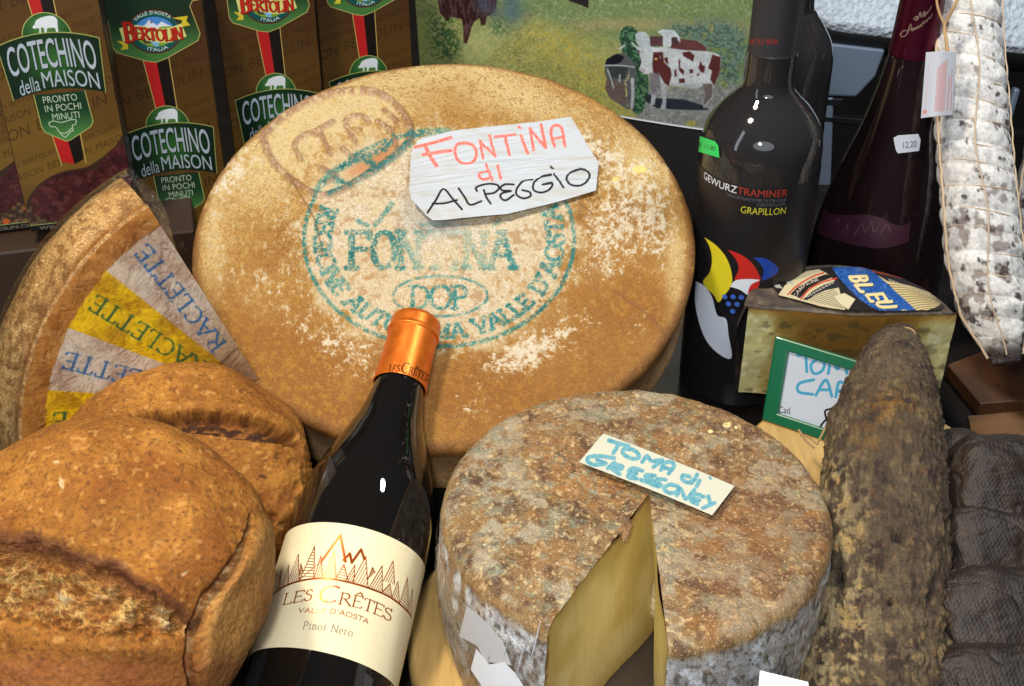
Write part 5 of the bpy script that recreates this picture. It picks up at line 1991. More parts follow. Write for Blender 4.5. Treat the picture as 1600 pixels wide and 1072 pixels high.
def on_plane_d(u, v, d):
    return at(float(u), float(v), d)


M = Mat('tan_twine')
w = M.n('ShaderNodeTexWave')
w.inputs['Scale'].default_value = 500
w.inputs['Distortion'].default_value = 2
M.link(M.co(), w.inputs['Vector'])
TWINE = M.set(base=M.mix(w.outputs['Fac'], lin((.62, .47, .30)), lin((.74, .60, .42))), rough=.8, normal=M.bump(w.outputs['Fac'], .4, .0008))

NETTW = plain('pale_net_twine', (.72, .63, .52), .8)
make_mocetta()

# ================================================================== blue cheese piece on a round board
BRD = A(.250, .694, .001)
disc_board('round_board', BRD, .088, .0345, 'pale round wooden board under the green framed price tag', PALEWOOD)
o = box_mesh('display_riser', A(.262, .835, .0185), A(1, 0, 0), A(0, 1, 0), A(0, 0, 1), .13, .062, .035, RISER, None, .001, origin=A(.262, .835, 0))
tag(o, 'low black riser block under the blue cheese piece', 'riser')


def make_bleu():
    zt = .1135
    top0 = A(0, 0, zt)
    up = A(0, 0, 1)
    tp = lambda u, v: on_plane(np.array(float(u)), np.array(float(v)), top0, up)
    a, b, c = tp(1170, 478), tp(1496, 488), tp(1337, 474 + 16)
    mid = (a + b) / 2
    back = tp(1352, 417)
    chord = np.linalg.norm(b - a) / 2
    sag = np.linalg.norm(back - mid)
    Rr = (chord ** 2 + sag ** 2) / (2 * sag)
    ctr = mid + nrm(back - mid) * (sag - Rr)
    aa, ab = math.atan2(*(a - ctr)[1::-1]), math.atan2(*(b - ctr)[1::-1])
    hgt = zt - .0365
    print('bleu', a, b, c, back, Rr)
    root = thing('blue_cheese', (ctr[0], ctr[1], .0365), 'dark rinded piece of blue cheese with a printed paper top and pale cut front', 'cheese')
    # outline of the top: back arc from b to a, then the cut through c
    arcp = [ctr + Rr * A(math.cos(t), math.sin(t), 0) for t in np.linspace(ab, aa, 90)]
    arcp = np.array([A(p[0], p[1], zt) for p in arcp])
    # rind: arc wall with rounded top edge
    rows = []
    for dz, ins in ((.000, .006), (-.0008, .003), (-.003, .0008), (-.006, 0), (-.02, -.003), (-.04, -.0042), (-.06, -.003), (-hgt + .004, .0005), (-hgt, .005)):
        q = arcp.copy()
        d = nrm3(q - A(ctr[0], ctr[1], zt))
        q = q - d * ins
        q[:, 2] += dz
        rows.append(q)
    G = np.array(rows)
    G = G + ((fbm(G, 90, 4, 3) - .5) * .004)[..., None] * nrm3(G - ctr)
    M = Mat('dark_cheese_rind')
    k = M.noise(90, 5, .65)
    M.set(base=M.ramp(k, [(.3, lin((.14, .11, .09))), (.55, lin((.30, .25, .20))), (.75, lin((.46, .40, .32)))]), rough=.6, normal=M.bump(M.noise(260, 4), .6, .0014))
    grid('rind', G, M.m, root)
    # top crust
    n = 90
    front = np.concatenate([np.linspace(b, c, n // 2, endpoint=False), np.linspace(c, a, n - n // 2)])
    ks = np.linspace(0, 1, 40)[:, None, None]
    Tp = arcp[None] * (1 - ks) + front[None] * ks
    Tp[..., 2] = zt - .0004
    Tp[:3, :, 2] -= np.array([.0008, .0003, .0001])[:, None]
    Tp[-3:, :, 2] -= np.array([.0002, .0008, .0018])[:, None]
    grid('top_crust', Tp, M.m, root, flip=True)
    # cut faces
    MP = Mat('blue_cheese_paste')
    kk = MP.attr('col')
    MP.set(base=kk, rough=.45, spec=.4, coat=.25, coat_rough=.2, normal=MP.bump(MP.noise(200, 4), .3, .001))
    for p, q, nm in ((c, a, 'cut_face'), (b, c, 'cut_face')):
        s = np.linspace(0, 1, 130)[None, :, None]
        z = np.linspace(0, 1, 80)[:, None, None]
        F = p * (1 - s) + q * s - up * (.0014 + z * (hgt - .0014))
        out = nrm(np.cross(q - p, up))
        F = F + ((fbm(F, 60, 4, 7) - .5) * .003 + .0)[..., None] * out
        sd = np.minimum(np.abs(np.linalg.norm((F - c)[..., :2], axis=-1) - 0), 1)
        edge = np.linalg.norm((F - (a if nm and q is a else b))[..., :2], axis=-1)
        dz = zt - F[..., 2]
        g, g2, g3 = fbm(F, 70, 4, 9), fbm(F, 190, 4, 10), fbm(F, 38, 3, 11)
        C = np.zeros(F.shape) + A(.50, .41, .19)
        C = mixc(C, (.36, .245, .075), sm(.02, .045, edge + (g - .5) * .02) * .8)  # darker middle: the shadow on the cut front, put into its colour
        C = mixc(C, (.68, .67, .48), sm(.028, .010, edge + (g - .5) * .02) * .9)
        C = mixc(C, (.80, .79, .66), sm(.52, .70, g2) * sm(.03, .012, edge) * .6)
        C = mixc(C, (.13, .14, .10), sm(.63, .70, fbm(F * A(1, 1, 1.8), 85, 3, 12)) * .38)
        C = mixc(C, (.52, .36, .12), sm(.010, .002, dz + (g - .5) * .008) * .7)
        C = mixc(C, (.22, .17, .12), sm(.0030, .0008, dz + (g2 - .5) * .002))
        grid(nm, F, MP.m, root, {'col': C})
    # printed paper disc
    S = Sheet(1160, 395, 1510, 545, 5.0, (.12, .10, .09))
    c5 = lambda pts: crop(pts, 1150, 400, 4.571)
    Q = xy0(S.X, S.Y)
    cream = S.poly(c5([(300, 290), (345, 225), (430, 160), (500, 120), (590, 105), (640, 130), (720, 200), (760, 330), (780, 400), (600, 370), (460, 330)]), soft=.4)
    S.paint(cream, (.76, .70, .55))
    rb = S.zero()
    for st in ([(370, 285), (440, 220), (540, 160), (625, 130)], [(462, 318), (520, 250), (610, 200), (720, 170)]):
        S.stroke(c5(smooth_path(st, 5)), 2.4, rb)
    dk = S.poly(c5([(385, 285), (440, 232), (540, 175), (640, 140), (700, 160), (600, 195), (520, 240), (455, 312)]), soft=.4)
    S.paint(dk, (.13, .10, .09))
    dk2 = S.poly(c5([(475, 322), (540, 265), (620, 220), (720, 182), (745, 235), (640, 255), (560, 290), (510, 325)]), soft=.4)
    S.paint(dk2, (.16, .15, .17))
    S.paint(rb, (.72, .24, .14))
    wt = S.zero()
    text_path(S, 'CAMPIONE', c5([(428, 308), (455, 262), (500, 222), (590, 183)]), 4.6, lambda p, t: A(t[1], -t[0]), wt, thick=.2, thin=.12, serif=.1)
    S.paint(wt, (.78, .74, .64))
    sc = S.zero()
    rng = random.Random(12)
    for k in range(9):
        x, y = 500 + k * 22, 305 - k * 12
        S.stroke(c5([(x, y), (x + 8, y - 16), (x + 14, y - 2), (x + 20, y - 12)]), .8, sc)
    S.paint(sc, (.74, .70, .62))
    rt = S.poly(c5([(1010, 150), (1100, 170), (1260, 215), (1420, 275), (1500, 325), (1430, 375), (1330, 410), (1260, 410), (1100, 225)]), soft=.4)
    S.paint(rt, (.76, .68, .48))
    ln = S.zero()
    for k in range(12):
        S.stroke(c5(smooth_path([(1090 + k * 16, 215 + k * 18), (1200 + k * 14, 222 + k * 15), (1330 + k * 9, 262 + k * 11), (1480 + k * 3, 325 + k * 4)], 5)), 1.0, ln)
        S.stroke(c5(smooth_path([(500 + k * 22, 326 + k * 5), (580 + k * 18, 290 + k * 8), (700 + k * 10, 250 + k * 11)], 5)), .8, ln)
    S.paint(ln, (.20, .16, .13), .85)
    bd = S.poly(c5([(1000, 140), (1130, 155), (1300, 200), (1450, 260), (1540, 318), (1490, 332), (1400, 280), (1250, 225), (1080, 190)]), soft=.4)
    S.paint(bd, (.15, .13, .14))
    r2 = S.zero()
    S.stroke(c5(smooth_path([(900, 96), (1010, 128), (1150, 158), (1300, 205), (1430, 262), (1530, 320)], 5)), 1.6, r2)
    S.paint(r2, (.62, .24, .16))
    sc = S.zero()
    for k in range(16):
        x, y = 1090 + k * 25, 175 + k * 9.5
        S.stroke(c5([(x, y), (x + 6, y + 14), (x + 12, y + 3), (x + 16, y + 16)]), .8, sc)
    S.paint(sc, (.70, .66, .58))
    band = S.poly(c5([(680, 95), (760, 84), (890, 92), (960, 110), (1030, 165), (1110, 240), (1200, 320), (1295, 408), (1215, 440), (1060, 420), (960, 380), (870, 320), (790, 240), (720, 160)]), soft=.4)
    S.paint(band, (.09, .28, .55))
    S.paint(band * sm(.58, .66, fbm(Q, .5, 3, 5)), (.34, .48, .66), .6)
    e = S.zero()
    S.stroke(c5([(680, 97), (720, 160), (790, 240), (870, 320), (960, 380), (1060, 425)]), 2.6, e)
    S.paint(e, (.10, .09, .10))
    t1, t2 = S.zero(), S.zero()
    for ch, o_, xv, yv in (('B', (806, 150), (22, 45), (118, -4)), ('L', (838, 205), (52, 62), (118, -4)), ('E', (920, 275), (42, 62), (118, -8)), ('U', (985, 335), (46, 52), (118, -8)), ('S', (1100, 408), (50, 50), (112, -12))):
        gw = GLYPH[ch][0]
        sx = A(*xv) / gw / 4.571
        oo = A(*c5([o_])[0])
        letter(S, ch, oo + A(.9, .7), sx, A(*yv) / 4.571, t2, thick=.22, thin=.2, serif=0)
        letter(S, ch, oo, sx, A(*yv) / 4.571, t1, thick=.19, thin=.17, serif=0)
    S.paint(t2, (.08, .10, .16))
    S.paint(t1, (.84, .76, .54))
    S.paint(S.poly(c5([(700, 300), (770, 275), (850, 320), (800, 395), (740, 350)]), soft=.4), (.80, .74, .60))
    dm = S.zero()
    for x, y in ((290, 222), (255, 265), (370, 192)):
        S.poly(c5([(x - 40, y - 18), (x + 10, y - 22), (x + 42, y + 22), (x - 4, y + 16)]), dm, .4)
    S.paint(dm, (.62, .60, .55))
    # fold on the top sheet
    ins = np.concatenate([arcp[::-1] * 1.0])
    us, vs = np.arange(1165, 1505, .7), np.arange(398, 545, .5)
    U, V = np.meshgrid(us, vs)
    X = on_plane(U, V, top0, up)
    dc = np.hypot(X[..., 0] - ctr[0], X[..., 1] - ctr[1])
    # in front of the back arc and behind the cut
    def side_of(X_, s_, e_):
        return ((X_[..., 0] - s_[0]) * (e_ - s_)[1] - (X_[..., 1] - s_[1]) * (e_ - s_)[0]) / np.linalg.norm(e_ - s_)
    sL, sR = side_of(X, c, a) * np.sign(side_of(back, c, a)), side_of(X, b, c) * np.sign(side_of(back, b, c))
    keep = (dc < Rr - .0035) & (sL > .0012) & (sR > .0012)
    printed = sm(.10, .2, (S.rgb.max(-1)))
    ok = S.sample(S.poly(c5([(300, 292), (250, 205), (360, 165), (480, 118), (590, 100), (680, 88), (900, 88), (1100, 145), (1300, 195), (1450, 255), (1550, 320), (1450, 400), (1300, 440), (1100, 440), (900, 400), (790, 400), (600, 375), (460, 335)])), U, V) > .5
    keep &= ok
    X[..., 2] = zt + .0007 + .0012 * fbm(X, 40, 3, 5)
    M2 = Mat('printed_paper')
    M2.set(base=M2.attr('col'), rough=.4, spec=.4, coat=.3, coat_rough=.15)
    grid('paper_label', X, M2.m, root, {'col': S.sample(S.rgb, U, V)}, keep=keep, flip=True)


make_bleu()


# ================================================================== green framed price tag
def make_price_tag():
    z0 = .0365
    bl = on_plane(np.array(1190.), np.array(656.), A(0, 0, z0), A(0, 0, 1))
    br = on_plane(np.array(1322.), np.array(700.), A(0, 0, z0), A(0, 0, 1))
    ex = nrm(br - bl)
    hz = nrm(np.cross(A(0, 0, 1), ex))
    ez = nrm(A(0, 0, 1) * math.cos(math.radians(24)) + hz * math.sin(math.radians(24)))
    n = nrm(np.cross(ex, ez))
    tlp = on_plane(np.array(1211.), np.array(525.), bl, n) - bl
    H = tlp @ ez
    Wd = .070
    print('tag', bl, br, 'H', H)
    root = thing('price_tag', bl + ex * Wd / 2, 'green framed white price card with teal brush letters leaning on the blue cheese', 'price tag')
    q = lambda x, y: bl + ex * (x * Wd + (tlp @ ex) * y) + ez * (y * H)
    fx, fy = .16, .13
    outer = [q(0, 0), q(1, 0), q(1, 1), q(0, 1)]
    inner = [q(fx, fy), q(1 - fx, fy), q(1 - fx, 1 - fy), q(fx, 1 - fy)]
    inner2 = [p - n * -.0 for p in inner]
    F = n * .006
    V = outer + inner + [p + F for p in outer] + [p + F for p in inner]
    V = [p - F for p in V]
    f = []
    for k in range(4):
        k2 = (k + 1) % 4
        f += [(k, k2, 4 + k2, 4 + k), (8 + k2, 8 + k, 12 + k, 12 + k2), (k2, k, 8 + k, 8 + k2), (4 + k, 4 + k2, 12 + k2, 12 + k)]
    o = raw_mesh('frame', V, f, plain('green_plastic', (.03, .36, .23), .32, coat=.3), root, smooth=False)
    bv = o.modifiers.new('bevel', 'BEVEL')
    bv.width = .0012
    bv.segments = 2
    S = Sheet(1195, 535, 1365, 705, 4, (.72, .75, .79))
    c4 = lambda pts: crop(pts, 1060, 280, 2.552)
    ink = S.zero()
    for st in ([(475, 702), (545, 700)], [(508, 700), (512, 768)], [(552, 718), (528, 742), (540, 775), (572, 765), (582, 732), (548, 716)], [(598, 775), (610, 715), (634, 758), (658, 718), (672, 775)], [(690, 775), (720, 712), (748, 775)],
               [(540, 800), (482, 815), (480, 848), (535, 858)], [(548, 862), (588, 800), (612, 866)], [(562, 840), (606, 840)], [(628, 868), (640, 810), (668, 825), (640, 846)]):
        S.stroke(c4(smooth_path(st, 4) if len(st) > 2 else st), 4.6, ink)
    S.paint(ink, (.20, .56, .70), .95)
    bk = S.zero()
    V_, T_ = fit_text('Cad', *[c4([(400, 0)])[0][0], c4([(445, 0)])[0][0]], c4([(0, 932)])[0][1], c4([(0, 905)])[0][1], .0, slope=.10)
    S.tris(V_, T_, bk)
    V_, T_ = fit_text('Euro', *[c4([(392, 0)])[0][0], c4([(440, 0)])[0][0]], c4([(0, 968)])[0][1], c4([(0, 946)])[0][1], -.01, slope=.10)
    S.tris(V_, T_, bk)
    S.stroke(c4(smooth_path([(612, 915), (585, 925), (592, 960), (604, 985), (582, 1004), (568, 985), (592, 955), (612, 930)], 4)), 3.2, bk)
    S.paint(bk, (.07, .05, .07))
    uu = np.linspace(fx - .02, 1 - fx + .02, 190)[None, :]
    vv = np.linspace(fy - .02, 1 - fy + .02, 190)[:, None]
    X = bl + ex * ((uu * Wd + (tlp @ ex) * vv)[..., None]) + ez * ((vv * H + 0 * uu)[..., None]) - n * .0035
    u, v = proj(X)
    M = Mat('price_card')
    M.set(base=M.attr('col'), rough=.35, spec=.4, coat=.4, coat_rough=.08)
    grid('card', X, M.m, root, {'col': S.sample(S.rgb, u, v)}, flip=False)


make_price_tag()


# ================================================================== the upright bottles
BLACKGLASS = Mat('black_bottle_glass')
BLACKGLASS = BLACKGLASS.set(base=lin((.15, .145, .145)), rough=BLACKGLASS.ramp(BLACKGLASS.noise(30, 5, .7), [(.4, .03), (.75, .12)]), spec=.5)  # base lifted so the glass colour carries the haze of window reflections


def upright_bottle(name, base, r, prof, mat, label, seg=128):
    root = thing(name, base, label, 'bottle')
    P = [(.0005, .003), (r * .8, .001), (r * .97, .003), (r, .010)] + list(prof)
    lathe('glass_body', base, A(0, 0, 1), P, mat, root, seg, front=CAM - np.asarray(base))
    return root


def make_white_wine():
    y = .853
    r_ = ray(1181, 300)
    p = CAM + r_ * (y / r_[1])
    base = A(p[0], p[1], .001)
    R = .0440
    z = lambda v_: (CAM + ray(1181, v_) * (y / ray(1181, v_)[1]))[2]
    zsh, znk, zcap = z(206), z(132), z(78)
    body = [(R, .03), (R, zsh - .03)] + list(smooth_path([(R, zsh - .022), (R * .985, zsh - .006), (R * .92, zsh + .006), (R * .74, zsh + .018), (R * .52, zsh + .028), (R * .405, znk), (R * .385, znk + .02), (R * .375, znk + .085)], 7)) + [(.0005, znk + .086)]
    root = upright_bottle('wine_bottle', base, R, body, BLACKGLASS, 'tall black bottle with yellow, red and blue leaf shapes on its dark label')
    front = CAM - A(p[0], p[1], .2)
    F = A(front[0], front[1], 0)
    # capsule
    CM = Mat('grey_capsule')
    kk = CM.attr('ink', True)
    CM.set(base=CM.mix(kk, lin((.17, .165, .175)), lin((.46, .12, .11))), rough=.42, spec=.4)
    S = Sheet(1140, -60, 1235, 90, 3)
    ink = S.zero()
    S.stroke([(1164 + 8 * math.cos(a), 40 + 11 * math.sin(a)) for a in np.linspace(0, 6.28, 30)], 1.8, ink)
    S.stroke([(1164 + 4 * math.cos(a), 41 + 6 * math.sin(a)) for a in np.linspace(0, 6.28, 20)], 1.8, ink)
    S.stroke([(1164, 28), (1163, 22)], 1.6, ink)
    for k in range(8):
        x = 1166 + k * 6.4
        S.stroke([(x, 69), (x, 62), (x + 3.5, 69 if k % 2 else 62), (x + 3.5, 62 if k % 3 else 69)], 1.4, ink)

    def att(P_):
        u, v = proj(P_)
        facing = ((P_ - A(p[0], p[1], 0)) @ nrm(F)) > .003
        return {'ink': S.sample(ink, u, v) * facing}
    lathe('capsule', A(p[0], p[1], 0), A(0, 0, 1), [(R * .40, zcap)] + [(R * .392, q) for q in np.linspace(zcap + .001, znk + .088, 120)] + [(.0004, znk + .0885)], CM.m, root, 220, front=F, attrs_f=att)
    # label
    hit = lambda pts: (lambda q: np.stack([q[0], -q[1]], 1))(cyl_hit(*np.array(pts, float).T, base, A(0, 0, 1), R, F))
    c4 = lambda pts: hit(crop(pts, 1060, 0, 2.552))
    d4 = lambda pts: hit(crop(pts, 1060, 280, 2.552))
    ht = -hit([(1182, 296)])[0, 1] + 1
    S = Sheet(-95, -ht, 95, -4, 3.4, (.105, .10, .105))
    Q = xy0(S.X, S.Y)

    def word(txt, pa, pb, hpx, colr, bold=.0):
        q = c4([pa, pb])
        y_ = q[:, 1].mean()
        V_, T_ = fit_text(txt, q[0, 0], q[1, 0], y_, y_ - hpx, bold)
        S.paint(S.tris(V_, T_), colr)
    q = c4([(96, 772), (230, 806), (428, 786)])
    ym = -ht + 6.6
    V_, T_ = fit_text('GEWURZ', q[0, 0], q[1, 0] - .3, ym, ym - 5.6)
    S.paint(S.tris(V_, T_), (.86, .88, .90))
    V_, T_ = fit_text('TRAMINER', q[1, 0] + .2, q[2, 0] + 1.0, ym, ym - 5.6)
    S.paint(S.tris(V_, T_), (.66, .20, .15))
    qs = c4([(188, 0 + 815), (424, 800), (312, 830)])
    V_, T_ = fit_text('DENOMINAZIONE DI ORIGINE', qs[0, 0], qs[1, 0] + 1, ym + 4.0, ym + 1.6, -.01)
    S.paint(S.tris(V_, T_), (.42, .44, .48))
    V_, T_ = fit_text('CONTROLLATA', qs[2, 0], qs[1, 0] + 1, ym + 7.4, ym + 5.0, -.01)
    S.paint(S.tris(V_, T_), (.42, .44, .48))
    qg = c4([(245, 870), (424, 850)])
    V_, T_ = fit_text('GRAPILLON', qg[0, 0], qg[1, 0] + .5, ym + 14.2, ym + 8.8)
    S.paint(S.tris(V_, T_), (.78, .76, .20))
    P_ = S.paint
    P_(S.poly(d4(smooth_path([(104, 230), (150, 262), (190, 310), (212, 370), (212, 420), (185, 460), (160, 490), (140, 460), (98, 412), (125, 370), (134, 320), (125, 270), (104, 230)], 5)), soft=.4), (.86, .80, .16))
    P_(S.poly(d4(smooth_path([(196, 280), (250, 300), (295, 335), (322, 380), (324, 402), (270, 396), (224, 402), (240, 360), (230, 320), (196, 280)], 5)), soft=.4), (.76, .16, .13))
    P_(S.poly(d4(smooth_path([(298, 311), (345, 315), (380, 335), (400, 360), (378, 385), (335, 402), (340, 365), (325, 335), (298, 311)], 5)), soft=.4), (.12, .26, .62))
    P_(S.poly(d4(smooth_path([(206, 428), (225, 404), (270, 397), (326, 402), (295, 420), (280, 460), (245, 440), (206, 428)], 5)), soft=.4), (.86, .89, .92))
    P_(S.poly(d4(smooth_path([(326, 402), (318, 430), (290, 475), (278, 455), (290, 420), (326, 402)], 5)), soft=.4), (.76, .16, .13))
    P_(S.poly(d4(smooth_path([(70, 405), (105, 425), (135, 470), (155, 540), (190, 556), (200, 620), (212, 712), (160, 695), (110, 640), (80, 560), (66, 480), (70, 405)], 5)), soft=.4), (.84, .87, .91))
    P_(S.ellipse(*d4([(218, 497)])[0], 9.2, 9.6), (.07, .07, .09))
    P_(S.ellipse(*d4([(208, 433)])[0], .7, .7), (.05, .05, .06))
    for gx, gy in ((185, 468), (218, 468), (251, 470), (200, 496), (234, 498), (216, 526)):
        P_(S.ellipse(*d4([(gx, gy)])[0], 2.05, 2.1), (.24, .38, .74))
    M = Mat('black_label_paper')
    M.set(base=M.attr('col'), rough=.38, spec=.45)
    wrap_label('label', S, base, A(0, 0, 1), F, R + .0004, M.m, root)
    # price sticker
    st = crop([(84, 540), (150, 562), (163, 580), (167, 628), (85, 605)], 1060, 0, 2.552)
    sticker(root, st, base, R, F, (.16, .78, .36), '\u20ac 11,80', crop([(86, 588), (152, 604)], 1060, 0, 2.552), 8.5)


def sticker(root, outline, base, R, F, colr, text, line, hpx):
    P = np.array(outline, float)
    lo, hi = P.min(0) - 1, P.max(0) + 1
    S = Sheet(lo[0], lo[1], hi[0], hi[1], 6, colr)
    V_, T_ = sans(text)
    l, h = V_.min(0), V_.max(0)
    q = (V_ - l) / (h - l)
    a, b = np.array(line[0], float), np.array(line[1], float)
    X = a + q[:, :1] * (b - a) + q[:, 1:] * A(0, -hpx)
    S.paint(S.tris(X, T_), (.06, .07, .07))
    inside = S.poly(P) > .5
    s, h = cyl_hit(S.X, S.Y, base, A(0, 0, 1), R, F)
    z = A(0, 0, 1)
    x = nrm(F)
    y = np.cross(z, x)
    th = s / (R * 1000)
    W = np.asarray(base) + (h / 1000)[..., None] * z + (R + .0009) * (np.cos(th)[..., None] * x + np.sin(th)[..., None] * y)
    M = Mat('price_sticker')
    M.set(base=M.attr('col'), rough=.5)
    grid('price_sticker', W, M.m, root, {'col': S.rgb}, keep=inside, flip=True)


make_white_wine()


def make_rear_bottle():
    y = .965
    r_ = ray(1214, 240)
    p = CAM + r_ * (y / r_[1])
    base = A(p[0], p[1], .001)
    z = lambda v_: (CAM + ray(1236, v_) * (y / ray(1236, v_)[1]))[2]
    R = .0345
    zs = z(72)
    body = [(R, .03)] + list(smooth_path([(R, zs - .03), (R * .985, zs - .010), (R * .90, zs + .004), (R * .70, zs + .016), (R * .50, zs + .026), (R * .40, zs + .036), (R * .37, zs + .09)], 7)) + [(.0005, zs + .091)]
    root = upright_bottle('wine_bottle', base, R, body, BLACKGLASS, 'dark bottle with golden ear emblem, half hidden behind the bottle with the leaf shapes')
    F = CAM - base
    F = A(F[0], F[1], 0)
    hit = lambda pts: (lambda q: np.stack([q[0], -q[1]], 1))(cyl_hit(*np.array(pts, float).T, base, A(0, 0, 1), R, F))
    zl = z(195) * 1000
    S = Sheet(-60, -zl, 62, -30, 3, (.085, .08, .085))
    g = S.zero()
    for k in range(9):
        yv = 215 + k * 6
        for q in (-1, 1):
            S.stroke(hit([(1262, yv + 5), (1262 + q * 5, yv - 2)]), .9, g)
    S.stroke(hit([(1262, 210), (1260, 270)]), .7, g)
    for a, b in (((1250, 285), (1263, 281)), ((1250, 292), (1262, 290)), ((1249, 300), (1261, 299)), ((1249, 309), (1258, 308))):
        S.stroke(hit([a, b]), .7, g)
    S.paint(g, (.52, .36, .16), .85)
    M = Mat('dark_label_paper')
    M.set(base=M.attr('col'), rough=.45)
    wrap_label('label', S, base, A(0, 0, 1), F, R + .0004, M.m, root)


make_rear_bottle()


def make_red_wine():
    y = .918
    r_ = ray(1368, 400)
    p = CAM + r_ * (y / r_[1])
    base = A(p[0], p[1], .001)
    z = lambda v_: (CAM + ray(1368, v_) * (y / ray(1368, v_)[1]))[2]
    d = lambda v_: (CAM + ray(1368, v_) * (y / ray(1368, v_)[1]) - CAM) @ AX_F
    rad = lambda half, v_: half / FPX * d(v_)
    prof = [(rad(103, 400), .03), (rad(103, 400), z(460))] + list(smooth_path([(rad(103, 400), z(440)), (rad(101, 380), z(380)), (rad(92, 330), z(320)), (rad(77, 270), z(262)), (rad(60, 210), z(205)), (rad(47, 150), z(150)), (rad(37.5, 90), z(92)), (rad(34, 60), z(60)), (rad(31, 0), z(-60))], 7)) + [(.0005, z(-62))]
    R = rad(103, 400)
    G = Mat('dark_red_bottle_glass')
    G.set(base=lin((.10, .06, .065)), rough=.09, spec=.55, coat=.3, coat_rough=.02)
    root = upright_bottle('wine_bottle', base, R, prof, G.m, 'sloping shouldered dark bottle with purple foil neck between the salami and the black bottles')
    F = A(*(CAM - base)[:2], 0)
    M = Mat('purple_foil')
    k = M.attr('ink', True)
    M.set(base=M.mix(k, lin((.33, .075, .165)), lin((.82, .70, .62))), metal=.75, rough=.30)
    S = Sheet(1370, -60, 1470, 100, 4)
    ink = S.zero()
    c = lambda pts: crop(pts, 1240, 0, 4.444)
    for st in ([(835, 132), (850, 115), (862, 120), (850, 140), (838, 132)], [(860, 138), (880, 85), (885, 120), (910, 78), (905, 115), (915, 108)], [(918, 105), (925, 85), (930, 92), (935, 80), (945, 70), (950, 60), (958, 42)],
               [(745, 235), (760, 215), (790, 215), (780, 245), (750, 255), (740, 235)], [(790, 232), (812, 168), (822, 215)], [(795, 212), (825, 198)], [(826, 212), (834, 195), (840, 208), (848, 190), (856, 200)], [(858, 200), (866, 180), (872, 192)],
               [(876, 188), (884, 170), (890, 182), (898, 150), (905, 165), (918, 140), (925, 150), (940, 120), (950, 128), (962, 95)]):
        S.stroke(c(smooth_path(st, 4)), 1.25, ink)

    def att(P_):
        u, v = proj(P_)
        facing = ((P_ - A(p[0], p[1], 0)) @ nrm(F)) > .002
        return {'ink': S.sample(ink, u, v) * facing}
    cap = []
    for v_ in np.linspace(82, -58, 150):
        cap.append((np.interp(v_, [-60, 0, 60, 90], [rad(31.8, -60), rad(33, 0), rad(35, 60), rad(38, 88)]) + .0004, z(v_)))
    cap = [(cap[0][0] - .001, cap[0][1])] + cap + [(.0004, cap[-1][1] + .0003)]
    lathe('capsule', A(p[0], p[1], 0), A(0, 0, 1), cap, M.m, root, 240, front=F, attrs_f=att)
    hit = lambda pts: (lambda q: np.stack([q[0], -q[1]], 1))(cyl_hit(*np.array(pts, float).T, base, A(0, 0, 1), R, F))
    c4 = lambda pts: hit(crop(pts, 1060, 0, 2.552))
    # swoosh shaped band label
    top = [(552, 825), (575, 850), (640, 868), (720, 872), (800, 888), (870, 915), (920, 915), (943, 902)]
    bot = [(540, 925), (600, 955), (700, 985), (800, 1000), (880, 990), (930, 975)]
    tp, bt = smooth_path(c4(top), 20), smooth_path(c4(bot), 20)
    n = 160
    ti = np.stack([np.interp(np.linspace(0, 1, n), np.linspace(0, 1, len(tp)), tp[:, k]) for k in (0, 1)], 1)
    bi = np.stack([np.interp(np.linspace(0, 1, n), np.linspace(0, 1, len(bt)), bt[:, k]) for k in (0, 1)], 1)
    ks = np.linspace(0, 1, 40)[:, None, None]
    G2 = ti[None] * (1 - ks) + bi[None] * ks
    zz = A(0, 0, 1)
    x = nrm(F)
    yv = np.cross(zz, x)
    th = G2[..., 0] / (R * 1000)
    # follow the glass where it narrows
    pr = np.array(prof)
    hh = -G2[..., 1] / 1000
    o_ = np.argsort(pr[:, 1])
    rr = np.interp(hh, pr[o_, 1], pr[o_, 0]) + .0006
    W = base + hh[..., None] * zz + rr[..., None] * (np.cos(th)[..., None] * x + np.sin(th)[..., None] * yv)
    LM = Mat('purple_label')
    cc = LM.attr('col')
    LM.set(base=cc, rough=.35, metal=.2)
    S2 = Sheet(-60, -400, 60, 0, 4, (.24, .12, .18))
    gl = S2.zero()
    for st in ([(690, 950), (720, 905), (735, 940), (760, 900), (770, 935), (790, 925)], [(640, 935), (660, 900), (655, 940)], [(600, 890), (620, 880), (612, 905)], [(800, 950), (830, 915), (850, 940)]):
        S2.stroke(c4(smooth_path(st, 4)), .5, gl)
    S2.paint(gl, (.50, .38, .42), .8)
    grid('label', W, LM.m, root, {'col': S2.sample(S2.rgb, G2[..., 0], G2[..., 1])}, flip=False)
    st = crop([(858, 548), (875, 538), (955, 532), (964, 556), (958, 600), (876, 610), (868, 600), (862, 572)], 1060, 0, 2.552)
    Rs = np.interp((CAM + ray(1417, 223) * (y / ray(1417, 223)[1]))[2], pr[o_, 1], pr[o_, 0]) + .002
    sticker(root, st, base, Rs, F, (.82, .84, .88), '12.20', crop([(896, 590), (948, 584)], 1060, 0, 2.552), 10)


make_red_wine()


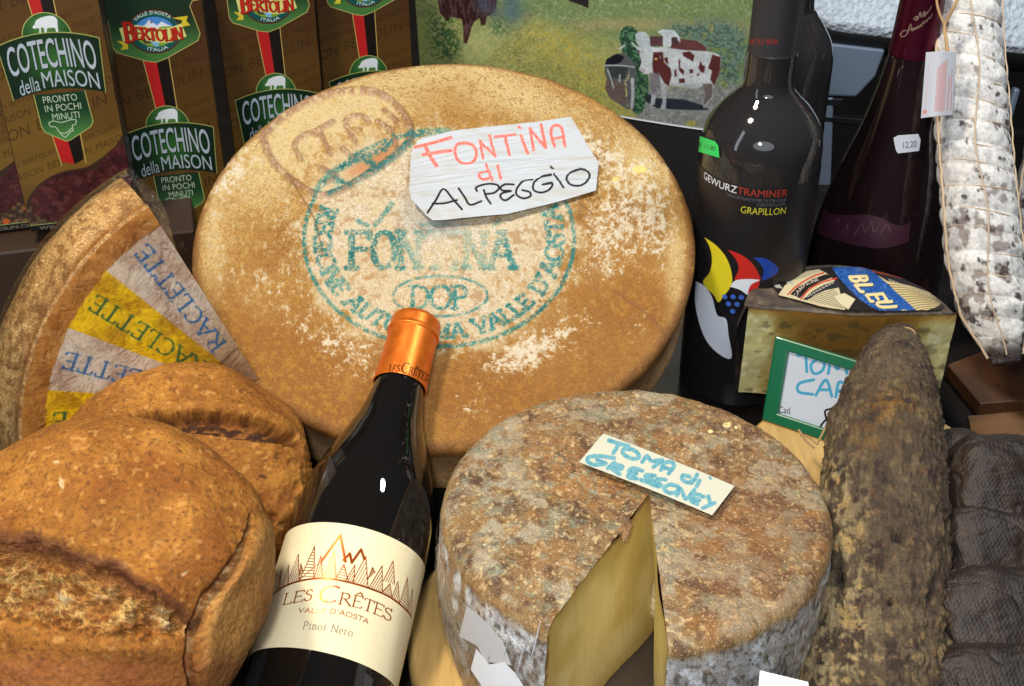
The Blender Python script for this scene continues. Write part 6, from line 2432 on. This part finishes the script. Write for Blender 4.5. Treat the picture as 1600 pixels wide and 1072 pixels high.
# ================================================================== white mould salamis in twine netting
def make_salami(label, pts, r, tagged, seed, n_rings):
    path = smooth_path(pts, 40)
    T = nrm3(np.gradient(path, axis=0))
    cum = np.concatenate([[0], np.cumsum(np.linalg.norm(np.diff(path, axis=0), axis=1))])
    f = cum / cum[-1]
    rr = np.interp(f, np.linspace(0, 1, len(r)), r)
    na = 300
    a = np.linspace(0, 2 * math.pi, na, endpoint=False)
    to_cam = nrm(CAM - path[len(path) // 2])
    P = np.zeros((len(path) + 2, na, 3))
    N = np.zeros_like(P)
    XS = []
    for k in range(len(path)):
        x = nrm(to_cam - (to_cam @ T[k]) * T[k])
        y = np.cross(T[k], x)
        XS.append((x, y))
        N[k + 1] = np.cos(a)[:, None] * x + np.sin(a)[:, None] * y
        ring = f[k] * n_rings % 1.0
        P[k + 1] = path[k] + rr[k] * N[k + 1]
    P[0], P[-1] = path[0], path[-1]
    root = thing('salami', path[-1], label, 'salami', 'white mould salamis in twine netting')
    ff = np.concatenate([[0], f, [1]])[:, None]
    skew = .5 * np.sin(a)[None, :] * .9
    ph = (ff * n_rings + skew) % 1.0
    bulge = np.abs(np.sin(math.pi * ph)) ** .6
    n1, n2, n3 = fbm(P, 60, 4, seed), fbm(P, 200, 4, seed + 1), fbm(P, 26, 3, seed + 2)
    h = (bulge - .7) * .0020 + (n1 - .5) * .0042 + (n2 - .5) * .0012
    P = P + h[..., None] * N
    u, v = proj(P)
    col = np.zeros(P.shape) + A(.80, .79, .77)
    col = mixc(col, (.86, .85, .82), sm(.45, .65, n1))
    col = mixc(col, (.62, .62, .62), sm(.52, .68, n2) * .6)
    low = sm(.50, .85, ff) * .10
    sp = sm(.655, .71, fbm(P, 120, 4, seed + 5, .6) + low * .75 - .012)
    col = mixc(col, (.22, .18, .165), sp * sm(.35, .55, n2 + .05) * .9)
    col = mixc(col, (.30, .24, .21), sm(.62, .70, fbm(P, 120, 4, seed + 8) + low * .8 - .03) * .5)
    col = mixc(col, (.12, .08, .07), sm(.94, .985, ff) * .85)
    M = Mat('white_mould_casing')
    k = M.noise(500, 5, .7)
    M.set(base=M.mix(M.ramp(k, [(.36, .35), (.55, 0.0)]), M.attr('col'), lin((.45, .43, .42))), rough=.75, spec=.3, normal=M.bump(k, .5, .0012))
    grid('casing', P, M.m, root, {'col': col}, wrap=True, flip=True)
    # netting: rings and lengthwise cords as one twine net
    nb = bmesh_tubes()
    for q in range(1, n_rings):
        pp = []
        for t in np.linspace(0, 2 * math.pi, 41):
            fr = (q - .5 * math.sin(t) * .9 + .12 * math.sin(q * 2.3 + t)) / n_rings
            pos, xx, yy, r_ = at_path(path, f, XS, rr, fr)
            pp.append(pos + (r_ - .0008) * (math.cos(t) * xx + math.sin(t) * yy))
        nb.add(pp, .00042)
    for ang0, wob in ((-.15, .10), (1.0, .03), (2.6, .06), (-1.35, .05), (4.0, .04)):
        pp = []
        for fr in np.linspace(0.0, .985, 70):
            pos, xx, yy, r_ = at_path(path, f, XS, rr, fr)
            t = ang0 + wob * math.sin(fr * 17 + ang0) + .25 * (fr - .5)
            pp.append(pos + (r_ + .0006 + .0008 * abs(math.sin(fr * n_rings * math.pi))) * (math.cos(t) * xx + math.sin(t) * yy))
        nb.add(pp, .0006 if ang0 != 1.0 else .0011)
    nb.make('twine_net', NETTW, root)
    return root, path, f, XS, rr


def at_path(path, f, XS, rr, fr):
    fr = min(max(fr, 0), 1)
    k = int(np.searchsorted(f, fr))
    k = min(max(k, 1), len(f) - 1)
    t = (fr - f[k - 1]) / max(f[k] - f[k - 1], 1e-9)
    pos = path[k - 1] * (1 - t) + path[k] * t
    return pos, XS[k][0], XS[k][1], rr[k - 1] * (1 - t) + rr[k] * t


class bmesh_tubes:
    def __init__(self):
        self.V, self.F = [], []
        self.n = 0

    def add(self, pts, r, seg=6):
        P = np.asarray(pts, float)
        T = nrm3(np.gradient(P, axis=0))
        x = nrm(np.cross(T[0], A(.31, .22, .9)))
        a = np.linspace(0, 2 * math.pi, seg, endpoint=False)
        R_ = []
        for p, t in zip(P, T):
            x = nrm(x - (x @ t) * t)
            y = np.cross(t, x)
            R_.append(p + r * (np.cos(a)[:, None] * x + np.sin(a)[:, None] * y))
        self.V.append(np.array(R_).reshape(-1, 3))
        self.F.append(grid_faces(len(P), seg, True) + self.n)
        self.n += len(P) * seg

    def make(self, name, mat, parent):
        return raw_mesh(name, np.concatenate(self.V), np.concatenate(self.F), mat, parent)


S1 = make_salami('white mould salami in twine netting with a paper tag, right of the purple foil bottle',
                 [at(1500, -60, .96), at(1507, 0, .955), at(1512, 100, .95), at(1519, 200, .945), at(1527, 300, .94), at(1538, 400, .935), at(1553, 480, .93), at(1566, 535, .925), at(1572, 568, .922)],
                 [.0250, .0252, .0256, .0262, .0268, .0270, .0268, .0245, .0100], True, 301, 19)
make_salami('white mould salami cut off by the right edge of the picture',
            [at(1660, 90, 1.0), at(1656, 180, 1.0), at(1645, 280, .995), at(1638, 360, .99), at(1642, 430, .985), at(1650, 500, .98), at(1660, 555, .975)],
            [.018, .021, .024, .026, .026, .024, .010], False, 351, 13)


def make_hang_tag():
    root = S1[0]
    tl, tr, br_, bl_ = [at(u, v, d) for u, v, d in ((1447, 82, .905), (1494, 81, .902), (1488, 180, .905), (1439, 185, .908))]
    uu = np.linspace(0, 1, 90)[None, :, None]
    vv = np.linspace(0, 1, 170)[:, None, None]
    P = (tl * (1 - uu) + tr * uu) * (1 - vv) + (bl_ * (1 - uu) + br_ * uu) * vv
    S = Sheet(0, 0, 50, 100, 3.4, (.62, .63, .66))
    t = S.zero()
    rng = random.Random(4)
    for k in range(13):
        x = 20 + k * 1.25
        y = 94 - rng.random() * 3
        while y > 14 + (12 - k) * 1.0:
            L = rng.uniform(1.5, 5)
            S.stroke([(x, y), (x + .0, y - L)], .62, t)
            y -= L + 1.1
    for x, y0, y1, w in ((40, 40, 92, 1.4), (44, 30, 64, 1.2), (46, 66, 92, 1.2)):
        y = y1
        while y > y0:
            L = rng.uniform(1.2, 4)
            S.stroke([(x, y), (x, y - L)], w, t)
            y -= L + 1.2
    S.paint(t, (.66, .34, .28), .9)
    S.paint(S.poly([(3, 88), (8, 88), (8, 94), (3, 94)]), (.68, .40, .36))
    lt = S.zero()
    for k in range(9):
        S.stroke([(6, 20 + k * 7), (6, 23 + k * 7)], 1.6, lt)
    S.paint(lt, (.66, .52, .52), .8)
    n = nrm(np.cross(tr - tl, bl_ - tl))
    P = P - (.003 * np.sin(uu * math.pi)) * n
    x, y = np.meshgrid(np.linspace(0, 50, 90), np.linspace(0, 100, 170))
    M = Mat('translucent_tag_paper')
    M.set(base=M.attr('col'), rough=.4, spec=.45)
    # the tag is on the near side of the salami
    o = grid('paper_tag', P, M.m, root, {'col': S.sample(S.rgb, x, y)})
    so = o.modifiers.new('thickness', 'SOLIDIFY')
    so.thickness = .0005
    tube('tag_cord', [at(1480, 82, .902), at(1478, 60, .905), at(1476, 40, .91), at(1490, 12, .905), at(1500, -10, .905)], .0011, TWINE, root)
    tube('tag_cord', [at(1476, 40, .91), at(1466, 15, .91), at(1462, -10, .91)], .0009, TWINE, root)


make_hang_tag()

# ================================================================== dark cured meats in knitted casing, lower right
M = Mat('knitted_dark_casing')
kv = M.n('ShaderNodeTexVoronoi')
kv.inputs['Scale'].default_value = 640
kv.inputs['Randomness'].default_value = .35
M.link(M.co(), kv.inputs['Vector'])
kn = M.noise(46, 5, .6)
kb = M.ramp(kn, [(.28, lin((.10, .07, .05))), (.5, lin((.17, .125, .09))), (.72, lin((.25, .19, .135)))])
wa, wb = M.n('ShaderNodeTexWave'), M.n('ShaderNodeTexWave')
for w_, ro in ((wa, .7), (wb, -.7)):
    w_.inputs['Scale'].default_value = 170
    w_.inputs['Distortion'].default_value = 1.2
    M.link(M.scaled((1, 1, .9), (.2, ro, .3)), w_.inputs['Vector'])
net = M.math('MAXIMUM', wa.outputs['Fac'], wb.outputs['Fac'])
kb = M.mix(M.math('MULTIPLY', M.ramp(net, [(.72, 0.0), (.96, .16)]), M.ramp(M.noise(30, 3), [(.42, 0.0), (.6, 1.0)])), kb, lin((.34, .28, .21)))
M.set(base=M.mix(M.ramp(kv.outputs['Distance'], [(.3, 0.0), (.65, .5)]), kb, lin((.08, .06, .05))), rough=.55, spec=.4,
      normal=M.bump(kv.outputs['Distance'], -.6, .0012, M.bump(net, .22, .0010, M.bump(M.noise(120, 4), .5, .003))))
MEAT = M.m
GRP = 'dark cured sausages heaped in the lower right corner'
for k, (u, v, d, r, e, lab, sd) in enumerate((
        (1578, 796, .790, (.050, .044, .036), (60, 14), 'dark cured sausage at the top of the heap beside the pale board', 1),
        (1502, 772, .808, (.019, .040, .026), (60, -10), 'small narrow dark sausage squeezed against the mould flecked sausage', 2),
        (1537, 876, .762, (.032, .031, .030), (58, 8), 'dark cured sausage with a net pattern in the middle of the heap', 3),
        (1614, 866, .767, (.025, .040, .029), (58, -6), 'dark cured sausage in the middle of the heap, cut off by the right edge', 4),
        (1562, 986, .722, (.046, .035, .031), (58, 4), 'broad dark cured sausage low in the heap', 5),
        (1560, 1100, .690, (.048, .031, .029), (58, 0), 'dark cured sausage at the bottom edge of the picture', 6))):
    c = at(u, v, d)
    n = 150
    a_, b_ = np.meshgrid(np.linspace(0, math.pi, n), np.linspace(0, 2 * math.pi, 2 * n, endpoint=False), indexing='ij')
    pw = lambda q: np.sign(q) * np.abs(q) ** (2.0 / 3.0)
    D = np.stack([pw(np.sin(a_)) * pw(np.cos(b_)), pw(np.sin(a_)) * pw(np.sin(b_)), pw(np.cos(a_))], -1)
    L = D * np.asarray(r)
    k1, k2, k3 = fbm(L + sd, 26, 3, sd * 7), fbm(L + sd, 75, 4, sd * 9), fbm(L * A(.5, 1, 1) + sd, 190, 3, sd * 5)
    crease = np.exp(-((fbm(L + sd * 3, 30, 2, sd * 13) - .5) / .018) ** 2)
    L = L * (1 + .26 * (k1 - .5) + .10 * (k2 - .5) + .05 * (k3 - .5) - .035 * crease)[..., None]
    o = grid('cured_sausage', c + L @ tilt_frame(*e), MEAT, None, wrap=True, origin=c)
    tag(o, lab, 'sausage', GRP)

# what the heap and the salamis lie on
o = prism('wooden_board', [on_plane(np.array(float(u)), np.array(float(v)), A(0, 0, .001), A(0, 0, 1)) for u, v in ((1476, 588), (1527, 650), (1650, 640), (1720, 580), (1600, 540))], A(0, 0, .012),
          wood('brown_wood', (.24, .14, .065), (.36, .22, .10), .5, (1, .3, 1)), origin=on_plane(np.array(1560.), np.array(610.), A(0, 0, .001), A(0, 0, 1)), bevel=.001)
tag(o, 'brown wooden board under the white salamis', 'board')
pp = on_plane(np.array(1560.), np.array(690.), A(0, 0, .0012), A(0, 0, 1))
us, vs = np.meshgrid(np.linspace(0, 1, 60), np.linspace(0, 1, 60))
c00, c10, c11, c01 = [on_plane(np.array(float(u)), np.array(float(v)), A(0, 0, .0012), A(0, 0, 1)) for u, v in ((1512, 652), (1700, 632), (1740, 720), (1530, 740))]
X = (c00 * (1 - us[..., None]) + c10 * us[..., None]) * (1 - vs[..., None]) + (c01 * (1 - us[..., None]) + c11 * us[..., None]) * vs[..., None]
X[..., 2] = .0016 + .003 * fbm(X, 18, 3, 4)
KP = Mat('brown_wrapping_paper')
KP.set(base=KP.ramp(KP.noise(30, 4), [(.3, lin((.36, .24, .12))), (.7, lin((.44, .30, .16)))]), rough=.6)
o = grid('wrapping_paper', X, KP.m, None, origin=pp, flip=True)
tag(o, 'brown wrapping paper lying in front of the wooden board at the right', 'paper')

# ================================================================== small things low in the picture


def paper_or_reflection(px, d, n_to, label, thick=.0006, lift=0.0):
    c = at(*np.mean(px, axis=0), d)
    n = nrm(n_to)
    P = [on_plane(np.array(float(a)), np.array(float(b)), c, n) for a, b in px]
    o = prism('paper_or_reflection', P, n * thick, plain('white_paper', (.88, .88, .87), .6), origin=c)
    tag(o, label, 'paper')
    return o


TBASE = TC - TN * TH
TFRONT = CAM - TC


def on_side(u, v, lift):
    r_ = TR * 1.045 + lift
    sarc, h_ = cyl_hit(np.asarray(u, float), np.asarray(v, float), TBASE, TN, r_, TFRONT)
    x = nrm(TFRONT - (TFRONT @ TN) * TN)
    y = np.cross(TN, x)
    th = sarc / (r_ * 1000)
    return TBASE + (h_ / 1000)[..., None] * TN + r_ * (np.cos(th)[..., None] * x + np.sin(th)[..., None] * y)


def side_reflection(px, label, colr, lift):  # pale patch standing in for a window reflection on the wrapped side
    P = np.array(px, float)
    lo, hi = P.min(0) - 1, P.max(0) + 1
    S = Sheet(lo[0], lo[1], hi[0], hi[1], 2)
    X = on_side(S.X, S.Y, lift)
    M = Mat('painted_reflection')
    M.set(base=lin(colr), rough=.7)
    o = grid('paper_or_reflection', X, M.m, None, keep=S.poly(P) > .5, origin=X[X.shape[0] // 2, X.shape[1] // 2], flip=True)
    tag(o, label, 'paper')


side_reflection([(729, 946), (717, 994), (746, 1010), (757, 1034), (800, 1040), (786, 1002), (766, 978), (752, 964)], 'pale greyish painted reflection on the wrapped side of the grey cheese', (.80, .79, .78), .0004)
side_reflection([(744, 1013), (735, 1046), (764, 1090), (830, 1090), (806, 1052), (788, 1034), (765, 1038)], 'bright white painted reflection at the foot of the grey cheese', (.96, .96, .96), .0012)
TOMA_ROOT = [q for q in scene.objects if q.name.startswith('cut_cheese')][0]
CREASE_GLINT = plain('film_crease_glint', (.92, .93, .95), .15, coat=1.0)  # white tubes along the film's creases act as its glints
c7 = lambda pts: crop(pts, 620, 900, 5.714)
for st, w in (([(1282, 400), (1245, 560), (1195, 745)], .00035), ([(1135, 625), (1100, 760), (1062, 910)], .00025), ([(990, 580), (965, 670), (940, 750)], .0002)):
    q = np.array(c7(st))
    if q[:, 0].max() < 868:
        tube('film_crease_glint', list(on_side(q[:, 0], q[:, 1], .0030)), [w * .3, w, w, w * .3], CREASE_GLINT, TOMA_ROOT, 6)
paper_or_reflection([(1187, 1048), (1183, 1100), (1270, 1110), (1262, 1066)], .60, nrm(A(.1, -.5, .85)), 'white card corner at the bottom edge in front of the dried sausage')

# loose twist of twine beside the price tag
tw = bmesh_tubes()
for ps in ([(1300, 650, .90), (1290, 668, .885), (1279, 690, .875)], [(1248, 672, .885), (1258, 686, .875), (1272, 700, .868)], [(1252, 680, .885), (1262, 682, .875), (1278, 694, .868)]):
    tw.add(smooth_path([at(*q) for q in ps], 8), .0008)
o = tw.make('twine_knot', TWINE, None)
tag(o, 'frayed tan twine end beside the green price tag', 'twine')

# ================================================================== white padded chair behind the counter's back edge


def make_chair():
    M = Mat('white_leatherette')
    k = M.noise(95, 5, .6, None, .8)
    v_ = M.voro(130)
    M.set(base=lin((.80, .84, .88)), rough=.32, spec=.5, normal=M.bump(M.math('ADD', k, M.math('MULTIPLY', v_, .7)), .9, .006))
    d = 1.62
    n = nrm(A(.05, -.75, .55))
    c = at(1420, 20, d)
    q = lambda u, v: on_plane(np.array(float(u)), np.array(float(v)), c, n)
    root = thing('chair', at(1295, 250, d), 'white leatherette chair with grey metal support, seen behind the bottles', 'chair')
    out = smooth_path([(1225, -60), (1240, -10), (1262, 20), (1292, 40), (1330, 48), (1400, 56), (1500, 68), (1600, 80), (1700, 88)], 6)
    cols = len(out)
    rows = np.linspace(0, 1, 40)
    G = np.array([[q(u, -140 + (v + 140) * r_) for u, v in out] for r_ in rows])
    G = G - ((rows[:, None] > .94) * ((rows[:, None] - .94) / .06) ** 2 * .012)[..., None] * n
    grid('padded_seat', G, M.m, root, flip=False)
    E = [q(u, v + 0) - n * .010 for u, v in out] 
    E2 = [q(u, v + 17) - n * .016 for u, v in out]
    black = plain('black_trim', (.05, .05, .055), .5)
    G = np.array([[a - n * .0 for a in E], E2, [p - n * .03 for p in E2]])
    grid('edge_trim', G, black, root, flip=False)
    nv = nrm(A(0, -1, .15))
    c2 = at(1320, 110, d + .02)
    q2 = lambda u, v: on_plane(np.array(float(u)), np.array(float(v)), c2, nv)
    grey = Mat('brushed_grey_metal')
    grey.set(base=lin((.52, .58, .66)), metal=.5, rough=.38, normal=grey.bump(grey.noise(50, 3), .1, .002))
    prism('support_bracket', [q2(1281, 66), q2(1384, 78), q2(1368, 120), q2(1338, 152), q2(1276, 150)], -nv * .02, grey.m, root, bevel=.003)
    prism('support_stem', [q2(1286, 153), q2(1303, 153), q2(1298, 300), q2(1276, 300)], -nv * .015, grey.m, root, bevel=.002)
    prism('support_rail', [q2(1268, 152), q2(1320, 154), q2(1310, 168), q2(1270, 166)], -nv * .012, plain('dark_metal', (.10, .10, .11), .4), root, bevel=.002)
    prism('cross_bar', [q2(1255, 178), q2(1700, 214), q2(1700, 226), q2(1255, 190)], -nv * .02, plain('black_bar', (.07, .07, .075), .35), root, bevel=.002)
    # a slimmer grey lever at the right
    prism('lever', [q2(1586, 138), q2(1596, 140), q2(1578, 200), q2(1566, 200)], -nv * .012, grey.m, root, bevel=.003)


make_chair()
